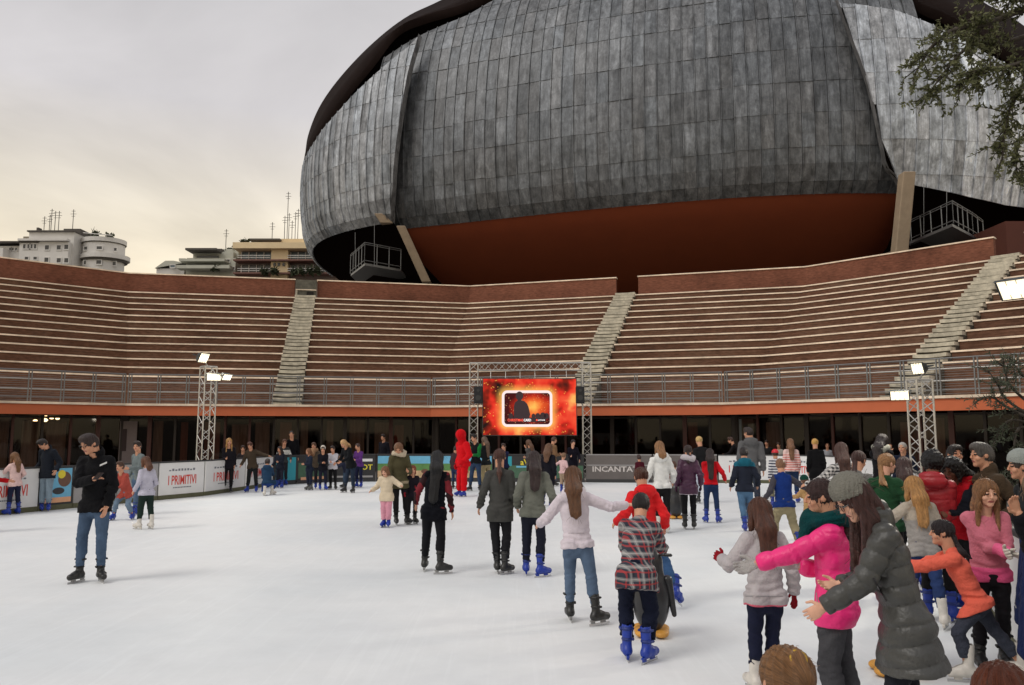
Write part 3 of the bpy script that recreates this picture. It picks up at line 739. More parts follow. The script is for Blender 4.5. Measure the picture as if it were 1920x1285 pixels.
wallbox(h2b, 292, 344, 503, 560, 8, M_bw, 'wall', .3); window(h2b, 325, 500, 8, 4, M_winb, d0=-.2)
h3 = house('apartment_block', 'cream apartment block with long balconies and glass fronts next to the lead shell', 530, 500)
wallbox(h3, 452, 640, 470, 560, 12, mat('balcony_recess', (.36, .28, .25), .9)); wallbox(h3, 446, 640, 461, 472, 14, M_bc, 'cornice_band', -2.5)
wallbox(h3, 527, 640, 448, 461, 8, M_bc, 'penthouse', 0); wallbox(h3, 470, 528, 450, 453, 8, M_bdk, 'roof_slab', -1); wallbox(h3, 492, 526, 453, 461, 6, mat('penthouse_wall', (.25, .18, .16), .9), 'penthouse_wall', 0)
wallbox(h3, 514, 545, 472, 545, 1, M_bc, 'bay', -1.5)
for yb in (494, 518):
    wallbox(h3, 446, 640, yb - 2, yb + .5, 3, mat('slab_brown', (.20, .10, .08), .8), 'balcony_slab', -2.4)
    for xa, xb in ((454, 514), (546, 640)):
        wallbox(h3, xa, xb, yb - 20, yb - 3, .2, M_winb if yb == 494 else M_win, 'window_band', -.3)
        for x in range(xa, xb, 14): wallbox(h3, x, x + 1.2, yb - 20, yb - 3, .3, M_bw, 'window_post', -.5)
        P, Q = bpt(xa, yb - 9), bpt(xb, yb - 9)
        for z_ in (0, -.35, -.7): rod('rail', (P[0], DB - 2.3, P[2] + z_), (Q[0], DB - 2.3, Q[2] + z_), .05, M_bw, h3, 6)
for x in (520, 528, 537): wallbox(h3, x - 2, x + 2, 497, 503, .3, M_win, 'window', -1.7)
for x in (460, 466): clump(h3, x, 458, 3, d0=-1)
for x in (505, 525, 560, 575, 590, 605): clump(h3, x, 516, 4, d0=-3)
for x, y1 in ((533, 405), (541, 400), (547, 414), (553, 398), (558, 392)): antenna(x, 450, y1, 'e')
antenna(538, 450, 360, 'd'); antenna(510, 450, 417, 'f')

# ================================================================= boards round the ice
M_white = mat('white_board', (.72, .72, .72), .45, noise=.05, nscale=3)
M_grey = mat('grey_board', (.30, .29, .29), .6, noise=.12, nscale=2)
M_smoke = mat('smoked_board', (.13, .115, .11), .3, noise=.15, nscale=1.5)
M_blackb = mat('black_board', (.02, .02, .022), .5)
M_toprail = mat('board_top_rail', (.03, .03, .032), .6)
M_kick = mat('olive_kick_strip', (.10, .10, .055), .8, noise=.2)
M_redtxt = mat('red_lettering', (.62, .045, .03), .6); M_gtxt = mat('grey_lettering', (.16, .17, .20), .6); M_wtxt = mat('pale_lettering', (.60, .56, .54), .6)
M_ytxt = mat('yellow_lettering', (.72, .60, .04), .6); M_dtxt = mat('dark_lettering', (.03, .03, .035), .6)
P_blue = mat('poster_sky_blue', (.14, .42, .62), .5, noise=.1); P_green = mat('poster_green', (.09, .22, .06), .5, noise=.3, nscale=5); P_sand = mat('poster_sand', (.52, .36, .20), .5, noise=.35, nscale=6)
P_teal = mat('poster_teal', (.02, .30, .38), .5); P_brown = mat('poster_brown', (.13, .06, .035), .5, noise=.3, nscale=5); P_dkgreen = mat('poster_dark_green', (.05, .12, .07), .5, noise=.2); P_peach = mat('poster_peach', (.70, .36, .20), .5, noise=.15)
P_purple = mat('poster_purple', (.22, .09, .30), .5)
def frame3(o, t, n):                            # X along t, Y up, Z along n
    return Matrix(((t[0], 0, n[0], o[0]), (t[1], 0, n[1], o[1]), (0, 1, 0, o[2]), (0, 0, 0, 1)))
def lettering(txt, height, m, M4, parent, name='lettering', width=None, bold=True, align='CENTER'):
    cu = bpy.data.curves.new('txt', 'FONT'); cu.body = txt; cu.size = 1.0; cu.align_x = align; cu.align_y = 'CENTER'; cu.resolution_u = 2
    if bold: cu.offset = .018
    tmp = bpy.data.objects.new('txt', cu); COL.objects.link(tmp)
    bpy.context.view_layer.update()
    me = bpy.data.meshes.new_from_object(tmp.evaluated_get(bpy.context.evaluated_depsgraph_get()))
    bpy.data.objects.remove(tmp); bpy.data.curves.remove(cu)
    co = np.empty(len(me.vertices) * 3); me.vertices.foreach_get('co', co); co = co.reshape(-1, 3)
    h = co[:, 1].max() - co[:, 1].min(); w_ = co[:, 0].max() - co[:, 0].min()
    sy = height / h; sx = (width / w_) if width else sy
    co[:, 0] *= sx; co[:, 1] = (co[:, 1] - (co[:, 1].max() + co[:, 1].min()) / 2) * sy
    M_ = np.array(M4); co = co @ M_[:3, :3].T + M_[:3, 3]
    me.vertices.foreach_set('co', co.ravel()); me.materials.clear(); me.materials.append(m); me.name = name; me.update()
    o = bpy.data.objects.new(name, me); COL.objects.link(o); attach(o, parent); return o
BH = 1.04
RP = np.array(RINK[:27], float)
def on_boards(px):                              # where the vertical through pixel px crosses the line of boards, far side first
    r = sight(px, 850)[:2]; best = None
    for i in range(len(RP) - 1):
        P, Q = RP[i], RP[i + 1]; d = Q - P; den = r[0] * d[1] - r[1] * d[0]
        if abs(den) < 1e-9: continue
        k = (P[0] * d[1] - P[1] * d[0]) / den; s_ = ((r * k - P) @ d) / (d @ d)
        if k > 0 and -.001 <= s_ <= 1.001: best = (r * k) if best is None or k > best[0] else best; best = r * k; break
    return best
def flat(par, name, m, t, n, P, s0, s1, z0, z1, off):
    q = [(*(P + t * s0 + n * off), z0), (*(P + t * s1 + n * off), z0), (*(P + t * s1 + n * off), z1), (*(P + t * s0 + n * off), z1)]
    return mesh_obj(name, q, [(0, 1, 2, 3)], m, par)
def blob(par, name, m, t, n, P, s, z, rs, rz, off, k=18):
    q = [(*(P + t * (s + rs * math.cos(2 * math.pi * i / k)) + n * off), z + rz * math.sin(2 * math.pi * i / k)) for i in range(k)]
    return mesh_obj(name, q, [tuple(range(k))], m, par)
def board(P, Q, kind, label):
    P, Q = np.array(P, float), np.array(Q, float); L = np.linalg.norm(Q - P); t = (Q - P) / L; n = np.array([t[1], -t[0]])
    b = thing('rink_board', label, 'board', (*((P + Q) / 2), 0), 0, 'boards round the ice')
    base = {'prim': M_white, 'white': M_white, 'grey': M_grey, 'incant': M_smoke}.get(kind, M_blackb)
    c = (P + Q) / 2
    MB().obox(c, t, n, L / 2 - .012, .02, .13, BH - .04).build('sheet', base, b)
    MB().obox(c, t, n, L / 2 - .003, .035, BH - .04, BH).build('top_rail', M_toprail if kind != 'incant' else M_grey, b)
    MB().obox(c - n * 0, t, n, L / 2 - .006, .028, .0, .13).build('kick_strip', M_kick if kind in ('prim', 'grey', 'white', 'poster') else M_toprail, b)
    MB().obox(P + t * .03 - n * .05, t, n, .03, .03, 0, BH - .05).build('post', M_toprail, b)
    f3 = lambda s, z, off=.024: frame3((*(P + t * s + n * off), z), t, n)
    if kind == 'prim':
        kk = max(1, int(round(L / 2.6))); w_ = L / kk
        for i in range(kk):
            s = (i + .5) * w_
            lettering('I PRIMITIVI', .26, M_redtxt, f3(s, .52), b, width=min(1.5, w_ * .62))
            for z, h_ in ((.80, .05), (.74, .028)): lettering('· dal 2018 al cinema · sul ghiaccio ·', h_, M_gtxt, f3(s, z), b, 'small_lettering', width=w_ * .55) if False else None
            for j in range(9):                    # a line of partner marks, too small to read
                flat(b, 'partner_mark', M_gtxt, t, n, P, s - w_ * .30 + j * w_ * .066, s - w_ * .30 + j * w_ * .066 + w_ * .045, .77, .77 + random.uniform(.03, .07), .023)
            for j in range(12): flat(b, 'small_print', M_gtxt, t, n, P, s - w_ * .2 + j * w_ * .034, s - w_ * .2 + j * w_ * .034 + w_ * .026, .30, .33, .023)
    elif kind == 'white':
        for j in range(6): flat(b, 'small_print', M_gtxt, t, n, P, L * .2 + j * L * .1, L * .2 + j * L * .1 + L * .07, .5, .5 + random.uniform(.05, .1), .023)
    elif kind == 'incant':
        lettering('INCANTATO', .20, M_wtxt, f3(L / 2, .50), b, width=L * .8)
        flat(b, 'pale_strip', M_grey, t, n, P, .05, L - .05, .62, .66, .023)
    elif kind == 'poster':
        flat(b, 'poster', P_blue, t, n, P, .05, L - .05, .25, BH - .06, .023); blob(b, 'poster_hill', P_brown, t, n, P, L * .72, .72, L * .2, .18, .026)
        blob(b, 'poster_sun', M_ytxt, t, n, P, L * .62, .84, .10, .10, .029); flat(b, 'poster_ground', P_peach, t, n, P, .05, L - .05, .18, .30, .027); blob(b, 'poster_stones', M_dtxt, t, n, P, L * .55, .45, L * .18, .08, .028)
    elif kind == 'scene':
        flat(b, 'poster', P_blue, t, n, P, .06, L - .06, .55, BH - .08, .023); flat(b, 'poster_meadow', P_green, t, n, P, .06, L - .06, .40, .68, .025); flat(b, 'poster_sand', P_sand, t, n, P, .06, L - .06, .16, .42, .027)
        for j in range(5): blob(b, 'poster_mark', random.choice((P_sand, M_ytxt, P_brown, P_peach)), t, n, P, random.uniform(.3, L - .3), random.uniform(.22, .6), random.uniform(.08, .2), random.uniform(.05, .1), .029 + .002 * j)
    elif kind == 'ot':
        lettering('OT', .2, M_ytxt, f3(L * .82, .55), b, width=.4); lettering('BIG', .1, M_white, f3(L * .82, .80), b, width=.42) if False else flat(b, 'white_mark', M_white, t, n, P, L * .82 - .25, L * .82 + .2, .76, .86, .023)
        flat(b, 'partner_strip', M_grey, t, n, P, .1, L - .1, .17, .24, .023)
    elif kind == 'avina':
        flat(b, 'poster', P_dkgreen, t, n, P, .06, L - .06, .16, .62, .023); lettering('aVINA', .22, M_ytxt, f3(L * .42, .74), b, width=.85); flat(b, 'poster_sky', P_teal, t, n, P, .06, L * .2, .6, .95, .024)
        flat(b, 'partner_strip', P_blue, t, n, P, L * .25, L * .62, .54, .60, .026)
    elif kind == 'teal':
        flat(b, 'poster', P_teal, t, n, P, .08, L * .4, .16, BH - .08, .023); flat(b, 'poster', P_dkgreen, t, n, P, L * .45, L - .1, .2, .75, .023); flat(b, 'poster_ground', P_peach, t, n, P, L * .5, L - .08, .14, .24, .026)
    return b
BL = [(-150, -40, 'white', 'blank white rink board before the first red-lettered one'), (-40, 76, 'prim', 'white rink board with red letters behind the girl in pale pink'),
      (78, 140, 'poster', 'rink board with blue poster beside the man in open dark jacket'), (142, 222, 'grey', 'plain grey rink board behind the man holding a phone'),
      (222, 298, 'grey', 'plain grey rink board behind the boy in grey T-shirt'), (300, 384, 'prim', 'white rink board with red letters in front of the tall lamp truss'),
      (386, 460, 'prim', 'white rink board with red letters behind the long-haired blonde in dark coat'), (462, 512, 'prim', 'white rink board with red letters behind the crouching boy'),
      (514, 612, 'teal', 'black rink board with teal and green posters behind the man in black'), (613, 705, 'ot', 'black rink board with yellow letters OT behind the girl in purple'),
      (706, 815, 'scene', 'rink board with landscape poster behind the woman in olive parka'), (816, 925, 'scene', 'rink board with landscape poster behind the red-suited figure'),
      (926, 1096, 'avina', 'dark rink board with yellow lettering below the lit screen'), (1098, 1222, 'incant', 'smoked rink board with pale lettering INCANTATO beside the screen truss'),
      (1224, 1344, 'incant', 'smoked rink board with pale lettering behind the woman in white hoodie'), (1346, 1450, 'prim', 'white rink board with red letters behind the man in grey hoodie'), (1452, 1534, 'prim', 'white rink board with red letters behind the child in red helmet')]
for x0, x1, kind, lab in BL: board(on_boards(x0), on_boards(x1), kind, lab)
RB = [(15, 'far corner'), (16, ''), (17, ''), (18, ''), (19, ''), (20, ''), (21, ''), (22, ''), (23, ''), (24, '')]
RLAB = ['white side board at the far corner of the ice', 'white side board next to the far corner board', 'white side board two boards from the far corner', 'white side board three boards from the far corner',
        'white side board beneath the short lamp truss', 'white side board behind the girl in green sweater', 'white side board the red-jacketed pair lean on', 'white side board behind the girl in pink cardigan',
        'white side board under the draped navy coat', 'white side board nearest the ponytailed spectator']
for k, (i, _) in enumerate(RB): board(RP[i], RP[i + 1], 'white', RLAB[k])

# ================================================================= trusses, screen and floodlights
M_alu = mat('aluminium_truss', (.60, .58, .54), .38, metal=.75)
def truss(par, A, B, wd, rot=0.0, step=.33, r_=.022, rb=.011):
    """box truss between A and B; four chords and zig-zag braces"""
    A, B = np.array(A, float), np.array(B, float); d = B - A; L = np.linalg.norm(d); d /= L
    u = np.cross(d, [0, 1, 0] if abs(d[1]) < .9 else [1, 0, 0]); u /= np.linalg.norm(u); v = np.cross(d, u)
    u, v = u * math.cos(rot) + v * math.sin(rot), v * math.cos(rot) - u * math.sin(rot)
    cs = [(u * a + v * b) * wd / 2 for a, b in ((1, 1), (-1, 1), (-1, -1), (1, -1))]
    for c in cs: rod('chord', A + c, B + c, r_, M_alu, par)
    n_ = max(2, int(round(L / step)))
    for k in range(n_):
        for i in range(4):
            a, b = cs[i], cs[(i + 1) % 4]
            if k % 2: a, b = b, a
            rod('brace', A + d * (L * k / n_) + a, A + d * (L * (k + 1) / n_) + b, rb, M_alu, par, 6)
    for e in (0, L):
        for i in range(4): rod('end_bar', A + d * e + cs[i], A + d * e + cs[(i + 1) % 4], r_ * .8, M_alu, par, 6)
M_house = mat('lamp_housing', (.03, .035, .035), .5)
M_refl = mat('lamp_reflector', (.8, .75, .6), .3, emit=(1, .84, .58), estr=1.3)
M_lamp = mat('lit_lamp_face', (1, .95, .85), .4, emit=(1, .90, .70), estr=26)
def floodlight(P, direction, label, size=(.36, .26), pole=None, watt=110):
    f = thing('floodlight', label, 'floodlight', P)
    dn = np.array(direction, float); dn /= np.linalg.norm(dn); s = np.cross(dn, [0, 0, 1]); s /= np.linalg.norm(s); up = np.cross(s, dn)
    P = np.array(P, float); w_, h_ = size[0] / 2, size[1] / 2
    def ring(k, off): return [P + dn * off + s * w_ * k * a + up * h_ * k * b for a, b in ((-1, -1), (1, -1), (1, 1), (-1, 1))]
    MB().hexa(ring(.6, -.14) + ring(1.0, .0)).build('housing', M_house, f)
    MB().hexa(ring(1.06, .0) + ring(1.06, .025)).build('rim', M_house, f)
    mesh_obj('reflector', ring(.95, .027), [(0, 1, 2, 3)], M_refl, f)
    q = [P + dn * .032 + s * w_ * .72 * a + up * h_ * .42 * b for a, b in ((-1, -1), (1, -1), (1, 1), (-1, 1))]; mesh_obj('lamp_face', q, [(0, 1, 2, 3)], M_lamp, f)
    for a in (-1, 1):
        v0 = [P + dn * .025 + s * w_ * 1.05 * a * e + up * h_ * 1.05 for e in (1, -1)]
    mesh_obj('visor', [P + dn * .026 + s * w_ * 1.06 + up * h_ * 1.06, P + dn * .026 - s * w_ * 1.06 + up * h_ * 1.06, P + dn * .10 - s * w_ * 1.0 + up * h_ * 1.25, P + dn * .10 + s * w_ * 1.0 + up * h_ * 1.25], [(0, 1, 2, 3)], M_house, f)
    for k in (-.5, 0, .5): rod('guard_bar', P + dn * .036 + s * w_ * k - up * h_, P + dn * .036 + s * w_ * k + up * h_, .004, M_house, f, 6)
    if watt:
        ld = bpy.data.lights.new('floodlight_beam', 'SPOT'); ld.energy = watt; ld.color = (1, .93, .80); ld.spot_size = R(125); ld.spot_blend = .8; ld.shadow_soft_size = .18
        lo = bpy.data.objects.new('floodlight_beam', ld); COL.objects.link(lo); lo.matrix_basis = Matrix.Translation(Vector(tuple(P + dn * .12))) @ Vector(tuple(-dn)).to_track_quat('Z', 'Y').to_matrix().to_4x4(); attach(lo, f)
    for a in (-1, 1): rod('bracket_arm', P + s * w_ * 1.12 * a - dn * .05, P + s * w_ * 1.12 * a - dn * .22 - up * .0, .012, M_house, f, 6)
    rod('bracket_bar', P - s * w_ * 1.12 - dn * .22, P + s * w_ * 1.12 - dn * .22, .012, M_house, f, 6)
    if pole is not None: rod('stem', P - dn * .22, pole, .018, M_alu, f, 6)
    return f
# tall truss behind the left boards
T1 = W(386, 812, 24.2); T1[2] = 0; T1z = CAMH + (812 - 689) / 1487 * 24.2
tw = thing('lamp_truss', 'square aluminium lattice lamp tower behind the red-lettered boards', 'truss', T1)
truss(tw, T1, (T1[0], T1[1], T1z), .36, R(45), step=.30)
floodlight(W(381, 671, 23.8), (.88, -.22, -.42), 'floodlight on top of the tall lamp tower, its dark housing showing', (.42, .30), (T1[0], T1[1], T1z))
floodlight(W(401, 707, 23.7), (.25, -.80, -.35), 'glaring floodlight fixed to the side of the tall lamp tower', (.40, .22), (T1[0] + .25, T1[1], W(0, 707, 24)[2]))
floodlight(W(425, 707, 23.7), (.75, -.35, -.50), 'outermost floodlight on the arm of the tall lamp tower', (.34, .2), (T1[0] + .25, T1[1], W(0, 712, 24)[2]))
# short truss beside the right boards
T2 = W(1729, 812, 16.2); T2[2] = 0; T2z = CAMH + (812 - 714) / 1487 * 16.2
tw = thing('lamp_truss', 'square aluminium lattice lamp tower standing among the spectators by the olive tree', 'truss', T2)
truss(tw, T2, (T2[0], T2[1], T2z), .34, R(6), step=.22)
floodlight(W(1722, 691, 15.9), (-.95, -.25, -.25), 'floodlight on top of the tower by the olive tree', (.30, .22), (T2[0], T2[1], T2z))
floodlight(W(1687, 741, 15.9), (-.45, -.75, -.45), 'glaring floodlight on a side arm of the tower by the olive tree', (.34, .2), (T2[0] - .15, T2[1], W(0, 742, 16)[2]))
fl = floodlight(W(1912, 540, 10.5), (-.62, -.45, -.62), 'large floodlight close under the oak branches on a pole', (.50, .30), (7.6, 10.9, W(0, 548, 10.5)[2]), 260)
rod('pole', (7.6, 10.9, 0), (7.6, 10.9, W(0, 540, 10.5)[2] + .1), .045, M_alu, fl)
# screen gantry
SD = 31.6
def sc(x, y): return W(x, y, SD)
gt = thing('screen_gantry', 'aluminium truss gantry carrying the lit screen', 'gantry', (sc(990, 812)[0], SD, 0))
xl, xr = sc(888, 700)[0], sc(1100, 700)[0]; zt = sc(960, 680)[2]; zb = sc(960, 694)[2]; bw = .33
truss(gt, (xl, SD + .25, 0), (xl, SD + .25, zt), bw, 0, .30, .02, .010); truss(gt, (xr, SD + .1, 0), (xr, SD + .1, zt), bw, 0, .30, .02, .010)
truss(gt, (xl + bw / 2, SD + .25, (zt + zb) / 2), (xr - bw / 2, SD + .1, (zt + zb) / 2), zt - zb, 0, .27, .018, .009)
def screen_material():
    m = bpy.data.materials.new('screen_picture'); m.use_nodes = True; t = m.node_tree; t.nodes.clear()
    N_ = lambda ty, **k: [setattr(n := t.nodes.new(ty), a, b) for a, b in k.items()] and n or t.nodes.new(ty)
    def nd(ty, op=None):
        n = t.nodes.new(ty)
        if op: n.operation = op
        return n
    c = nd('ShaderNodeTexCoord'); sp = nd('ShaderNodeSeparateXYZ'); t.links.new(c.outputs['Object'], sp.inputs[0])
    def M(op, a, b=None, cc=None):
        n = nd('ShaderNodeMath', op)
        for i, v in enumerate((a, b, cc)):
            if v is None: continue
            if isinstance(v, (int, float)): n.inputs[i].default_value = v
            else: t.links.new(v, n.inputs[i])
        return n.outputs[0]
    def noise(scale, det, off=0):
        mp = nd('ShaderNodeMapping'); mp.inputs['Location'].default_value = (off, 0, off); t.links.new(c.outputs['Object'], mp.inputs[0])
        n = nd('ShaderNodeTexNoise'); n.inputs['Scale'].default_value = scale; n.inputs['Detail'].default_value = det; t.links.new(mp.outputs[0], n.inputs['Vector']); return n.outputs[0]
    def ramp(x, stops):
        r_ = nd('ShaderNodeValToRGB'); e = r_.color_ramp.elements
        e[0].position, e[0].color = stops[0][0], (*stops[0][1], 1); e[1].position, e[1].color = stops[-1][0], (*stops[-1][1], 1)
        for p, q in stops[1:-1]: z = e.new(p); z.color = (*q, 1)
        t.links.new(x, r_.inputs[0]); return r_.outputs[0]
    def mix(f, a, b):
        n = nd('ShaderNodeMixRGB')
        if isinstance(f, float): n.inputs[0].default_value = f
        else: t.links.new(f, n.inputs[0])
        for i, v in ((1, a), (2, b)):
            if isinstance(v, tuple): n.inputs[i].default_value = (*v, 1)
            else: t.links.new(v, n.inputs[i])
        return n.outputs[0]
    fire = ramp(noise(.9, 3), [(.36, (.02, .012, .010)), (.44, (.22, .018, .010)), (.51, (.75, .035, .02)), (.60, (.88, .09, .04)), (.70, (.98, .45, .12))])
    vo = nd('ShaderNodeTexVoronoi'); vo.inputs['Scale'].default_value = 9; t.links.new(c.outputs['Object'], vo.inputs['Vector'])
    spark = M('MULTIPLY', M('LESS_THAN', vo.outputs['Distance'], .22), M('GREATER_THAN', noise(1.3, 2, 7), .50))
    fire = mix(M('MULTIPLY', spark, .7), fire, (1, .42, .08))
    # card: rounded rectangle about (cx, cz)
    ax = M('SUBTRACT', M('ABSOLUTE', M('SUBTRACT', sp.outputs[0], -.10)), .78); az = M('SUBTRACT', M('ABSOLUTE', M('SUBTRACT', sp.outputs[2], -.07)), .50)
    dx = M('MAXIMUM', ax, 0.0); dz = M('MAXIMUM', az, 0.0)
    dd = M('SUBTRACT', M('SQRT', M('ADD', M('MULTIPLY', dx, dx), M('MULTIPLY', dz, dz))), .17)
    glow = nd('ShaderNodeMapRange'); glow.inputs[1].default_value = .02; glow.inputs[2].default_value = .34; glow.inputs[3].default_value = 1; glow.inputs[4].default_value = 0
    t.links.new(dd, glow.inputs[0])
    col = mix(M('MULTIPLY', M('POWER', glow.outputs[0], 1.6), M('ADD', noise(2.2, 3, 3), .35)), fire, (1.0, .55, .12))
    col = mix(M('LESS_THAN', dd, .045), col, (1.0, .82, .80))
    # inside of the card: orange glow fading to dark red at the sides, sparkles
    gx = M('ADD', sp.outputs[0], -.12); gz = M('ADD', sp.outputs[2], .02)
    rad = M('SQRT', M('ADD', M('MULTIPLY', gx, gx), M('MULTIPLY', M('MULTIPLY', gz, gz), 2.0)))
    inn = ramp(M('ADD', rad, M('MULTIPLY', M('SUBTRACT', noise(3, 3, 5), .5), .5)), [(.05, (1.0, .50, .10)), (.35, (.85, .14, .03)), (.65, (.50, .03, .015)), (.95, (.06, .01, .01))])
    vo2 = nd('ShaderNodeTexVoronoi'); vo2.inputs['Scale'].default_value = 13; t.links.new(c.outputs['Object'], vo2.inputs['Vector'])
    inn = mix(M('MULTIPLY', M('LESS_THAN', vo2.outputs['Distance'], .18), .6), inn, (1, .5, .2))
    col = mix(M('LESS_THAN', dd, -.055), col, inn)
    e = nd('ShaderNodeEmission'); e.inputs[1].default_value = 1.0; t.links.new(col, e.inputs[0])
    o = nd('ShaderNodeOutputMaterial'); t.links.new(e.outputs[0], o.inputs[0]); return m
x0, x1 = sc(906, 760)[0], sc(1080, 760)[0]; z0, z1 = sc(990, 816)[2], sc(990, 711)[2]; cxs, czs = (x0 + x1) / 2, (z0 + z1) / 2; ws, hs = (x1 - x0) / 2, (z1 - z0) / 2
scr = thing('led_screen', 'large lit screen glowing red and orange with a white-framed card and silhouette', 'screen', (cxs, SD, z0))
MB().box(x0 - .03, x1 + .03, SD - .10, SD + .02, z0 - .03, z1 + .03).build('case', M_house, scr)
pic = mesh_obj('picture', [(-ws, 0, -hs), (ws, 0, -hs), (ws, 0, hs), (-ws, 0, hs)], [(0, 1, 2, 3)], screen_material())
pic.parent = scr; pic.matrix_parent_inverse = scr.matrix_basis.inverted(); pic.location = (cxs, SD - .104, czs)
E_dark = mat('screen_dark', (.01, .005, .006), .6, emit=(.05, .025, .03), estr=.5); E_red = mat('screen_red_letters', (.5, .02, .02), .6, emit=(1, .10, .05), estr=1); E_white = mat('screen_white_letters', (.6, .6, .6), .6, emit=(1, .9, .9), estr=1)
def sflat(pts, m, name, off):
    return mesh_obj(name, [(cxs + a, SD - .104 - off, czs + b) for a, b in pts], [tuple(range(len(pts)))], m, scr)
hd = [(-.40 + .15 * math.cos(q), .43 + .18 * math.sin(q)) for q in np.linspace(0, 2 * math.pi, 16, False)]
sflat(hd, E_dark, 'silhouette_head', .004)
sflat([(-.62, -.42), (-.02, -.42), (.02, -.30), (-.04, -.02), (-.10, .12), (-.20, .22), (-.33, .26), (-.33, .34), (-.47, .34), (-.48, .25), (-.58, .17), (-.62, .02)], E_dark, 'silhouette_body', .005)
for a, r_ in ((-.74, .09), (.15, .08), (.32, .10), (.52, .12), (.66, .10)): sflat([(a + r_ * math.cos(q), -.36 + r_ * 1.2 * math.sin(q)) for q in np.linspace(0, 2 * math.pi, 12, False)], E_dark, 'silhouette_crowd', .0045)
sflat([(-.84, -.60), (.64, -.60), (.64, -.42), (-.84, -.42)], E_dark, 'caption_bar', .006)
lettering('CHRISTMAS', .10, E_red, frame3((cxs - .56, SD - .112, czs - .52), (1, 0), (0, -1)), scr, width=.62)
lettering('CARD', .10, E_white, frame3((cxs - .09, SD - .112, czs - .52), (1, 0), (0, -1)), scr, width=.29)
lettering('AUDITORIUM', .045, E_white, frame3((cxs + .46, SD - .112, czs - .52), (1, 0), (0, -1)), scr, width=.27)
sflat([(.28 + .035 * math.cos(q), -.52 + .035 * math.sin(q)) for q in np.linspace(0, 2 * math.pi, 10, False)], E_red, 'caption_dot', .008)
for x in (920, 948, 975, 1003, 1032, 1062):
    P = sc(x, 700); rod('hanger', (P[0], SD - .03, z1 + .02), (P[0], SD + .12, zb + .02), .012, M_alu, scr, 6)
# a second dark speaker box on each side of the screen
M_spk = mat('speaker_black', (.012, .012, .014), .7)
for px, lab in ((897, 'black loudspeaker hung between the gantry leg and the screen, above the red-suited figure'), (1087, 'black loudspeaker hung between the screen and the gantry leg by the smoked boards')):
    P = sc(px, 741); s_ = thing('loudspeaker', lab, 'loudspeaker', P + (0, .0, -.3))
    bevel(MB().box(P[0] - .17, P[0] + .17, SD - .25, SD + .1, P[2] - .33, P[2] + .33).build('cabinet', M_spk, s_), .02)
    for dz, r_ in ((-.12, .11), (.17, .06)): MB().tube((P[0], SD - .25, P[2] + dz), (P[0], SD - .262, P[2] + dz), r_, 16).build('driver', mat('speaker_cone', (.03, .03, .03), .5), s_)

# ================================================================= trees
M_bark = mat('oak_bark', (.055, .045, .035), .9, noise=.3, nscale=8, bump=.5, bscale=12)
def leaf_material(name, c0, c1):
    m = bpy.data.materials.new(name); m.use_nodes = True; t = m.node_tree; b = t.nodes['Principled BSDF']
    g_ = t.nodes.new('ShaderNodeNewGeometry'); r_ = t.nodes.new('ShaderNodeValToRGB'); e = r_.color_ramp.elements
    e[0].color = (*c0, 1); e[1].color = (*c1, 1); t.links.new(g_.outputs['Random Per Island'], r_.inputs[0]); t.links.new(r_.outputs[0], b.inputs['Base Color'])
    b.inputs['Roughness'].default_value = .55; b.inputs['Specular IOR Level'].default_value = .3
    tr = t.nodes.new('ShaderNodeBsdfTranslucent'); t.links.new(r_.outputs[0], tr.inputs[0]); mx = t.nodes.new('ShaderNodeMixShader'); mx.inputs[0].default_value = .25
    o = t.nodes['Material Output']; t.links.new(b.outputs[0], mx.inputs[1]); t.links.new(tr.outputs[0], mx.inputs[2]); t.links.new(mx.outputs[0], o.inputs[0]); return m
M_oak = leaf_material('oak_leaf', (.065, .075, .030), (.20, .205, .10)); M_olive = leaf_material('olive_leaf', (.045, .058, .036), (.11, .13, .085))
def leaf(V_, F_, p, d, ln, wd, rng):
    d = d / np.linalg.norm(d); s = np.cross(d, rng.normal(0, 1, 3)); s /= np.linalg.norm(s) + 1e-9; u = np.cross(s, d)
    n_ = len(V_); V_ += [p, p + d * ln * .45 + s * wd / 2 + u * wd * .15, p + d * ln, p + d * ln * .45 - s * wd / 2 + u * wd * .15]; F_ += [(n_, n_ + 1, n_ + 2), (n_, n_ + 2, n_ + 3)]
def limb(mb, pts, r0, r1):
    pts = np.array(pts, float); q = np.linspace(0, 1, 14); s = np.linspace(0, 1, len(pts))
    P = np.stack([smooth_interp(q, s, pts[:, k]) for k in range(3)], 1)
    for i in range(13): mb.tube(P[i], P[i + 1], r0 + (r1 - r0) * q[i], 7, r0 + (r1 - r0) * q[i + 1])
    return P
def leafy(V_, F_, mb, P, rng, n_tw, tl, n_lf, ln, wd, droop=.0, start=.25):
    for k in range(n_tw):
        f = rng.uniform(start, 1); i = min(int(f * 13), 12); p = P[i] + (P[i + 1] - P[i]) * (f * 13 - i)
        d = (P[min(i + 1, 13)] - P[i]); d = d / np.linalg.norm(d) + rng.normal(0, .75, 3); d[2] -= droop; d /= np.linalg.norm(d)
        L = tl * rng.uniform(.5, 1.2); mid = p + d * L * .5; d2 = d + rng.normal(0, .35, 3); d2[2] -= droop * .7; e = mid + d2 / np.linalg.norm(d2) * L * .5
        mb.tube(p, mid, .007, 5, .005); mb.tube(mid, e, .005, 5, .002)
        for j in range(n_lf):
            g_ = rng.uniform(.15, 1); q = p + (mid - p) * g_ * 2 if g_ < .5 else mid + (e - mid) * (g_ * 2 - 1)
            leaf(V_, F_, q, d * .5 + rng.normal(0, .7, 3), ln * rng.uniform(.6, 1.2), wd * rng.uniform(.7, 1.2), rng)
rng = np.random.RandomState(5)
oak = thing('oak_tree', 'evergreen oak whose leafy branches hang over the pale shell of the hall', 'tree', (9.4, 8.6, 0))
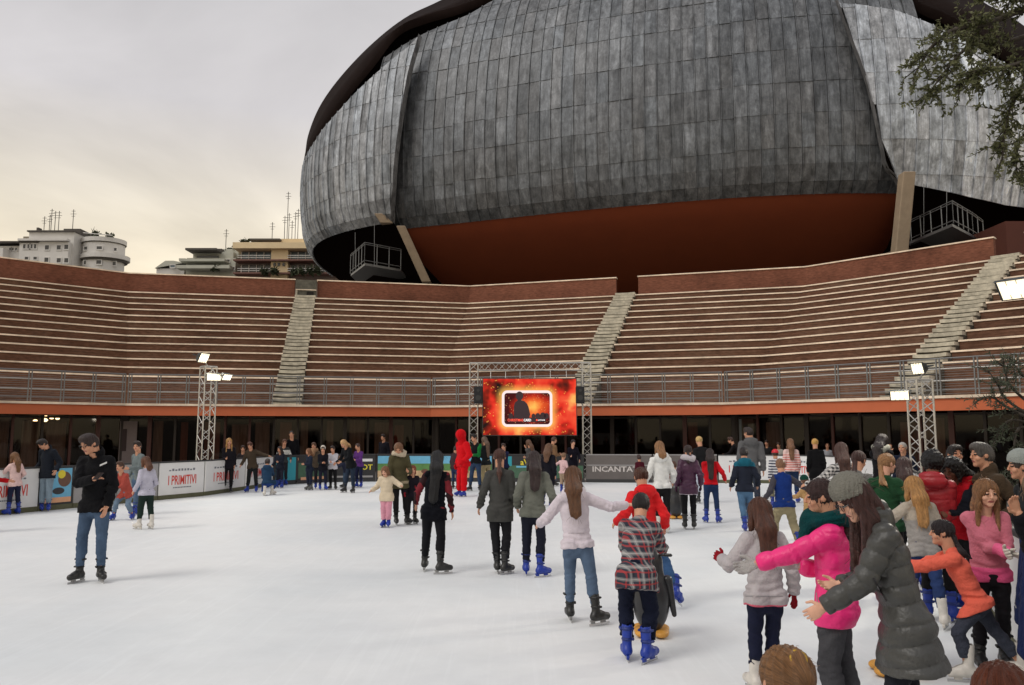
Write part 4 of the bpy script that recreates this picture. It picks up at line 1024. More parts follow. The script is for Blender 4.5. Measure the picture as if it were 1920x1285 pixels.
tr = MB(); base = [(9.4, 8.6, -.1), (9.3, 8.6, 1.6), (9.5, 8.5, 3.2), (9.2, 8.5, 5.0), (9.3, 8.4, 7.0)]
limb(tr, base, .26, .13); tr.build('trunk', M_bark, oak, True)
V_, F_ = [], []; br = MB(); D1 = 8.2
def px3(l): return [W(x, y, d) for x, y, d in l]
fork = np.array((9.2, 8.5, 5.0))
for pts, rr, ntw, tl in [([fork, W(2080, 10, 8.3), W(1935, 15, 8.1), W(1850, 45, 8.0), W(1790, 55, 7.9), W(1745, 90, 7.9), W(1715, 140, 7.9)], (.06, .008), 46, .30),
                         ([W(2080, 10, 8.3), W(1950, 60, 8.4), W(1880, 80, 8.4), W(1820, 85, 8.3), W(1775, 130, 8.2), W(1735, 185, 8.2)], (.04, .006), 46, .30),
                         ([W(2080, 40, 8.3), W(1960, 100, 7.8), W(1890, 125, 7.7), W(1840, 130, 7.7), W(1790, 165, 7.7)], (.035, .006), 44, .28),
                         ([W(2060, 20, 8.3), W(1950, 10, 8.0), W(1900, -5, 8.0), W(1870, -10, 8.0)], (.03, .006), 26, .26),
                         ([W(2080, 40, 8.3), W(1980, 130, 8.1), W(1925, 160, 8.0), W(1898, 195, 8.0), W(1885, 235, 8.0), W(1880, 300, 8.0)], (.03, .005), 36, .26),
                         ([W(2080, 40, 8.3), W(1990, 170, 8.5), W(1940, 230, 8.5), W(1910, 270, 8.5), W(1905, 330, 8.5)], (.03, .005), 30, .26),
                         ([fork, (8.6, 9.5, 7.2), (7.8, 10.3, 8.2), (7.2, 10.8, 8.4)], (.08, .01), 40, .4), ([fork, (10.4, 9.4, 7.5), (11.6, 9.9, 8.8)], (.08, .01), 50, .5), ([fork, (10, 7.4, 7.4), (10.8, 6.6, 8.6)], (.08, .01), 50, .5)]:
    P = limb(br, pts, *rr); leafy(V_, F_, br, P, rng, int(ntw * 1.25), tl * 1.15, 26, .056, .024, .10, .34 if len(pts) > 4 else .3)
br.build('branches', M_bark, oak, True); mesh_obj('crown', V_, F_, M_oak, oak)
olive = thing('olive_tree', 'dark olive tree with thin drooping sprays behind the spectators', 'tree', (8.9, 12.4, 0))
tr = MB(); limb(tr, [(8.9, 12.4, -.1), (8.75, 12.4, .9), (8.95, 12.4, 1.7), (8.7, 12.3, 2.5)], .12, .05); tr.build('trunk', M_bark, olive, True)
V_, F_ = [], []; br = MB(); f0 = np.array((8.9, 12.4, 1.6))
for tgt in [[(1900, 760, 12.2), (1870, 720, 12.1), (1850, 690, 12.1)], [(1910, 740, 12.2), (1885, 700, 12.2), (1880, 670, 12.2)], [(1900, 770, 12.0), (1860, 745, 11.9), (1835, 750, 11.9)], [(1915, 700, 12.4), (1900, 680, 12.4)],
            [(1915, 790, 12.2), (1880, 800, 12.1), (1865, 830, 12.1)], [(1920, 800, 12.2), (1900, 850, 12.0), (1885, 910, 12.0)], [(1930, 850, 12.3), (1905, 920, 12.1), (1895, 970, 12.1)], [(1970, 740, 12.4), (1990, 690, 12.4)], [(1950, 720, 12.6), (1945, 660, 12.6)]]:
    P = limb(br, [f0] + px3(tgt), .03, .004); leafy(V_, F_, br, P, rng, 20, .30, 15, .080, .016, .35, .35)
br.build('branches', M_bark, olive, True); mesh_obj('crown', V_, F_, M_olive, olive)

# ================================================================= people: volumes blended into one surface, then meshed
f32 = np.float32
def surface_nets(F, org, h):
    nx, ny, nz = F.shape; S = F < 0
    c = np.zeros((nx - 1, ny - 1, nz - 1), np.uint8)
    for i in (0, 1):
        for j in (0, 1):
            for k in (0, 1): c += S[i:nx - 1 + i, j:ny - 1 + j, k:nz - 1 + k]
    act = (c > 0) & (c < 8); idx = np.argwhere(act); n = len(idx)
    if n == 0: return np.zeros((0, 3)), []
    vid = np.full(act.shape, -1, np.int64); vid[act] = np.arange(n)
    I, J, K = idx.T; corner = {}
    for i in (0, 1):
        for j in (0, 1):
            for k in (0, 1): corner[i, j, k] = F[I + i, J + j, K + k]
    acc = np.zeros((n, 3)); cnt = np.zeros(n)
    for ax in range(3):
        for a in (0, 1):
            for b in (0, 1):
                p = [0, 0, 0]; o = [q for q in range(3) if q != ax]; p[o[0]], p[o[1]] = a, b; q = list(p); q[ax] = 1
                f0, f1 = corner[tuple(p)], corner[tuple(q)]; m = (f0 < 0) != (f1 < 0)
                t = f0[m] / (f0[m] - f1[m]); v = np.tile(np.array(p, float), (m.sum(), 1)); v[:, ax] = t
                acc[m] += v; cnt[m] += 1
    V = (idx + acc / cnt[:, None]) * h + org
    quads = []
    for ax in range(3):
        o = [q for q in range(3) if q != ax]
        sl0 = [slice(1, -1)] * 3; sl0[ax] = slice(0, -1); sl1 = [slice(1, -1)] * 3; sl1[ax] = slice(1, None)
        s0, s1 = S[tuple(sl0)], S[tuple(sl1)]; e = np.argwhere(s0 != s1)
        if not len(e): continue
        flip = s0[tuple(e.T)]
        b = e.copy(); b[:, o[0]] += 1; b[:, o[1]] += 1
        def cell(da, db): q = b.copy(); q[:, o[0]] += da; q[:, o[1]] += db; return vid[q[:, 0], q[:, 1], q[:, 2]]
        Q = np.stack([cell(-1, -1), cell(0, -1), cell(0, 0), cell(-1, 0)], 1)
        if ax == 1: flip = ~flip
        Q[~flip] = Q[~flip][:, ::-1]
        quads.append(Q)
    Q = np.concatenate(quads); Q = Q[(Q >= 0).all(1)]
    return V, Q
def unit(v): v = np.asarray(v, float); return v / (np.linalg.norm(v) + 1e-12)
class Vol:
    """a list of blended volumes; grown on a grid only as large as its parts"""
    def __init__(s): s.ops = []; s.lo = np.full(3, 1e9); s.hi = np.full(3, -1e9); s.post = []
    def bb(s, p, r): s.lo = np.minimum(s.lo, np.asarray(p) - r); s.hi = np.maximum(s.hi, np.asarray(p) + r)
    def cap(s, a, b, ra, rb, k=.02, cut=None):
        a, b = np.array(a, float), np.array(b, float); s.bb(a, ra); s.bb(b, rb); s.ops.append(('cap', a, b, ra, rb, k, cut)); return s
    def flat(s, a, b, ra, rb, side, dep, q, k=.02, cut=None):
        a, b = np.array(a, float), np.array(b, float); s.bb(a, ra); s.bb(b, rb); s.ops.append(('flat', a, b, ra, rb, k, unit(side), unit(dep), q, cut)); return s
    def ell(s, c, ax, r, k=.02, op='u'):
        c = np.array(c, float)
        if op == 'u': s.bb(c, max(r))
        s.ops.append(('ell', c, [unit(q) for q in ax], r, k, op)); return s
    def sub(s, a, b, ra, rb, k=.005): s.ops.append(('sub', np.array(a, float), np.array(b, float), ra, rb, k)); return s
    def cutp(s, p, n): s.ops.append(('cut', np.array(p, float), unit(n))); return s           # removes the side n points to
    def mesh(s, h, pad=None):
        pad = 3 * h + .02 if pad is None else pad
        lo, hi = s.lo - pad, s.hi + pad; n = np.ceil((hi - lo) / h).astype(int) + 1
        X = (lo[0] + h * np.arange(n[0])).astype(f32)[:, None, None]; Y = (lo[1] + h * np.arange(n[1])).astype(f32)[None, :, None]; Z = (lo[2] + h * np.arange(n[2])).astype(f32)[None, None, :]
        F = np.full(tuple(n), 1.0, f32)
        def smin(A, B, k): 
            w_ = np.clip(.5 + .5 * (B - A) / k, 0, 1); return B + (A - B) * w_ - k * w_ * (1 - w_)
        def hseg(a, b):
            d = b - a; L2 = float(d @ d) + 1e-9
            t = np.clip(((X - f32(a[0])) * f32(d[0]) + (Y - f32(a[1])) * f32(d[1]) + (Z - f32(a[2])) * f32(d[2])) / f32(L2), 0, 1)
            return t, X - f32(a[0]) - t * f32(d[0]), Y - f32(a[1]) - t * f32(d[1]), Z - f32(a[2]) - t * f32(d[2])
        for o in s.ops:
            if o[0] == 'cap':
                _, a, b, ra, rb, k, cut = o; t, x, y, z = hseg(a, b); D = np.sqrt(x * x + y * y + z * z) - (f32(ra) + f32(rb - ra) * t)
                if cut is not None: D = np.maximum(D, (X - f32(cut[0][0])) * f32(cut[1][0]) + (Y - f32(cut[0][1])) * f32(cut[1][1]) + (Z - f32(cut[0][2])) * f32(cut[1][2]))
                F = smin(F, D, f32(k))
            elif o[0] == 'flat':
                _, a, b, ra, rb, k, sd, dp, q, cut = o; t, x, y, z = hseg(a, b); al = np.cross(sd, dp)
                vs_ = x * f32(sd[0]) + y * f32(sd[1]) + z * f32(sd[2]); vd = (x * f32(dp[0]) + y * f32(dp[1]) + z * f32(dp[2])) / f32(q); vl = x * f32(al[0]) + y * f32(al[1]) + z * f32(al[2])
                D = (np.sqrt(vs_ * vs_ + vd * vd + vl * vl) - (f32(ra) + f32(rb - ra) * t)) * f32((1 + q) / 2)
                F = smin(F, D, f32(k))
            elif o[0] == 'ell':
                _, c, ax, r, k, op = o; x, y, z = X - f32(c[0]), Y - f32(c[1]), Z - f32(c[2]); e = 0
                for q, rr in zip(ax, r): e = e + ((x * f32(q[0]) + y * f32(q[1]) + z * f32(q[2])) / f32(rr)) ** 2
                D = (np.sqrt(e) - 1) * f32(min(r))
                F = smin(F, D, f32(k)) if op == 'u' else -smin(-F, D, f32(k))
            elif o[0] == 'sub':
                _, a, b, ra, rb, k = o; t, x, y, z = hseg(a, b); D = np.sqrt(x * x + y * y + z * z) - (f32(ra) + f32(rb - ra) * t); F = -smin(-F, D, f32(k))
            elif o[0] == 'cut':
                _, p, nn = o; F = np.maximum(F, (X - f32(p[0])) * f32(nn[0]) + (Y - f32(p[1])) * f32(nn[1]) + (Z - f32(p[2])) * f32(nn[2]))
            elif o[0] == 'disp': F = F - o[1](X, Y, Z).astype(f32)
        return surface_nets(F, lo, h)
    def disp(s, fn): s.ops.append(('disp', fn)); return s
def np_mesh(name, V, Q, mats, midx=None, parent=None):
    me = bpy.data.meshes.new(name); V = np.asarray(V, np.float32); Q = np.asarray(Q, np.int32); k = Q.shape[1] if len(Q) else 4
    me.vertices.add(len(V)); me.vertices.foreach_set('co', V.ravel()); me.loops.add(Q.size); me.loops.foreach_set('vertex_index', Q.ravel())
    me.polygons.add(len(Q)); me.polygons.foreach_set('loop_start', np.arange(0, Q.size, k)); me.polygons.foreach_set('loop_total', np.full(len(Q), k))
    for m in mats: me.materials.append(m)
    if midx is not None: me.polygons.foreach_set('material_index', midx)
    me.polygons.foreach_set('use_smooth', np.ones(len(Q), bool)); me.update(); me.validate()
    o = bpy.data.objects.new(name, me); COL.objects.link(o)
    if parent: attach(o, parent)
    return o
def wrinkles(amp, seed, along=None):
    r_ = np.random.RandomState(seed); k1, k2, k3 = (r_.normal(0, 1, 3) for _ in range(3))
    k1 = unit(k1 * (1, 1, 1.8)) * 62; k2 = unit(k2) * 24; k3 = unit(k3) * 13; p = r_.uniform(0, 6, 3)
    k4 = unit(r_.normal(0, 1, 3) * (1, 1, 1.5)) * 128; k5 = unit(r_.normal(0, 1, 3)) * 40
    return lambda X, Y, Z: amp * (.42 * np.sin(k4[0] * X + k4[1] * Y + k4[2] * Z + 2.0 * np.sin(k5[0] * X + k5[1] * Y + k5[2] * Z)) * np.sin(k3[0] * X * 1.7 + k3[1] * Y - k3[2] * Z) + np.sin(k1[0] * X + k1[1] * Y + k1[2] * Z + 2.2 * np.sin(k2[0] * X + k2[1] * Y + k2[2] * Z + p[0]) + p[1]) * (.55 + .45 * np.sin(k3[0] * X + k3[1] * Y + k3[2] * Z + p[2])))
# ---------------------------------------------------------------- cloth, skin and hair
def cloth(c, kind='plain'):
    key = 'cloth_%s_%02x%02x%02x' % (kind, *c); lin = srgb(*c)
    if key in MAT: return MAT[key]
    if kind == 'plain': m = mat(key, lin, .9, noise=.16, nscale=9, bump=.45, bscale=70, spec=.08)
    elif kind == 'knit': m = mat(key, lin, .95, noise=.14, nscale=25, bump=.7, bscale=110, spec=.08)
    elif kind == 'denim': m = mat(key, lin, .9, noise=.30, nscale=5, bump=.4, bscale=90, spec=.1)
    elif kind == 'shiny': m = mat(key, lin, .42, noise=.12, nscale=8, bump=.45, bscale=26, spec=.45)
    elif kind == 'legging': m = mat(key, lin, .75, noise=.10, nscale=8, bump=.2, bscale=60, spec=.14)
    m.node_tree.nodes['Principled BSDF'].inputs['Sheen Weight'].default_value = .03 if kind in ('plain', 'knit') else 0
    return m
def hairm(c):
    key = 'hair_%02x%02x%02x' % c
    if key in MAT: return MAT[key]
    m = bpy.data.materials.new(key); m.use_nodes = True; t = m.node_tree; b = t.nodes['Principled BSDF']; col = srgb(*c)
    at = t.nodes.new('ShaderNodeAttribute'); at.attribute_name = 'strand'
    def nz(sc, det):
        mp = t.nodes.new('ShaderNodeMapping'); mp.inputs['Scale'].default_value = sc; t.links.new(at.outputs['Vector'], mp.inputs[0])
        n = t.nodes.new('ShaderNodeTexNoise'); n.inputs['Scale'].default_value = 1; n.inputs['Detail'].default_value = det; n.inputs['Roughness'].default_value = .7; t.links.new(mp.outputs[0], n.inputs['Vector']); return n.outputs[0]
    fine, lock = nz((26, 4, 9), 5), nz((6, 3, 5), 2)
    def mr(x, lo, hi):
        q = t.nodes.new('ShaderNodeMapRange'); q.inputs[1].default_value = .3; q.inputs[2].default_value = .7; q.inputs[3].default_value = lo; q.inputs[4].default_value = hi; t.links.new(x, q.inputs[0]); return q.outputs[0]
    mm = t.nodes.new('ShaderNodeMath'); mm.operation = 'MULTIPLY'; t.links.new(mr(fine, .50, 1.55), mm.inputs[0]); t.links.new(mr(lock, .65, 1.35), mm.inputs[1])
    sc = t.nodes.new('ShaderNodeVectorMath'); sc.operation = 'SCALE'; sc.inputs[0].default_value = col; t.links.new(mm.outputs[0], sc.inputs[3]); t.links.new(sc.outputs[0], b.inputs['Base Color'])
    bp = t.nodes.new('ShaderNodeBump'); bp.inputs['Strength'].default_value = .8; bp.inputs['Distance'].default_value = .006; t.links.new(mm.outputs[0], bp.inputs['Height']); t.links.new(bp.outputs[0], b.inputs['Normal'])
    b.inputs['Roughness'].default_value = .42; b.inputs['Specular IOR Level'].default_value = .4; b.inputs['Anisotropic'].default_value = .5
    MAT[key] = m; return m
def skinm(tone):
    key = 'skin_%d' % tone; c = {0: (214, 164, 138), 1: (196, 144, 116), 2: (170, 118, 92), 3: (110, 72, 55)}[tone]
    return mat(key, srgb(*c), .5, noise=.07, nscale=20, spec=.35)
M_eye = mat('eye_dark', (.02, .014, .012), .25); M_lip = mat('lips', srgb(150, 80, 75), .5)
def pattern(name, build):
    m = bpy.data.materials.new(name); m.use_nodes = True; t = m.node_tree; b = t.nodes['Principled BSDF']; b.inputs['Roughness'].default_value = .9; b.inputs['Specular IOR Level'].default_value = .2
    c = t.nodes.new('ShaderNodeTexCoord'); sp = t.nodes.new('ShaderNodeSeparateXYZ')
    # the weave is bent by the folds
    n = t.nodes.new('ShaderNodeTexNoise'); n.inputs['Scale'].default_value = 5; t.links.new(c.outputs['Object'], n.inputs['Vector'])
    sc_ = t.nodes.new('ShaderNodeVectorMath'); sc_.operation = 'SCALE'; sc_.inputs[3].default_value = .03; t.links.new(n.outputs['Color'], sc_.inputs[0])
    ad = t.nodes.new('ShaderNodeVectorMath'); t.links.new(c.outputs['Object'], ad.inputs[0]); t.links.new(sc_.outputs[0], ad.inputs[1]); t.links.new(ad.outputs[0], sp.inputs[0])
    def M(op, a, bb=None):
        q = t.nodes.new('ShaderNodeMath'); q.operation = op
        for i, v in enumerate((a, bb)):
            if v is None: continue
            if isinstance(v, (int, float)): q.inputs[i].default_value = v
            else: t.links.new(v, q.inputs[i])
        return q.outputs[0]
    def mix(f, a, bb):
        q = t.nodes.new('ShaderNodeMixRGB')
        if isinstance(f, float): q.inputs[0].default_value = f
        else: t.links.new(f, q.inputs[0])
        for i, v in ((1, a), (2, bb)):
            if isinstance(v, tuple): q.inputs[i].default_value = (*v, 1)
            else: t.links.new(v, q.inputs[i])
        return q.outputs[0]
    t.links.new(build(M, mix, sp.outputs, n.outputs[0]), b.inputs['Base Color']); MAT[name] = m; return m
def plaid(M, mix, s, n):
    col = (.035, .04, .055)
    band = lambda v, k, a, w_: M('LESS_THAN', M('ABSOLUTE', M('SUBTRACT', M('FRACT', M('MULTIPLY', v, k)), a)), w_)
    for v in (M('ADD', s[0], M('MULTIPLY', s[1], .7)), s[2]):
        col = mix(M('MULTIPLY', band(v, 11, .5, .15), .38), col, (.36, .35, .34)); col = mix(M('MULTIPLY', band(v, 11, .1, .07), .6), col, (.42, .05, .05)); col = mix(M('MULTIPLY', band(v, 11, .5, .035), .4), col, (.55, .53, .51))
    return col
def check(M, mix, s, n):
    a = M('LESS_THAN', M('FRACT', M('MULTIPLY', M('ADD', s[0], s[1]), 22)), .5); b = M('LESS_THAN', M('FRACT', M('MULTIPLY', s[2], 22)), .5)
    return mix(M('MULTIPLY', M('ADD', a, b), .5), (.03, .03, .035), (.62, .60, .58))
def stripes(M, mix, s, n): return mix(M('LESS_THAN', M('FRACT', M('MULTIPLY', s[2], 15)), .45), (.62, .62, .64), (.03, .035, .07))
def pinkstripe(M, mix, s, n): return mix(M('MULTIPLY', M('LESS_THAN', M('FRACT', M('MULTIPLY', s[2], 16)), .3), M('LESS_THAN', s[2], 1.28)), (.70, .50, .47), (.55, .09, .07))
def floral(M, mix, s, n): return mix(M('GREATER_THAN', n, .52), (.025, .010, .012), (.17, .018, .026))
CL_plaid = pattern('plaid_shirt', plaid); CL_check = pattern('checked_wool', check); CL_stripe = pattern('striped_jersey', stripes); CL_pinkstripe = pattern('pink_striped_top', pinkstripe); CL_floral = pattern('dark_red_floral', floral)

# ---------------------------------------------------------------- skates (shared between all skaters)
def boot_mesh(name, m, m2, figure=False):
    v = Vol(); X_, Y_, Z_ = (1, 0, 0), (0, 1, 0), (0, 0, 1)
    v.cap((0, -.005, .02), (0, -.012, .17), .042, .047, .03); v.cap((0, -.03, -.035), (0, .05, -.03), .046, .045, .03); v.cap((0, .05, -.035), (0, .135, -.045), .044, .036, .03)
    v.sub((0, -.012, .175), (0, -.012, .26), .039, .042, .006); v.cutp((0, 0, .195), Z_); v.cutp((0, 0, -.072), (0, 0, -1))
    if not figure:
        for a, b, r_ in (((0, -.01, .15), (0, -.01, .151), .056), ((0, -.005, .06), (0, -.005, .061), .052), ((0, .055, -.01), (0, .056, -.012), .052)):
            v.ell(a, (X_, Y_, Z_), (r_, r_ * 1.02, .014), .004)
        v.cap((.048, -.03, .15), (.053, .02, .15), .012, .012, .004); v.cap((.05, -.03, .06), (.055, .02, .06), .012, .012, .004); v.cap((-.055, -.03, .15), (-.06, .02, .15), .012, .012, .004)
    V, Q = v.mesh(.0065); cz = V[Q].mean(1)
    mi = np.where((np.abs(cz[:, 2] - .15) < .016) | (np.abs(cz[:, 2] - .06) < .015), 1, 0) if not figure else np.where((cz[:, 1] > .01) & (np.abs(cz[:, 0]) < .014) & (cz[:, 2] > -.02), 1, 0)
    o = np_mesh(name, V, Q, [m, m2], mi); me = o.data; bpy.data.objects.remove(o); return me
def blade_mesh(name, hold):
    b = MB(); b.box(-.012, .012, -.085, .15, -.082, -.066); b.box(-.010, .010, -.075, -.03, -.102, -.082); b.box(-.010, .010, .05, .11, -.102, -.082)
    nh = len(b.f); b.box(-.003, .003, -.10, .165, -.122, -.100)
    o = mesh_obj(name, b.v, b.f, mats=[hold, MAT['blade_steel']], midx=[0] * nh + [1] * 6); me = o.data; bpy.data.objects.remove(o); return me
mat('blade_steel', (.55, .55, .55), .25, metal=.9)
SK = {}
for nm, c, c2 in (('blue', (20, 52, 150), (16, 40, 112)), ('black', (34, 34, 34), (20, 20, 21)), ('white', (205, 200, 192), (150, 146, 140)), ('grey', (92, 94, 92), (60, 62, 60))):
    m1 = mat('skate_' + nm, srgb(*c), .42, noise=.15, nscale=20); m2 = mat('skate_trim_' + nm, srgb(*c2), .5)
    SK[nm] = (boot_mesh('skate', m1, m2, nm == 'white'), blade_mesh('blade', m1 if nm != 'black' else mat('holder_grey', (.25, .25, .25), .4)))
SHOE = boot_mesh('shoe', mat('shoe_dark', (.03, .028, .026), .6), mat('shoe_trim', (.05, .05, .05), .6), True)

def ik(a, t, l1, l2, pole):
    a, t = np.array(a, float), np.array(t, float); d = t - a; D = np.linalg.norm(d); D2 = min(max(D, abs(l1 - l2) + .01), (l1 + l2) * .999); u = d / D; t = a + u * D2
    x = (l1 * l1 - l2 * l2 + D2 * D2) / (2 * D2); y = math.sqrt(max(l1 * l1 - x * x, 0)); p = np.array(pole, float); p = p - u * (p @ u); p = unit(p)
    return a + u * x + p * y, t
ARMS = {'down': (.16, .05, -.96), 'fwd': (.02, .85, -.42), 'out': (.82, .10, -.50), 'bent': (-.18, .50, -.52), 'chest': (-.42, .42, -.28), 'back': (.15, -.25, -.93), 'low': (.40, .30, -.80), 'face': (-.30, .42, .12), 'phone': (-.15, .60, -.30), 'pocket': (.14, .08, -.66), 'up': (.25, .55, .50), 'side': (.60, .05, -.76)}
UP = np.array((0, 0, 1.0)); SEED = [0]
def person(x, d=None, fy=None, hy=None, hgt=None, yaw=0, label='', top=None, pants=((30, 32, 45), 'legging'), skates='blue', hair=('short', (40, 28, 22)), skin=1, lean=0, side=0, twist=0, drop=0.0,
           L='down', R_='down', head=(0, 0), feet=((-1, 0, 0, 0, 0), (1, 0, 0, 0, 0)), glove=None, hat=None, scarf=None, sex='k', hands=True, group='skaters on the ice', shift=(0, 0), glasses=False, name='person', polL=None, polR=None, wide=1.0, at=None, zoff=0.0):
    SEED[0] += 1; sd = SEED[0]; rs = np.random.RandomState(sd)
    if at is not None: B = np.array(at, float)
    else: B = G(x, fy) if fy else W(x, 812, d)
    B = np.array((B[0], B[1], zoff)); d = float(B[1])
    if skates in SK: B[2] += .012
    if hgt is None: hgt = W(x, hy, d)[2] - zoff - (.045 if skates in SK else 0)
    lean += rs.uniform(-1, 4) * (lean == 0); side += rs.uniform(-2.5, 2.5); twist += rs.uniform(-8, 8); head = (head[0] + rs.uniform(-9, 9), head[1] + rs.uniform(-2, 7))
    if feet[0] == (-1, 0, 0, 0, 0): feet = ((-1 - rs.uniform(-.2, .5), rs.uniform(-.05, .05), 0, rs.uniform(0, 30), 0), (1 + rs.uniform(-.2, .5), rs.uniform(-.05, .05), 0, rs.uniform(-35, 0), 0))
    h = hgt; bsz = min(.62 + .22 * h, 1.02); sk = (.122 if skates in SK else .072) * bsz
    cell = min(max(d * .0011, .0078), .026)
    y_ = R(yaw); f = np.array((-math.sin(y_), math.cos(y_), 0)); r = np.array((math.cos(y_), math.sin(y_), 0))
    P = B + UP * (sk - .072 * bsz + (.50 - drop) * h) + r * shift[0] * h + f * shift[1] * h
    sp = unit(UP + f * math.tan(R(lean)) + r * math.tan(R(side)))
    tw = R(twist); rt = r * math.cos(tw) + f * math.sin(tw); rt = unit(rt - sp * (rt @ sp)); ft = np.cross(sp, rt)
    at_ = lambda k: P + sp * k * h
    wst, chs, nck = at_(.10), at_(.215), at_(.325); sw = (.100 if sex == 'm' else .086) * h * wide
    shL, shR = at_(.290) - rt * sw, at_(.290) + rt * sw
    hh = .09 * h + .075
    hy_, hp = R(head[0]), R(head[1]); spn = unit(sp * .6 + UP * .4)
    hf = ft * math.cos(hy_) - rt * math.sin(hy_); hr = unit(np.cross(hf, spn)); hf = np.cross(spn, hr)
    hu = unit(spn * math.cos(hp) - hf * math.sin(-hp) * -1) if False else unit(spn * math.cos(hp) + hf * math.sin(hp) * 1.0); hf = np.cross(hu, hr)      # pitch > 0 bows the head
    nt_ = nck + unit(sp + hu) * .045 * h; hc = nt_ + hu * hh * .48 + hf * .03 * h
    H = lambda a, b, c: hc + (hr * a + hf * b + hu * c) * hh           # head frame: right, forward, up in head heights
    ua, fa = .172 * h, .15 * h; la = ua + fa
    arms = []
    for sgn, sh, tg, pol in ((-1, shL, L, polL), (1, shR, R_, polR)):
        tg = ARMS.get(tg, tg) if isinstance(tg, str) else tg
        if tg[2] < -.6 and tg[0] > 0: tg = (tg[0] * .62, tg[1], tg[2])
        T = sh + (r * sgn * tg[0] + f * tg[1] + UP * tg[2]) * la
        pl = pol if pol is not None else (.28, -.75, -.45)
        el, T = ik(sh, T, ua, fa, r * sgn * pl[0] + f * pl[1] + UP * pl[2]); arms.append((sgn, sh, el, T))
    legs = []
    for (sx, fw, lf, fyaw, fpit), hs_ in zip(feet, (-1, 1)):
        fd = R(fyaw); ff = f * math.cos(fd) - r * math.sin(fd) * 1.0
        an = B + r * (sx * .062 * h) + f * (fw * h) + UP * (sk + lf * h); hip = P + r * hs_ * .05 * h - sp * .015 * h
        ll = .5 * (.485 * h - .072 * bsz) * 1.006; kn, an = ik(hip, an, ll, ll, ff * 1.0 + f * .3); legs.append((hip, kn, an, ff, fpit))
    th = thing(name, label, 'person', B, 0, group)
    SKN = skinm(skin); HR = hairm(hair[1]) if hair[1] else None
    # --- body: head, neck, trunk, limbs and hands in one mesh
    fine = min(max(d * .0007, .0058), .014); v = Vol(); A3 = (hr, hf, hu)
    v.ell(H(0, -.03, .12), A3, (.335 * hh, .41 * hh, .385 * hh), .01); v.ell(H(0, .09, -.20), A3, (.245 * hh, .285 * hh, .29 * hh), .09 * hh)
    v.cap(H(0, .395, .06), H(0, .450, -.085), .026 * hh, .043 * hh, .03 * hh); v.cap(H(-.032, .42, -.10), H(.032, .42, -.10), .032 * hh, .032 * hh, .03 * hh)
    for s in (-1, 1):
        v.ell(H(s * .15, .40, .045), A3, (.085 * hh, .06 * hh, .055 * hh), .03 * hh, 's'); v.ell(H(s * .15, .345, .045), A3, (.062 * hh, .05 * hh, .05 * hh), .01 * hh)
        v.ell(H(s * .345, -.03, .0), A3, (.04 * hh, .085 * hh, .12 * hh), .02 * hh); v.ell(H(s * .17, .25, -.13), A3, (.10 * hh, .10 * hh, .10 * hh), .06 * hh)
    v.cap(H(-.075, .345, -.245), H(.075, .345, -.245), .034 * hh, .034 * hh, .03 * hh); v.ell(H(0, .27, -.40), A3, (.11 * hh, .10 * hh, .085 * hh), .06 * hh)
    v.cap(nck - sp * .02 * h, hc - hu * hh * .2 - hf * .02 * h, .034 * h, .27 * hh, .05 * hh)
    V, Q = v.mesh(fine); q = (V[Q].mean(1) - hc) / hh; a, b, c = q @ hr, q @ hf, q @ hu; mi = np.zeros(len(Q), np.int32)
    aa = np.abs(a); mi[(aa > .085) & (aa < .215) & (np.abs(c - .045) < .030) & (b > .28)] = 1; mi[(aa > .07) & (aa < .25) & (c > .125) & (c < .165) & (b > .25)] = 2; mi[(aa < .105) & (np.abs(c + .245) < .035) & (b > .30)] = 3
    VS, QS, MS = [V], [Q], [mi]; nv = len(V)
    v = Vol(); bs = .013
    v.flat(P, wst, .080 * h - bs, .072 * h - bs, rt, ft, .66); v.flat(wst, chs, .072 * h - bs, .080 * h - bs, rt, ft, .64, .02); v.flat(chs, at_(.27), .080 * h - bs, .05 * h, rt, ft, .6, .02)
    v.cap(nck - sp * .04 * h, nck + sp * .01 * h, .038 * h, .036 * h, .02)
    for sgn, sh, el, T in arms: v.cap(nck - sp * .035 * h, sh, .022 * h, .024 * h, .015); v.cap(sh, el, .025 * h, .021 * h, .01); v.cap(el, T, .021 * h, .0175 * h, .008)
    for hip, kn, an, ff, fp in legs: v.cap(hip, kn, .044 * h - .004, .028 * h - .004, .02); v.cap(kn, an, .028 * h - .004, .018 * h, .012)
    V, Q = v.mesh(max(cell, .014)); VS.append(V); QS.append(Q + nv); MS.append(np.zeros(len(Q), np.int32)); nv += len(V)
    gl = []
    for sgn, sh, el, T in arms:
        if not hands: continue
        ax = unit(T - el); tdir = unit((f + UP * .25) - ax * ((f + UP * .25) @ ax)) if abs(ax @ f) < .9 else unit(UP * 1.0 - r * sgn * .5 - ax * ((UP - r * sgn * .5) @ ax))
        nrm = unit(np.cross(ax, tdir)) * (-sgn if abs(ax @ f) < .9 else sgn)
        if abs(ax @ f) < .9 and (nrm @ (-r * sgn)) < 0: nrm = -nrm
        s = h * (.80 if not glove else .95); v = Vol(); w0 = T + ax * .004 * s; pm = T + ax * .05 * s
        rf = .0062 * s if not glove else .0085 * s
        v.cap(T - ax * .03 * s, w0, .0185 * s, .016 * s, .008); v.flat(w0 + ax * .008 * s, pm, .022 * s, .026 * s, tdir, nrm, .42, .01)
        cu = rs.uniform(.35, .8)
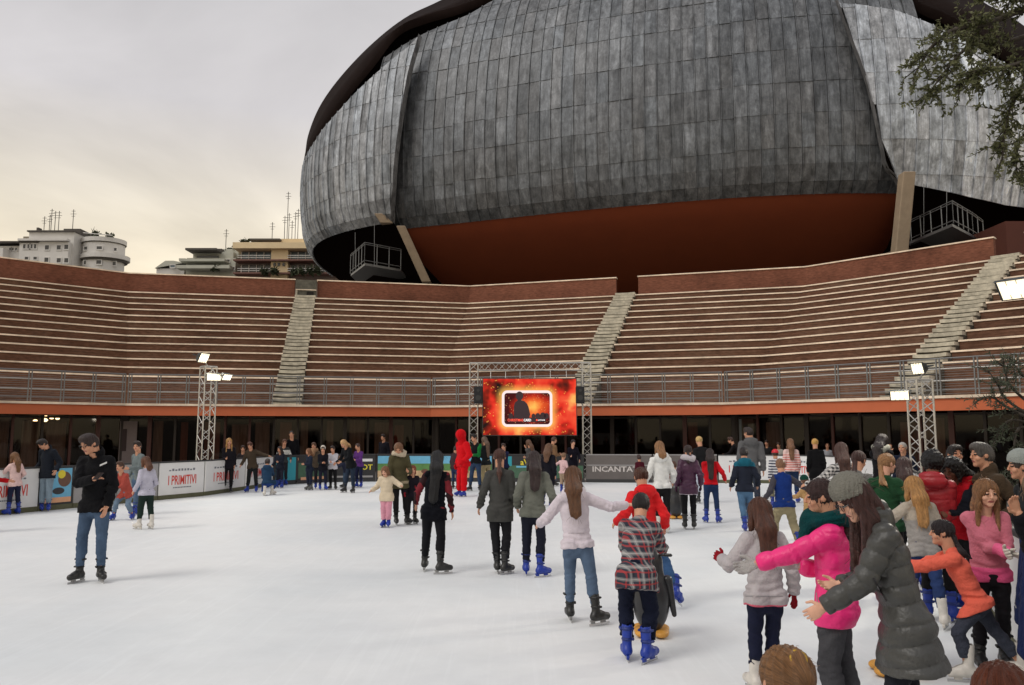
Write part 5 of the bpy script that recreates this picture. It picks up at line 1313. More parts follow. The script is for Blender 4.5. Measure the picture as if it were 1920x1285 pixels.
        for i, (o_, ln) in enumerate(((.021, .044), (.007, .050), (-.008, .046), (-.021, .036))):
            p0 = pm + tdir * o_ * s; d1 = unit(ax + nrm * .25 * cu + tdir * o_ * 3); p1 = p0 + d1 * ln * .5 * s; d2 = unit(ax * .8 + nrm * cu); p2 = p1 + d2 * ln * .55 * s
            v.cap(p0 - ax * .01 * s, p1, rf * 1.08, rf, .004); v.cap(p1, p2, rf, rf * .82, .003)
        t0 = w0 + tdir * .018 * s + ax * .012 * s; t1 = t0 + unit(tdir * .9 + ax * .7 + nrm * .3) * .03 * s; t2 = t1 + unit(tdir * .3 + ax + nrm * .3) * .024 * s
        v.cap(t0, t1, rf * 1.35, rf * 1.1, .006); v.cap(t1, t2, rf * 1.1, rf * .85, .003)
        V, Q = v.mesh(min(max(d * .0006, .0042), .009))
        if glove: gl.append((V, Q))
        else: VS.append(V); QS.append(Q + nv); MS.append(np.zeros(len(Q), np.int32)); nv += len(V)
    np_mesh('body', np.concatenate(VS), np.concatenate(QS), [SKN, M_eye, HR or SKN, M_lip], np.concatenate(MS), th)
    for V, Q in gl: np_mesh('glove', V, Q, [cloth(glove, 'knit') if isinstance(glove, tuple) else glove], None, th)
    # --- trousers
    pc = pants[0]; pm_ = pants[0] if not isinstance(pc, tuple) else cloth(pc, pants[1]); ease = pants[2] if len(pants) > 2 else .008
    v = Vol(); v.flat(P + sp * .045 * h, P - UP * .02 * h, .072 * h + ease, .078 * h + ease, r, f, .76, .015)
    for hip, kn, an, ff, fp in legs:
        ax = unit(an - kn); end = an - ax * (.075 if ease < .02 else .04)
        v.cap(hip, kn, .049 * h + ease, .031 * h + ease, .015); v.cap(kn, an, .031 * h + ease, .022 * h + ease * 1.3, .012, (end, ax)); v.cap(kn - ff * .006 * h, kn * .6 + an * .4 - ff * .012 * h, .030 * h + ease, .030 * h + ease, .012)
        v.cap(hip - ff * .028 * h, hip * .7 + kn * .3, .046 * h, .038 * h, .02)
    v.cutp(P + sp * .075 * h, sp); KN = [(kn, an) for _, kn, an, _, _ in legs]; wf = wrinkles(.0026 + ease * .16, sd)
    def pf(X, Y, Z):
        o_ = wf(X, Y, Z); e = 0
        for kn, an in KN: e = e + np.exp(-((X - kn[0]) ** 2 + (Y - kn[1]) ** 2 + (Z - kn[2]) ** 2) / (.05 * h) ** 2) + np.exp(-((X - an[0]) ** 2 + (Y - an[1]) ** 2 + (Z - an[2] - .12) ** 2) / (.06 * h) ** 2)
        return o_ + (.0025 + ease * .22) * e * np.sin(Z * 130 + 2 * np.sin(X * 30) + 2 * np.sin(Y * 28))
    v.disp(pf); V, Q = v.mesh(cell); np_mesh('trousers', V, Q, [pm_], None, th)
    # --- tops, inner first
    for tp in (top if isinstance(top, list) else [top]):
        tp = dict(tp); tk = tp.get('t', .012); m_ = tp['c'] if not isinstance(tp['c'], tuple) else cloth(tp['c'], tp.get('k', 'plain')); hem = tp.get('hem', .035); fl_ = tp.get('flare', 0)
        v = Vol(); bul = .0
        v.flat(P, wst, .082 * h + tk, .076 * h + tk, rt, ft, .72, .02); v.flat(wst, chs, .076 * h + tk, .084 * h * wide + tk, rt, ft, .70, .02); v.flat(chs, at_(.272), .084 * h * wide + tk, .060 * h + tk, rt, ft, .66, .02)
        for hip, kn, an, ff, fp in legs: v.cap(hip, hip + (kn - hip) * .55, .053 * h + ease * .8 + .004 + tk * .5, .046 * h + ease * .8 + .004 + tk * .5, .02); v.cap(hip - ff * .028 * h, hip * .7 + kn * .3 - ff * .01 * h, .049 * h + ease * .5 + .008 + tk * .4, .046 * h + .008 + tk * .4, .02)
        v.cap(nck - sp * .045 * h, nck - sp * .005 * h, .044 * h + tk * .6, .040 * h + tk * .6, .02)
        if hem > .06:
            dn = -(sp * .5 + UP * .5); E_ = P + dn * hem * h; v.flat(P, E_, .088 * h + tk, .094 * h + tk + fl_ * h, rt, ft, .74, .02); v.cutp(E_, unit(dn))
        else: v.cutp(P - sp * hem * h, -sp)
        for sgn, sh, el, T in arms:
            v.cap(nck - sp * .022 * h, sh, .030 * h, .031 * h + tk * .8, .02)
            if tp.get('arms', True):
                ax = unit(T - el); v.cap(sh, el, .031 * h + tk * .8, .027 * h + tk * .75, .012); v.cap(el, T, .027 * h + tk * .75, .020 * h + tk * .6, .008, (T - ax * .004, ax))
                if tp.get('bag', True): v.cap(T - ax * .08 * h, T - ax * .03 * h, .0215 * h + tk * .7, .0235 * h + tk * .7, .012)
        if not tp.get('arms', True):
            for sgn, sh, el, T in arms: v.cutp(sh + r * sgn * .012 * h, unit(r * sgn + UP * .1))
        if tp.get('hood'): v.ell(nck - ft * .055 * h + sp * .004 * h, (rt, ft, sp), (.085 * h, .055 * h, .062 * h), .02); v.ell(nck - ft * .060 * h + sp * .06 * h, (rt, ft, sp), (.055 * h, .025 * h, .04 * h), .02, 's')
        if tp.get('collar'): v.cap(nck - sp * .02 * h, nck + sp * .03 * h, .050 * h, .052 * h, .015)
        v.sub(nck + ft * .012 * h, nck + sp * .12 * h + ft * .03 * h, .036 * h, .044 * h, .008)
        if tp.get('quilt'):
            k_ = 2 * math.pi / (tp['quilt'] * h); P0 = P.copy(); AX = [(sh, el, T) for _, sh, el, T in arms]
            def qf(X, Y, Z, k_=k_, P0=P0, s_=sp, AX=AX, amp=tp.get('qa', .012)):
                u = (X - P0[0]) * s_[0] + (Y - P0[1]) * s_[1] + (Z - P0[2]) * s_[2]; g_ = np.abs(np.sin(u * k_ / 2)) ** .38
                for sh, el, T in AX:
                    for a_, b_ in ((sh, el), (el, T)):
                        dd = b_ - a_; L2 = dd @ dd; t_ = ((X - a_[0]) * dd[0] + (Y - a_[1]) * dd[1] + (Z - a_[2]) * dd[2]) / L2; tc_ = np.clip(t_, 0, 1)
                        D2 = (X - a_[0] - tc_ * dd[0]) ** 2 + (Y - a_[1] - tc_ * dd[1]) ** 2 + (Z - a_[2] - tc_ * dd[2]) ** 2
                        g_ = np.where((D2 < (.062 * h) ** 2) & (t_ > (.15 if a_ is sh else 0)), np.abs(np.sin(t_ * math.sqrt(L2) * k_ / 2)) ** .38, g_)
                return amp * (g_ - .62)
            v.disp(qf)
        wf = wrinkles(tp.get('w', .0022 if tp.get('quilt') else .0058), sd + 50); E1, E2 = arms[0][2], arms[1][2]
        def folds(X, Y, Z, wf=wf, P0=P.copy(), s_=sp.copy(), E1=E1, E2=E2, q_=bool(tp.get('quilt')), a=rs.uniform(0, 6)):
            u = (X - P0[0]) * s_[0] + (Y - P0[1]) * s_[1] + (Z - P0[2]) * s_[2]; B_ = wf(X, Y, Z)
            if q_: return B_
            e1 = np.exp(-((X - E1[0]) ** 2 + (Y - E1[1]) ** 2 + (Z - E1[2]) ** 2) / (.055 * h) ** 2) + np.exp(-((X - E2[0]) ** 2 + (Y - E2[1]) ** 2 + (Z - E2[2]) ** 2) / (.055 * h) ** 2)
            wst_ = np.exp(-((u - .035 * h) / (.05 * h)) ** 2)
            return B_ * (.75 + 1.5 * e1) + .0065 * wst_ * np.sin(u * 105 / h * 1.4 + 2.2 * np.sin(X * 17 + a) + 2.0 * np.sin(Y * 15 - a)) + .006 * e1 * np.sin(Z * 120 + X * 60 + a)
        v.disp(folds); V, Q = v.mesh(cell); mi = None; ms = [m_]
        if tp.get('band'):                       # contrasting waistband, yoke or lower half: list of (from, to, colour) along the spine
            u = (V[Q].mean(1) - P) @ sp / h; mi = np.zeros(len(Q), np.int32)
            for i, (b0, b1, bc) in enumerate(tp['band']): mi[(u > b0) & (u < b1)] = i + 1; ms.append(cloth(bc))
        if tp.get('cuff'):
            ms.append(cloth(tp['cuff'][1])); mi = np.zeros(len(Q), np.int32) if mi is None else mi; C_ = V[Q].mean(1)
            for sgn, sh, el, T in arms: ax = unit(T - el); t_ = (C_ - T) @ ax; rad = np.linalg.norm(C_ - T - t_[:, None] * ax, axis=1); mi[(rad < .07 * h) & (t_ > tp['cuff'][0][0] * h) & (t_ < tp['cuff'][0][1] * h)] = len(ms) - 1
        np_mesh(tp.get('n', 'jacket'), V, Q, ms, mi, th)
    # --- hair
    hk = hair[0]
    if hk and HR:
        v = Vol(); hl = hair[2] if len(hair) > 2 else .3
        tps = top if isinstance(top, list) else [top]; bo = max(q.get('t', .012) for q in tps) * .9 + (.042 * h if any(q.get('hood') for q in tps) else 0)
        big = {'afro': 1.30, 'curly': 1.16, 'short': 1.0, 'crop': .965}.get(hk, 1.03)
        v.ell(H(0, -.04, .14), A3, (.372 * hh * big, .44 * hh * big, .412 * hh * big), .01)
        if hk in ('short', 'crop'): v.ell(H(0, -.22, -.06), A3, (.33 * hh, .25 * hh, .26 * hh), .04)
        if hk == 'short': v.ell(H(0, .20, .40), A3, (.26 * hh, .22 * hh, .15 * hh), .05)
        if hk in ('long', 'curly', 'bob', 'half'):
            Lg = hl * h; bk = H(0, -.27, .0); n1 = nck - ft * (.07 * h) + UP * .01; n1 = (n1 + H(0, -.38, -.5)) / 2 - ft * (.012 * h + bo * .6)
            endp = nck - ft * (.070 * h + bo) - sp * max(Lg - .10 * h, .02 * h); wd = .33 * hh * (1.25 if hk == 'curly' else 1)
            v.flat(bk, n1, wd * 1.08, wd * 1.12, hr, hf, .66, .04)
            if Lg > .12 * h: v.flat(n1, endp, wd * 1.1, wd * .85, rt, ft, .34, .03)
            for s in (-1, 1):
                e2 = nck + rt * s * .052 * h + ft * (.045 * h) - sp * max(Lg * .72 - .08 * h, 0)
                v.flat(H(s * .30, .02, .05), (H(s * .33, .04, -.45)), .17 * hh, .15 * hh, hf, hr, .5, .03)
                if Lg > .16 * h and hk != 'half': v.cap(H(s * .33, .04, -.45), e2, .11 * hh, .06 * hh, .03)
        if hk == 'drop':                         # loose hair hanging straight down from a bent head
            v.flat(H(0, -.25, .05), H(0, -.33, -.42), .36 * hh, .34 * hh, hr, hf, .6, .04)
            for s in (-1, 1):
                a_ = H(s * .31, .05, -.1); b_ = H(s * .34, .06, -.5); e_ = b_ - UP * hl * h + f * .02 * h; v.flat(a_, b_, .19 * hh, .20 * hh, hf, hr, .45, .03); v.flat(b_, e_, .20 * hh, .12 * hh, f, r, .5, .03)
        if hk == 'pony':
            kn_ = H(0, -.36, .42); v.ell(kn_, A3, (.10 * hh,) * 3, .02); m1 = kn_ - hf * .16 * hh - UP * .04 * h; v.cap(kn_, m1, .09 * hh, .13 * hh, .02); v.cap(m1, m1 - UP * hl * h * .55 - ft * .01 * h, .13 * hh, .04 * hh, .03)
        if hk == 'pony': g_ = MB(); g_.path([kn_ - hf * .05 * hh + (hr * math.cos(a) + unit(hu + hf * .5) * math.sin(a)) * .105 * hh for a in np.linspace(0, 2 * math.pi, 15)], .006, 6); g_.build('hair_band', cloth((196, 160, 70)), th)
        if hk == 'bun': v.ell(H(0, -.46, .22), A3, (.17 * hh,) * 3, .02)
        if hk == 'lowpony': 
            kn_ = H(0, -.40, -.22); v.ell(kn_, A3, (.11 * hh,) * 3, .03); m1 = kn_ - ft * .04 * h - UP * .10 * h; v.cap(kn_, m1, .11 * hh, .15 * hh, .02); v.cap(m1, nck - ft * (.085 * h + bo) - sp * hl * h, .15 * hh, .05 * hh, .03)
        # clear the face
        fr_ = {'short': (.60, -.10, .36, .40, .43), 'crop': (.60, -.08, .38, .40, .46)}.get(hk, (.62, -.10, .30, .42, .42))
        v.ell(H(0, fr_[0], fr_[1]), A3, (fr_[2] * hh, fr_[3] * hh, fr_[4] * hh), .02 * hh, 's'); v.ell(H(0, .30, -.55), A3, (.24 * hh, .30 * hh, .34 * hh), .02 * hh, 's')
        if hk in ('short', 'crop', 'pony', 'bun', 'lowpony'):
            for s in (-1, 1): v.ell(H(s * .40, .08, -.14), A3, (.14 * hh, .16 * hh, .19 * hh), .02 * hh, 's')
            if hk in ('short', 'crop'): v.cutp(H(0, -.3, -.34), -hu)
        c0 = hc.copy(); am = .0085 if hk in ('afro', 'curly') else (.0024 if hk in ('short', 'crop') else .0050)
        def strands(X, Y, Z, c0=c0, am=am, kk=hk):
            x, y, z = X - c0[0], Y - c0[1], Z - c0[2]
            if kk in ('afro', 'curly'): return am * np.sin(x * 95 + 2 * np.sin(z * 40)) * np.sin(y * 95 + 2 * np.sin(x * 50)) * np.sin(z * 80)
            a_ = np.arctan2(y, x); return am * (np.sin(a_ * 15 + 2.0 * np.sin(z * 8) + x * 30) * .6 + np.sin(a_ * 34 + 3 * np.sin(z * 6)) * .4)
        v.disp(strands); V, Q = v.mesh(min(max(d * .0008, .006), .016)); ho = np_mesh('hair', V, Q, [HR], None, th)
        q = np.empty(len(ho.data.vertices) * 3, np.float32); ho.data.vertices.foreach_get('co', q); q = (q.reshape(-1, 3) - hc) / hh
        if d < 11 and hk not in ('afro',):      # loose strands standing off the outline
            nv_ = len(ho.data.vertices); NN = np.empty(nv_ * 3, np.float32); ho.data.vertices.foreach_get('normal', NN); NN = NN.reshape(-1, 3); QQ = q * hh + hc; g_ = MB(); sl = 1.0 if hk in ('long', 'drop', 'curly', 'bob') else .45
            for k_ in rs.randint(0, nv_, 170 if d < 6 else 110):
                p_ = QQ[k_] - NN[k_] * .002; dv = NN[k_] * .35 + rs.normal(0, .35 if d > 3 else .15, 3) + (-UP * .9 if QQ[k_][2] < hc[2] + .05 else -hf * .7 + hu * .1); pts_ = [p_]
                for m_ in range(4): dv = unit(dv * .8 - UP * .25 + rs.normal(0, .22, 3)); p_ = p_ + dv * hh * (.085 if d > 3 else .05) * sl; pts_.append(p_)
                for u_, v_ in zip(pts_[:-1], pts_[1:]): g_.tube(u_, v_, .0011 if d > 3 else .0005, 3)
            g_.build('loose_strands', HR, th)['kind'] = 'stuff'
        a_ = np.arctan2(q @ hr, q @ hu) if hk in ('pony', 'bun', 'lowpony') else np.arctan2(q @ hr, -(q @ hf)) + (q @ hr) * .8
        l_ = (q @ hf) if hk in ('pony', 'bun', 'lowpony') else q[:, 2]
        att = ho.data.color_attributes.new('strand', 'FLOAT_COLOR', 'POINT'); att.data.foreach_set('color', np.stack([a_, l_, np.full(len(q), sd * 1.7), np.ones(len(q))], 1).astype(np.float32).ravel())
    if hat:
        hkind, hcol = hat; v = Vol(); hm = cloth(hcol, 'knit') if isinstance(hcol, tuple) else hcol
        if hkind == 'beanie':
            v.ell(H(0, -.05, .17), A3, (.405 * hh, .47 * hh, .46 * hh), .01); v.flat(H(0, -.03, .24), H(0, -.03, .32), .415 * hh, .415 * hh, hr, hf, 1.13, .01)
            v.cutp(H(0, 0, .13), -unit(hu + hf * -.22)); c0 = hc.copy()
            v.disp(lambda X, Y, Z: .0035 * np.sin(np.arctan2((X - c0[0]) * hf[0] + (Y - c0[1]) * hf[1], (X - c0[0]) * hr[0] + (Y - c0[1]) * hr[1]) * 30))
        elif hkind == 'helmet': v.ell(H(0, -.04, .18), A3, (.43 * hh, .50 * hh, .45 * hh), .01); v.cutp(H(0, 0, .06), -unit(hu + hf * .1))
        elif hkind == 'hood': v.ell(H(0, -.08, .08), A3, (.46 * hh, .52 * hh, .54 * hh), .01); v.ell(H(0, .62, -.05), A3, (.33 * hh, .5 * hh, .45 * hh), .03, 's'); v.cap(nck - sp * .02 * h, nck + sp * .04 * h, .055 * h, .05 * h, .03)
        elif hkind == 'suit': v.ell(H(0, .02, .18), A3, (.62 * hh, .68 * hh, .66 * hh), .05); v.cap(nck - sp * .02 * h, hc, .07 * h, .06 * h, .05)
        V, Q = v.mesh(min(max(d * .0008, .007), .014)); np_mesh({'beanie': 'beanie', 'helmet': 'helmet', 'hood': 'hood', 'suit': 'hood'}[hkind], V, Q, [hm], None, th)
    if scarf:
        v = Vol(); pts = [nck + sp * .025 * h + (rt * math.cos(a) * .062 + ft * math.sin(a) * .066 + sp * .012 * math.sin(a * 2)) * h for a in np.linspace(0, 2 * math.pi, 11)]
        for a, b in zip(pts[:-1], pts[1:]): v.cap(a, b, .032 * h, .032 * h, .02)
        
        if sum(scarf) < 440: v.cap(nck + ft * .075 * h + sp * .01 * h, nck + ft * .10 * h - sp * .09 * h, .05 * h, .035 * h, .03)
        v.disp(wrinkles(.008, sd)); V, Q = v.mesh(cell); np_mesh('scarf', V, Q, [cloth(scarf, 'knit')], None, th)
    if glasses:
        g_ = MB(); gm = mat('glasses_frame', (.02, .02, .02), .3)
        for s in (-1, 1):
            ring = [H(s * .15 + .095 * math.cos(a), .455 - .03 * abs(math.cos(a)), .03 + .075 * math.sin(a)) for a in np.linspace(0, 2 * math.pi, 13)]
            g_.path(ring, .0022, 5); g_.tube(H(s * .245, .42, .05), H(s * .36, .0, .04), .0022, 5)
        g_.tube(H(-.055, .46, .05), H(.055, .46, .05), .0022, 5); g_.build('glasses', gm, th)
    # --- skates
    for hip, kn, an, ff, fp in legs:
        me, bl = SK[skates] if skates in SK else (SHOE, None)
        s = bsz
        up_ = unit(UP * 1.0 + (kn - an) * .35 / np.linalg.norm(kn - an)) if not fp else UP
        F_ = ff * math.cos(R(fp)) + UP * math.sin(R(fp)); sh_ = unit(kn - an); U0 = UP + (sh_ - F_ * (sh_ @ F_)) * .8; U_ = unit(U0 - F_ * (U0 @ F_)); R__ = np.cross(F_, U_)
        if fp: F_ = unit(F_)
        o = bpy.data.objects.new('skate' if bl else 'shoe', me); COL.objects.link(o)
        o.matrix_basis = Matrix(((R__[0] * s, F_[0] * s, U_[0] * s, an[0]), (R__[1] * s, F_[1] * s, U_[1] * s, an[1]), (R__[2] * s, F_[2] * s, U_[2] * s, an[2]), (0, 0, 0, 1)))
        attach(o, th)
        if bl:
            b_ = bpy.data.objects.new('blade', bl); COL.objects.link(b_); b_.parent = o
    return dict(th=th, P=P, hc=hc, arms=arms, f=f, r=r, H=H, h=h, hh=hh, nck=nck, B=B)

# ================================================================= the people, one by one
def T(c, k='plain', **q): return dict(c=c, k=k, **q)
NAVY = (28, 34, 58); BLK = (22, 22, 25); JEANS = (78, 98, 126); DKJ = (40, 55, 85)
LEG = lambda c=NAVY: (c, 'legging'); JN = lambda c=JEANS, e=.010: (c, 'denim', e)
WIDE = ((-1.5, 0, 0, 12, 0), (1.5, 0, 0, -12, 0)); STEP = ((-1.0, .06, 0, 8, 0), (1.0, -.07, 0, -25, 0)); STEP2 = ((-1.0, -.07, 0, 20, 0), (1.1, .06, 0, -10, 0)); SIDEF = ((-.9, .02, 0, 0, 0), (1.0, -.02, 0, -70, 0))
# ---- left part of the ice
p1 = person(170, fy=1093, hy=812, yaw=176, sex='m', label='young man in black jacket and jeans looking down at a phone', top=T(BLK, hem=.055, t=.024, collar=1, n='jacket'), pants=((72, 90, 114), 'denim', .006), skates='black', hair=('short', (48, 35, 33)),
       L=(.10, .10, -.95), R_=(-.52, .44, -.34), polR=(.9, -.1, -.5), head=(-8, 24), feet=((-1.1, .0, 0, 45, 0), (1.2, .02, 0, -12, 0)), glasses=True, skin=1)
person(24, fy=966, hy=851, yaw=70, label='girl in pale pink sweater and navy leggings by the boards', top=T((222, 190, 186), hem=.06, t=.014), pants=LEG(), hair=('long', (112, 78, 50), .22), L='fwd', R_=(.4, .3, -.7), feet=WIDE)
person(84, fy=960, hy=821, yaw=168, sex='m', label='man in open dark jacket and faded jeans holding the boards', top=[T((60, 52, 58), t=.006, n='shirt', bag=False), T((30, 34, 42), hem=.075, t=.026, collar=1)], pants=JN((128, 146, 160), .014), hair=('short', (36, 28, 26)), L=(.45, .12, -.80), R_=(.4, .1, -.8), head=(-20, 28), feet=((-.9, 0, 0, 40, 0), (.9, 0, 0, 50, 0)))
person(-46, fy=1000, hgt=1.35, yaw=-75, label='child in red top and dark leggings half out of view', top=T((176, 24, 30), hem=.03), pants=LEG((48, 46, 50)), hair=('long', (60, 42, 32)), lean=18, L='fwd', R_='low', feet=((-.8, -.10, 0, 0, 0), (.9, .20, .0, -20, 0)), shift=(0, -.02))
person(254, fy=966, hy=830, yaw=150, sex='m', label='boy in grey T-shirt looking aside behind two smaller children', top=T((112, 122, 124), hem=.05, t=.010, n='shirt'), pants=JN((84, 104, 128)), hair=('short', (44, 32, 28)), L='bent', R_=(.3, .1, -.9), head=(25, 0), feet=STEP)
person(236, fy=976, hgt=1.30, yaw=158, label='boy in coral sweatshirt crouching forward on blue skates', top=T((168, 78, 68), hem=.045, t=.016), pants=JN((110, 130, 150)), hair=('short', (74, 50, 38)), lean=26, drop=.09, L=(-.35, .45, -.55), R_=(.35, .35, -.65), head=(10, -18), feet=((-1.4, -.05, 0, 30, 0), (2.2, .12, 0, 20, 0)))
person(271, fy=994, hy=859, yaw=52, label='girl in pale lilac sweater and dark green trousers on white skates', top=T((186, 184, 200), hem=.05, t=.012), pants=((34, 48, 44), 'plain', .012), skates='white', hair=('bob', (92, 58, 40), .12), L=(.35, .15, -.85), R_=(.25, .35, -.75), head=(15, 0), feet=((-1.0, .05, 0, 15, 0), (1.0, -.07, 0, -5, 0)), lean=5)
# ---- group by the tall truss
person(427, fy=925, hy=823, yaw=195, sex='f', label='woman with long blonde hair in dark coat by red-lettered boards', top=T((30, 28, 34), hem=.08, t=.016), pants=LEG(BLK), skates='black', hair=('long', (172, 130, 78), .30), L='down', R_='bent', head=(10, 0))
person(453, fy=918, hy=838, yaw=200, label='child in dark jacket between the blonde woman and the leaning boy', top=T((46, 42, 44), hem=.06, t=.018), pants=LEG((42, 40, 46)), hair=('short', (52, 36, 30)), L='low', R_='low')
person(472, fy=924, hgt=1.50, yaw=178, label='boy in open brown jacket leaning sideways with one arm stretched out', top=[T((130, 130, 128), t=.006, n='shirt', bag=False), T((66, 56, 46), hem=.05, t=.020, arms=True)], pants=((30, 32, 34), 'plain', .012), hair=('short', (82, 50, 40)), side=8, L=(.92, .1, -.28), R_='low', feet=WIDE, head=(0, 12), lean=8)
person(500, fy=930, hgt=1.38, yaw=12, label='boy in blue hooded top squatting with his back turned', top=T((34, 58, 84), hem=.03, t=.018, hood=1), pants=JN((38, 62, 120)), skates='white', hair=('short', (40, 28, 26)), lean=14, drop=.27, L='bent', R_='fwd', feet=((-.7, -.07, 0, 15, 0), (1.6, .10, 0, -45, 0)))
person(524, fy=916, hy=839, yaw=170, label='girl in dark coat holding out something pink and yellow', top=T((34, 38, 50), hem=.07, t=.018), pants=LEG((36, 38, 52)), hair=('long', (48, 36, 32), .2), L='bent', R_='low', head=(0, 8))
person(533, d=28.2, hy=825, yaw=190, label='child with black and white top behind the girl in dark coat', top=T((56, 58, 60), hem=.03, band=[(.16, .26, (190, 190, 186))]), pants=LEG((34, 34, 40)), hair=('short', (90, 58, 44)), L='low', R_='low')
person(548, d=28.8, hy=809, yaw=205, sex='m', label='tall man dressed all in black beside the teal poster', top=T((16, 16, 20), hem=.06, t=.018), pants=((16, 16, 19), 'plain', .014), skates='black', hair=('crop', (34, 26, 24)), head=(-15, 0))
person(579, fy=920, hy=843, yaw=140, label='small child in navy jacket with grey skates in the huddle', top=T((36, 42, 58), hem=.07, t=.020), pants=((36, 42, 58), 'plain', .012), skates='grey', hair=('bob', (120, 82, 56), .12), L='bent', R_='bent')
person(590, d=26.4, hy=832, yaw=185, label='woman in brown fur-collared jacket behind the huddled children', sex='f', top=T((96, 84, 72), hem=.06, t=.02), pants=LEG((34, 34, 40)), hair=('short', (84, 58, 44)), scarf=(150, 118, 92), L='low', R_='bent')
person(604, fy=920, hy=839, yaw=200, label='child in black jacket and white beanie in the huddle', top=T((24, 24, 32), hem=.07, t=.02), pants=LEG((28, 30, 46)), hair=None or ('short', (60, 44, 34)), hat=('beanie', (200, 192, 182)), L='bent', R_='bent')
person(623, fy=919, hy=838, yaw=176, label='child in white jacket holding something yellow in both hands', top=T((196, 194, 202), hem=.05, t=.02), pants=LEG(BLK), skates='black', hair=('short', (44, 32, 28)), L=(-.22, .5, -.5), R_=(-.22, .5, -.5))
person(647, fy=916, hgt=1.02, yaw=120, label='small child with bright blue gloves steadied by a blonde woman', top=T((44, 48, 66), hem=.04, t=.018), pants=JN((70, 90, 112)), skates='black', hair=('bob', (116, 84, 58), .1), lean=20, L='fwd', R_='fwd', glove=(30, 110, 200))
person(657, fy=925, hgt=1.62, yaw=140, sex='f', label='blonde woman in black bending over the small blue-gloved child', top=T((22, 24, 28), hem=.07, t=.014), pants=JN((38, 48, 64)), skates='black', hair=('bob', (182, 144, 100), .13), lean=20, L=(-.1, .55, -.70), R_=(.1, .5, -.75), feet=((-1.3, 0, 0, 20, 0), (1.5, .06, 0, 0, 0)), head=(0, 20))
person(673, fy=915, hy=833, yaw=150, label='girl in purple top leaning toward the small child', top=T((92, 52, 120), hem=.04, t=.012), pants=LEG((26, 30, 58)), hair=('lowpony', (62, 44, 40), .1), lean=8, L='bent', R_='low')
person(720, d=32.2, hy=815, yaw=150, sex='m', label='man in dark coat standing beyond the landscape poster board', top=T((26, 26, 34), hem=.16, t=.02), pants=LEG(BLK), skates='shoe', hair=('short', (40, 30, 28)), group='spectators behind the boards')
# ---- olive parka group
person(748, fy=985, hgt=1.60, yaw=190, sex='f', label='woman in olive parka with fur collar helping a toddler', top=T((78, 74, 54), hem=.085, t=.026, band=[(-.02, .01, (150, 138, 116))]), pants=LEG((22, 22, 24)), skates='black', hair=('bob', (112, 78, 54), .14), scarf=(196, 182, 160), L=(.05, .45, -.50), R_=(.15, .35, -.85), lean=7, head=(-8, 28), feet=((-1.6, .0, 0, 35, 0), (.6, .04, 0, 5, 0)))
person(724, fy=990, hy=876, yaw=165, label='toddler in cream padded coat and pink trousers holding out her arms', top=T((206, 190, 164), 'shiny', hem=.09, t=.026, quilt=.07), pants=((214, 150, 168), 'plain', .020), hair=('bob', (122, 84, 58), .12), skin=0, L=(.70, .25, -.35), R_=(.75, .25, -.62), head=(0, 20), feet=((-.7, 0, 0, 20, 0), (.7, 0, 0, 0, 0)))
person(772, fy=984, hy=876, yaw=200, label='child in black with dark red gloves partly hidden by the black-haired girl', top=T((32, 28, 36), hem=.06, t=.02), pants=LEG(BLK), skates='black', hair=('bob', (126, 66, 44), .12), glove=(130, 24, 36), L='bent', R_='low')
person(812, fy=1076, hy=848, yaw=-8, sex='f', label='girl with long black hair, black vest and dark red flowered sleeves', top=[T(CL_floral, t=.006, n='blouse', bag=False), T((17, 18, 24), hem=.085, t=.016, arms=False, n='vest')], pants=LEG((19, 19, 24)), skates='black', hair=('long', (15, 14, 18), .34), L=(.55, .22, -.80), R_=(.22, .12, -.95), feet=((-1.5, .07, 0, 8, 0), (1.3, -.06, 0, -62, 0)), head=(12, 6), side=3, lean=5)
# ---- red suit and people by the screen
red_c = (198, 18, 28)
person(868, fy=932, hgt=1.80, yaw=125, sex='m', label='person in a bright red full-body suit with a big red hood on blue skates', top=T(red_c, hem=.06, t=.045, w=.010), pants=(red_c, 'plain', .032), hair=('crop', (30, 24, 22)), hat=('suit', red_c), L='low', R_='down', glove=red_c, head=(10, 5), wide=1.05)
person(892, fy=922, hy=815, yaw=150, sex='m', label='bearded man in black vest with green sleeves behind the red suit', top=[T((28, 106, 52), t=.010, n='shirt'), T((22, 22, 26), t=.02, arms=False, n='vest')], pants=JN((46, 62, 88)), skates='black', hair=('short', (30, 24, 22)), L='bent', R_='bent')
person(852, fy=918, hy=838, yaw=-40, label='child in jeans hidden behind the red-suited person', top=T((60, 44, 48), hem=.05, t=.02), pants=JN(DKJ), skates='black', hair=('short', (40, 30, 26)))
person(911, fy=920, hy=820, yaw=40, sex='f', label='woman with long brown hair, dark top and beige trousers by the screen', top=T((30, 34, 36), hem=.05, t=.014), pants=((150, 136, 104), 'plain', .016), skates='black', hair=('long', (96, 76, 62), .30), L='bent', R_='bent')
person(946, fy=918, hy=834, yaw=150, label='child in dark blue raising a hand to the face below the screen', top=T((30, 34, 62), hem=.05, t=.018), pants=LEG(BLK), hair=('short', (58, 44, 38)), L='face', R_='bent')
person(995, fy=918, hy=826, yaw=40, sex='f', label='woman with brown hair in grey beneath the lit screen', top=T((86, 84, 84), hem=.04, t=.014), pants=LEG((40, 40, 46)), skates='black', hair=('long', (92, 64, 46), .18), L='face', R_='bent')
person(1036, d=27.6, hy=820, yaw=-60, sex='m', label='man in tan jacket turned sideways under the screen', top=T((120, 92, 68), hem=.06, t=.018), pants=JN(), skates='black', hair=('crop', (70, 48, 38)), L='bent', R_='bent')
person(1028, fy=950, hy=835, yaw=-20, sex='f', label='woman with bushy brown hair in long black coat', top=T((24, 24, 32), hem=.20, t=.022), pants=LEG(NAVY), hair=('curly', (98, 68, 48), .18))
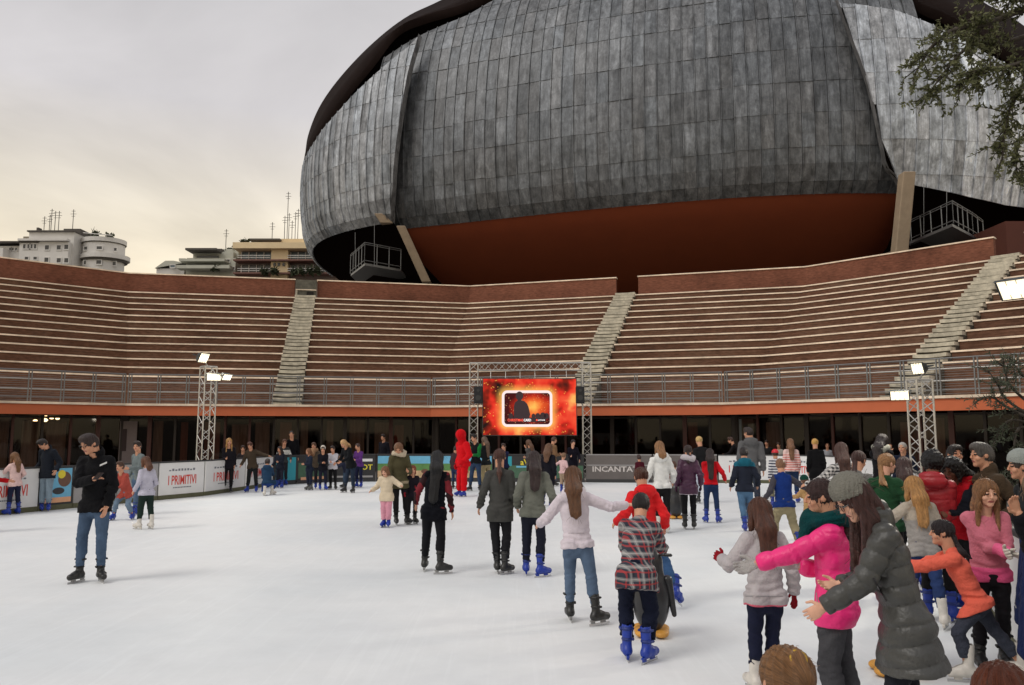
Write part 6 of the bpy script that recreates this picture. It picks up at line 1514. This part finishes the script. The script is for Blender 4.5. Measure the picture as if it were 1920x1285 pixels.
person(1056, fy=925, hy=852, yaw=-30, label='small child in pink top and beige trousers by the woman in black', top=T((208, 174, 176), hem=.03, t=.012), pants=((160, 140, 120), 'plain', .016), hair=('short', (120, 90, 66)), L='out', R_='low')
person(1074, d=28.6, hy=826, yaw=170, sex='f', label='pale-faced woman in black coat next to the gantry leg', top=T((22, 20, 30), hem=.15, t=.02), pants=LEG(BLK), skates='black', hair=('short', (36, 28, 30)), skin=0, L='low', R_='bent', head=(20, 0))
# ---- middle of the ice
person(937, fy=1078, hy=846, yaw=4, sex='f', label='girl with long brown ponytail in dark grey sweater and black leggings', top=T((72, 72, 70), 'knit', hem=.10, t=.016), pants=LEG((26, 26, 30)), skates='black', hair=('lowpony', (72, 44, 36), .10), L=(.42, .12, -.86), R_=(.05, .20, -.90), feet=((-.3, .03, 0, 0, 0), (.7, -.03, 0, -50, 0)))
person(1000, fy=1083, hy=850, yaw=-3, sex='f', label='girl with loose dark hair in lighter grey sweater and blue skates', top=T((104, 106, 98), hem=.045, t=.026), pants=LEG((25, 27, 40)), skates='blue', hair=('long', (48, 34, 34), .22), L=(.30, .20, -.80), R_=(.40, .22, -.70), feet=((-1.0, .06, 0, 5, 0), (1.0, -.03, 0, -55, 0)), lean=4)
whj = person(1084, fy=1172, hy=880, yaw=-6, sex='f', label='girl in white hooded sweatshirt and jeans with one arm stretched out', top=T((208, 198, 206), hem=.03, t=.016, hood=1), pants=((86, 104, 128), 'denim', .007), skates='black', hair=('long', (96, 64, 42), .22), skin=0, L=(.50, .45, -.55), R_=(.86, .30, -.16), feet=((-.9, .06, 0, 10, 0), (2.0, -.05, 0, -50, 0)), side=-6, shift=(.0, -.02), head=(-8, 4))
# ---- right of the screen
person(1201, fy=926, hy=856, yaw=5, label='child in dark maroon jacket before the INCANTATO board', top=T((70, 22, 34), hem=.08, t=.022), pants=LEG(BLK), hair=('short', (56, 38, 34)))
person(1243, fy=1000, hy=830, yaw=3, sex='f', label='woman in white hooded jacket and black leggings on white skates', top=T((216, 216, 214), hem=.03, t=.02, hood=1), pants=LEG((20, 20, 22)), skates='white', hair=('bob', (132, 94, 60), .12), L='low', R_='low', feet=((-.8, .0, 0, 0, 0), (.7, -.05, 0, -10, 0)))
person(1266, fy=968, hgt=1.12, yaw=0, label='small child in jeans leaning on a penguin between two women', top=T((110, 70, 64), hem=.03, t=.014), pants=JN((48, 74, 116)), hair=('short', (80, 52, 40)), lean=15, L='fwd', R_='fwd')
person(1293, fy=994, hy=838, yaw=-2, sex='f', label='woman in purple jacket with white collar and black leggings', top=T((64, 26, 56), 'shiny', hem=.10, t=.024, collar=1, band=[(-.12, -.092, (196, 186, 196))]), pants=LEG((22, 21, 24)), skates='black', hair=('lowpony', (46, 32, 30), .03), L=(.30, .1, -.90), R_=(.35, .10, -.85), glove=(60, 26, 50), scarf=(190, 184, 190), feet=((-.9, 0, 0, 0, 0), (.9, 0, 0, -15, 0)))
person(1318, fy=945, hy=820, yaw=10, sex='f', label='blonde woman in black jacket and pale trousers behind the red sweater girl', top=T((30, 30, 32), hem=.07, t=.018), pants=((170, 176, 190), 'plain', .012), skates='black', hair=('bun', (190, 158, 102)))
person(1335, fy=982, hy=844, yaw=-4, label='girl with long dark hair in red sweater and blue jeans', top=T((188, 24, 34), hem=.0, t=.012), pants=((38, 54, 86), 'denim', .006), skates='blue', hair=('long', (40, 28, 28), .32), L='bent', R_=(.62, .1, -.70), feet=((-1.2, .02, 0, 15, 0), (1.4, .0, 0, -35, 0)))
person(1383, d=29.8, hy=818, yaw=75, sex='m', label='young man in black leaning on the boards beside the tall grey hoodie', top=T((24, 22, 24), hem=.05, t=.016), pants=LEG(BLK), skates='shoe', hair=('short', (62, 40, 32)), lean=18, L=(.2, .7, -.6), R_=(.3, .6, -.6), group='spectators behind the boards')
person(1410, fy=962, hy=803, yaw=-18, sex='m', label='tall man in dark grey hooded jacket by the red-lettered boards', top=T((94, 94, 96), hem=.08, t=.03, hood=1), pants=JN((52, 58, 70)), skates='black', hair=('short', (44, 32, 30)), head=(55, 0), wide=1.06)
person(1399, fy=998, hy=842, yaw=-4, label='boy in dark jacket with teal hood and jeans', top=T((36, 40, 52), hem=.045, t=.024, band=[(.27, .40, (30, 92, 112))], hood=1), pants=JN((80, 110, 140)), skates='blue', hair=('short', (34, 28, 28)), L=(.40, .10, -.85), R_=(.42, .18, -.78), feet=((-.3, -.03, 0, 0, 0), (1.1, .08, 0, -15, 0)), lean=5)
for x, hy, dd, yw, col, hc, lab, sx in ((1437, 826, 32.5, 130, (34, 34, 36), ('short', (36, 28, 26)), 'man with glasses in black beyond the boards', 'm'), (1459, 831, 32.0, 150, (170, 166, 160), ('short', (60, 42, 34)), 'person in dark and white beyond the red-helmeted child', 'f'),
                                   (1523, 818, 33.0, 150, (60, 54, 46), ('short', (36, 28, 24)), 'man in dark brown beyond the blonde in black', 'm'), (1549, 832, 31.5, 160, (150, 152, 160), ('crop', (110, 76, 58)), 'boy in pale shirt beside the blonde in black', 'k')):
    person(x, d=dd, hy=hy, yaw=yw, label=lab, top=T(col, hem=.05), pants=LEG(BLK), skates='shoe', hair=hc, sex=sx, group='spectators behind the boards')
person(1487, fy=944, hy=824, yaw=-8, sex='f', label='girl with long brown hair in pink top with red stripes', top=T(CL_pinkstripe, hem=.03, t=.012, n='sweater'), pants=JN(DKJ), hair=('long', (118, 84, 60), .24))
person(1534, fy=948, hy=825, yaw=-10, sex='f', label='woman with blonde hair in black coat seen from behind', top=T((20, 20, 22), hem=.12, t=.02), pants=LEG(BLK), skates='black', hair=('bun', (196, 152, 82)))
person(1456, fy=952, hy=846, yaw=0, label='child in red helmet and striped jersey', top=T(CL_stripe, hem=.03, t=.016, n='jersey'), pants=((120, 116, 96), 'plain', .012), hair=('short', (60, 40, 30)), hat=('helmet', mat('red_helmet', srgb(204, 30, 44), .3)))
person(1474, fy=1032, hy=858, yaw=-3, label='boy in blue and grey jacket and khaki trousers with legs apart', top=[T((70, 68, 76), t=.010, n='jacket_sleeves'), T((26, 50, 112), t=.022, arms=False, n='jacket_body', hem=.04)], pants=((146, 136, 108), 'plain', .020), hair=('crop', (128, 92, 68)), L=(.55, .10, -.75), R_=(.80, .30, -.45), feet=((-2.0, .02, 0, 10, 0), (2.3, -.02, 0, -10, 0)), lean=8, drop=.03)
person(1521, fy=1010, hgt=.98, yaw=20, label='small child in dark green beanie and tan coat', top=T((176, 140, 96), hem=.08, t=.02), pants=LEG(BLK), hair=('short', (90, 60, 44)), hat=('beanie', (22, 62, 52)), lean=10, L='fwd', R_='fwd')
# ---- crowd on the right
person(1585, d=11.2, hy=833, yaw=-12, sex='f', label='girl with long brown hair in black and white checked jacket', top=T(CL_check, hem=.04, t=.016, n='jacket'), pants=LEG(BLK), hair=('long', (70, 46, 40), .30), L=(.65, .3, -.45), R_='bent', side=-5)
person(1597, d=9.6, hgt=1.56, yaw=-48, sex='f', label='girl in grey sweater with two dark stripes on the sleeve', top=T((112, 112, 110), 'knit', hem=.04, t=.014, cuff=((-.19, -.165), (34, 40, 46))), pants=LEG(BLK), hair=('lowpony', (64, 42, 38), .06), lean=14, L=(.3, .45, -.65), R_=(.30, .35, -.72), head=(0, 5), shift=(0, -.02))
person(1656, d=9.0, hy=856, yaw=-14, sex='f', label='girl in dark green sweatshirt with fair plaited hair looking right', top=T((36, 70, 46), hem=.05, t=.022), pants=LEG((22, 22, 24)), skates='blue', hair=('lowpony', (150, 112, 76), .04), skin=0, L=(.5, .4, -.45), R_=(.35, .3, -.65), head=(-62, 0), feet=((-1.0, .0, 0, 0, 0), (1.4, -.06, 0, -20, 0)))
person(1650, d=15.6, hy=815, yaw=-60, sex='f', label='woman with bushy dark hair in black coat and pale scarf', top=T((18, 18, 22), hem=.15, t=.03), pants=LEG(BLK), skates='shoe', hair=('curly', (42, 34, 34), .16), scarf=(150, 150, 140), L='face', R_='bent', group='spectators behind the boards')
person(1692, d=17.2, hy=830, yaw=130, sex='m', label='grey-haired man in dark blue jacket behind the lamp truss', top=T((28, 34, 50), hem=.08, t=.02, collar=1), pants=LEG(BLK), skates='shoe', hair=('crop', (170, 166, 160)), skin=1, group='spectators behind the boards')
person(1694, d=9.8, hy=862, yaw=-10, sex='f', label='girl with long brown hair in grey top behind the long-haired blonde', top=T((120, 124, 126), hem=.04, t=.014), pants=LEG(BLK), hair=('long', (66, 48, 46), .28))
person(1743, d=8.0, hy=853, yaw=-35, sex='f', label='person with bushy black hair in quilted dark red jacket', top=T((150, 20, 32), 'shiny', hem=.07, t=.026, quilt=.070, qa=.016, hood=1), pants=LEG(BLK), hair=('afro', (16, 15, 17)), skin=3, L='fwd', R_='bent')
person(1797, d=8.3, hy=858, yaw=120, label='boy in red hooded vest with black sleeves leaning over the boards', top=[T((24, 26, 34), t=.012, n='shirt', hem=.03), T((176, 24, 36), t=.030, arms=False, n='vest', hood=1)], pants=LEG(BLK), hair=('curly', (22, 20, 20), .06), skin=3, lean=12, L='fwd', R_='fwd', head=(10, 10))
person(1782, d=10.0, hy=838, yaw=160, sex='m', label='dark-haired man whose face shows above the red-jacketed pair', top=T((30, 28, 28), hem=.06, t=.02), pants=LEG(BLK), skates='shoe', hair=('short', (30, 24, 24)), skin=2, group='spectators behind the boards', head=(20, -8))
person(1853, d=7.9, hy=833, yaw=82, sex='m', label='grey-haired man in brown jacket watching from behind the boards', top=T((66, 54, 42), hem=.10, t=.026, collar=1), pants=JN((50, 52, 60)), skates='shoe', hair=('short', (78, 74, 70)), skin=1, L='pocket', R_='pocket', head=(5, 0), group='spectators behind the boards')
person(1922, d=7.2, hy=852, yaw=75, sex='m', label='person in pale grey beanie behind the boards at the frame edge', top=T((40, 42, 44), hem=.08, t=.024, collar=1), pants=JN(DKJ), skates='shoe', hair=('crop', (70, 60, 54)), hat=('beanie', (150, 156, 152)), group='spectators behind the boards')
pk = person(1838, d=6.35, hy=904, yaw=165, label='girl with long wavy hair in pink cardigan and white gloves', top=T((196, 112, 128), hem=.05, t=.012, n='cardigan', band=[(-.06, .03, (222, 92, 138))], cuff=((-.05, .01), (224, 100, 140))), pants=LEG((28, 26, 30)), skates='black', hair=('long', (128, 90, 58), .24), skin=0, L=(-.12, .52, -.52), R_=(-.45, .60, -.50), glove=(216, 208, 196), head=(6, 4), lean=3)
person(1718, d=7.75, hy=900, yaw=-8, label='girl with long blonde hair in beige sweater reaching out to one side', top=T((178, 168, 154), 'knit', hem=.05, t=.016, band=[(-.06, .20, (150, 146, 142))]), pants=JN((42, 58, 98)), skates='white', hair=('long', (168, 124, 74), .24), skin=0, L=(.80, .15, -.42), R_=(.2, .5, -.55), feet=((-1.4, .08, 0, 0, 0), (1.3, -.10, 0, -30, 0)), lean=8, side=-3)
# ---- foreground
person(1206, d=8.6, hgt=1.38, yaw=4, label='girl in bright red jacket skating away ahead of the plaid boy', top=T((214, 40, 44), hem=.06, t=.020, hood=1), pants=JN((60, 90, 130)), skates='blue', hair=('bun', (76, 46, 34)), L=(.62, .12, -.62), R_=(.45, .1, -.75), feet=((-.6, .05, 0, 0, 0), (3.3, -.10, .05, -40, -28)), lean=6)
pb = person(1196, fy=1240, hgt=1.36, yaw=-10, label='boy in plaid shirt pushing a penguin skating aid', top=T(CL_plaid, hem=.10, t=.022, n='shirt', flare=.012), pants=((24, 28, 44), 'denim', .018), skates='blue', hair=('crop', (28, 22, 22)), lean=30, drop=.03, L=(-.05, .75, -.55), R_=(.15, .80, -.50), feet=((-1.0, -.02, 0, 10, 0), (.9, -.06, 0, -30, 0)), side=4, shift=(0, -.03))
gsj = person(1425, d=5.75, hy=944, yaw=2, label='girl with long brown hair in pale grey sweatshirt and red gloves', top=T((176, 170, 172), hem=.055, t=.020, band=[(-.07, -.045, (206, 96, 116))]), pants=((24, 28, 50), 'legging', .006), skates='white', hair=('long', (82, 50, 38), .22), skin=0, L=(.30, .55, -.40), R_=(.42, .05, -.90), glove=(140, 18, 32), feet=((-.9, .06, 0, 8, 0), (.8, .10, 0, -5, 0)), lean=3)
pkj = person(1550, d=4.95, hgt=1.46, yaw=62, sex='f', label='dark-haired girl in bright pink puffer jacket and teal scarf', top=T((232, 40, 122), 'shiny', hem=.075, t=.022, quilt=.075, qa=.014), pants=((72, 72, 76), 'denim', .016), skates='black', hair=('lowpony', (54, 36, 34), .02), skin=1, scarf=(14, 62, 64), L=(.15, .90, -.40), R_=(-.2, .40, -.45), glove=(170, 166, 164), head=(12, 4), feet=((-.9, .0, 0, 0, 0), (.9, -.05, 0, 0, 0)))
gcj = person(1648, d=4.4, hgt=1.56, yaw=68, sex='f', label='girl with glasses, grey beanie and long grey quilted coat bending forward', top=T((62, 62, 60), 'shiny', hem=.155, t=.022, quilt=.062, qa=.017, flare=.045, collar=1), pants=LEG((26, 28, 36)), skates='black', hair=('drop', (64, 38, 34), .20), skin=0, hat=('beanie', (122, 120, 112)), glasses=True, lean=12, L=(.10, .62, -.74), R_=(-.38, .40, -.55), head=(8, 22), shift=(0, -.05), feet=((-1.0, .02, 0, 0, 0), (1.0, -.08, 0, 0, 0)))
crj = person(1830, fy=1280, hgt=1.17, yaw=72, label='girl in coral sweatshirt pushing a penguin skating aid', top=T((226, 104, 84), hem=.045, t=.016), pants=((62, 66, 78), 'knit', .008), skates='white', hair=('lowpony', (34, 26, 28), .08), skin=1, lean=24, drop=.05, L=(.05, .97, -.22), R_=(.02, .95, -.28), feet=((-.8, .05, 0, 10, 0), (.9, -.28, .0, -25, 0)), head=(5, -14), shift=(0, -.03))
person(2012, d=5.1, hgt=1.62, yaw=100, sex='f', label='woman with ash-blonde hair in black holding a phone to her face', top=T((22, 22, 26), hem=.05, t=.02), pants=LEG(BLK), skates='shoe', hair=('long', (120, 98, 76), .2), skin=1, lean=16, R_=(-.25, .55, .12), L=(.2, .6, -.6), head=(0, 15), group='spectators behind the boards')
sp1 = person(1468, at=W(1468, 812, 2.25), hgt=1.205, yaw=0, label='child with light brown ponytail watching at the front', top=T((60, 62, 70), hem=.05), pants=LEG(), skates='shoe', hair=('pony', (128, 92, 60), .2), group='spectators behind the boards')
sp2 = person(1862, at=W(1862, 812, 2.15), hgt=1.185, yaw=-10, label='child with reddish-brown hair watching at the front', top=T((50, 44, 46), hem=.05), pants=LEG(), skates='shoe', hair=('bob', (92, 46, 28), .14), group='spectators behind the boards')

# ================================================================= held and pushed things
M_phone = mat('phone_black', (.015, .015, .017), .25)
def phone(P, u, v, label, s=1.0):
    t = thing('phone', label, 'phone', P); u, v = unit(u), unit(v); n = unit(np.cross(u, v)); m = MB(); q = []
    for o in (-.004, .004):
        for a, b in ((-1, -1), (1, -1), (1, 1), (-1, 1)): q.append(P + u * a * .036 * s + v * b * .072 * s + n * o)
    bevel(m.hexa(q).build('case', M_phone, t), .003); q = [P + u * a * .032 + v * b * .066 + n * .0046 for a, b in ((-1, -1), (1, -1), (1, 1), (-1, 1))]
    mesh_obj('screen_glass', q, [(0, 1, 2, 3)], mat('phone_glass', (.02, .022, .03), .08), t)
sg, sh, el, Tt = p1['arms'][1]; phone(Tt + unit(Tt - el) * .085 + np.array((0, -.03, .02)), p1['r'], UP * .5 - p1['f'] * .8, 'black phone in the hand of the man in black jacket')
# white mark on the man's jacket
jk = [o for o in p1['th'].children if o.name.startswith('jacket')][0]; q = np.empty(len(jk.data.vertices) * 3, np.float32); jk.data.vertices.foreach_get('co', q); q = q.reshape(-1, 3)
def on_cloth(px, py):                            # front of the jacket under that spot
    w_ = W(px, py, p1['B'][1] - .1); k = (np.abs(q[:, 0] - w_[0]) < .03) & (np.abs(q[:, 2] - w_[2]) < .03); return np.array((w_[0], q[k, 1].min() - .006 if k.any() else w_[1], w_[2]))
c0_, c1_ = on_cloth(189, 873), on_cloth(203, 867); n_ = 7; vs_ = []
for k in range(n_ + 1): pp = c0_ + (c1_ - c0_) * k / n_; vs_ += [pp - UP * .011, pp + UP * .011]
mesh_obj('chest_mark', vs_, [(2 * k, 2 * k + 2, 2 * k + 3, 2 * k + 1) for k in range(n_)], cloth((205, 205, 205)), p1['th'])
def penguin(P, yaw, label, s=1.0):
    t = thing('penguin_skating_aid', label, 'skating aid', P); P = np.array(P, float) + (0, 0, .012); y_ = R(yaw); f = np.array((-math.sin(y_), math.cos(y_), 0)); r = np.array((math.cos(y_), math.sin(y_), 0))
    at_ = lambda a, b, c: P + (r * a + f * b + UP * c) * s
    blk = mat('penguin_black', (.022, .022, .024), .32, noise=.3, nscale=12); wh = mat('penguin_white', (.65, .63, .58), .4); org = mat('penguin_orange', (.62, .30, .05), .5, noise=.3, nscale=14)
    v = Vol(); v.ell(at_(0, 0, .36), (r, f, UP), (.185 * s, .165 * s, .32 * s), .02); v.ell(at_(0, .01, .74), (r, f, UP), (.115 * s, .12 * s, .125 * s), .07); v.cap(at_(0, .01, .55), at_(0, .01, .70), .12 * s, .10 * s, .05)
    V, Q = v.mesh(.014); cc = (V[Q].mean(1) - P) / s; mi = ((cc @ f > .07) & (np.abs(cc @ r) < .12) & (cc[:, 2] < .60)).astype(np.int32); np_mesh('body', V, Q, [blk, wh], mi, t)
    for sg in (-1, 1):
        v = Vol(); v.cap(at_(sg * .165, -.01, .55), at_(sg * .225, -.02, .22), .05 * s, .025 * s, .01); V, Q = v.mesh(.012); np_mesh('flipper', V, Q, [blk], None, t)
        v = Vol(); v.flat(at_(sg * .09, -.08, .045), at_(sg * .10, .20, .04), .075 * s, .085 * s, r, UP, .48, .02); v.cutp(at_(0, 0, .0), -UP); V, Q = v.mesh(.012); np_mesh('foot', V, Q, [org], None, t)
        v = Vol(); v.cap(at_(sg * .09, -.03, .80), at_(sg * .20, -.06, .80), .017 * s, .017 * s, .005); V, Q = v.mesh(.008); np_mesh('handle', V, Q, [blk], None, t)
        v = Vol(); v.ell(at_(sg * .05, .105, .78), (r, f, UP), (.02 * s, .015 * s, .022 * s), .005); V, Q = v.mesh(.006); np_mesh('eye', V, Q, [wh], None, t)
    v = Vol(); v.cap(at_(0, .10, .735), at_(0, .20, .715), .04 * s, .012 * s, .01); V, Q = v.mesh(.008); np_mesh('beak', V, Q, [org], None, t)
penguin(G(1222, 1196), -8, 'black penguin skating aid pushed by the boy in plaid shirt', .9)
penguin(G(1702, 1268), 78, 'black penguin skating aid pushed by the girl in coral', .9)
penguin(W(1264, 812, 17.2) * (1, 1, 0), 0, 'black penguin skating aid held by the small child in jeans', .85)
# navy coat hung over the boards
ct = thing('draped_coat', 'navy coat with yellow lining hung over the boards beside the pink cardigan girl', 'coat', (3.62, 5.35, .4))
v = Vol(); a, b = np.array((3.42, 5.30, 1.06)), np.array((3.74, 5.85, 1.06)); tt = unit(b - a); nn = np.array((-tt[1], tt[0], 0)); nn = nn if nn[0] < 0 else -nn
for k in np.linspace(0, 1, 7):
    p = a + (b - a) * k; w_ = .035 + .018 * math.sin(k * 9); v.cap(p + nn * .03, p + nn * (.07 + .02 * math.sin(k * 14)) - UP * (.62 + .06 * math.sin(k * 5)), .045, w_ + .018, .03); v.cap(p + nn * .03, p - nn * .06, .045, .04, .03); v.cap(p - nn * .06, p - nn * .09 - UP * .3, .04, .03, .03)
v.disp(wrinkles(.007, 9)); V, Q = v.mesh(.012); np_mesh('cloth', V, Q, [cloth((28, 38, 74))], None, ct)
v = Vol(); p = b; v.cap(p + nn * .06 - UP * .2, p + nn * .08 - UP * .6, .02, .02, .01); V, Q = v.mesh(.01); np_mesh('lining', V, Q, [cloth((170, 130, 50))], None, ct)
g_ = MB(); q = a + (b - a) * .6 + nn * .135 - UP * .35; g_.path([q, q + nn * .01 - UP * .06, q + tt * .03 - UP * .1], .004, 5); g_.build('drawstring', cloth((200, 200, 200)), ct)

# seams, zips and pockets lying on the cloth
from mathutils.bvhtree import BVHTree
def seam(pp, garment, pts, name, m, r_=.0035, up=.002):
    o = [q for q in pp['th'].children if q.name.split('.')[0] == garment]
    if not o: return
    me = o[0].data; tree = BVHTree.FromPolygons([tuple(v.co) for v in me.vertices], [tuple(p.vertices) for p in me.polygons]); out = []
    for (xa, ya), (xb, yb) in zip(pts[:-1], pts[1:]):
        for k in np.linspace(0, 1, 9):
            d_ = unit(sight(xa + (xb - xa) * k, ya + (yb - ya) * k)); hit = tree.ray_cast(Vector((0, 0, CAMH)), Vector(tuple(d_)))
            if hit[0] is not None: out.append(np.array(hit[0]) - d_ * up)
    out = [p for i, p in enumerate(out) if i == 0 or np.linalg.norm(p - out[i - 1]) < .08]
    if len(out) > 2: g_ = MB(); g_.path(out, r_, 5); g_.build(name, m, pp['th'])
M_zip = mat('zip_dark', (.02, .018, .02), .35); M_zipm = mat('zip_metal', (.35, .33, .32), .35, metal=.6)
seam(pkj, 'jacket', [(1531, 1112), (1537, 1158)], 'pocket_zip', M_zipm, .004); seam(gcj, 'jacket', [(1638, 1085), (1662, 1128)], 'pocket_zip', M_zip, .006)
seam(crj, 'jacket', [(1778, 1092), (1786, 1118)], 'pocket_seam', mat('coral_seam', (.35, .08, .05), .9), .003)
seam(whj, 'jacket', [(1046, 1000), (1124, 1000)], 'waistband_seam', mat('lilac_seam', (.38, .34, .37), .9), .0028)
seam(gsj, 'jacket', [(1388, 1036), (1398, 1090)], 'side_seam', mat('grey_seam', (.25, .24, .25), .9), .0028); seam(gsj, 'jacket', [(1386, 1118), (1480, 1118)], 'waistband_seam', MAT['grey_seam'], .0028)
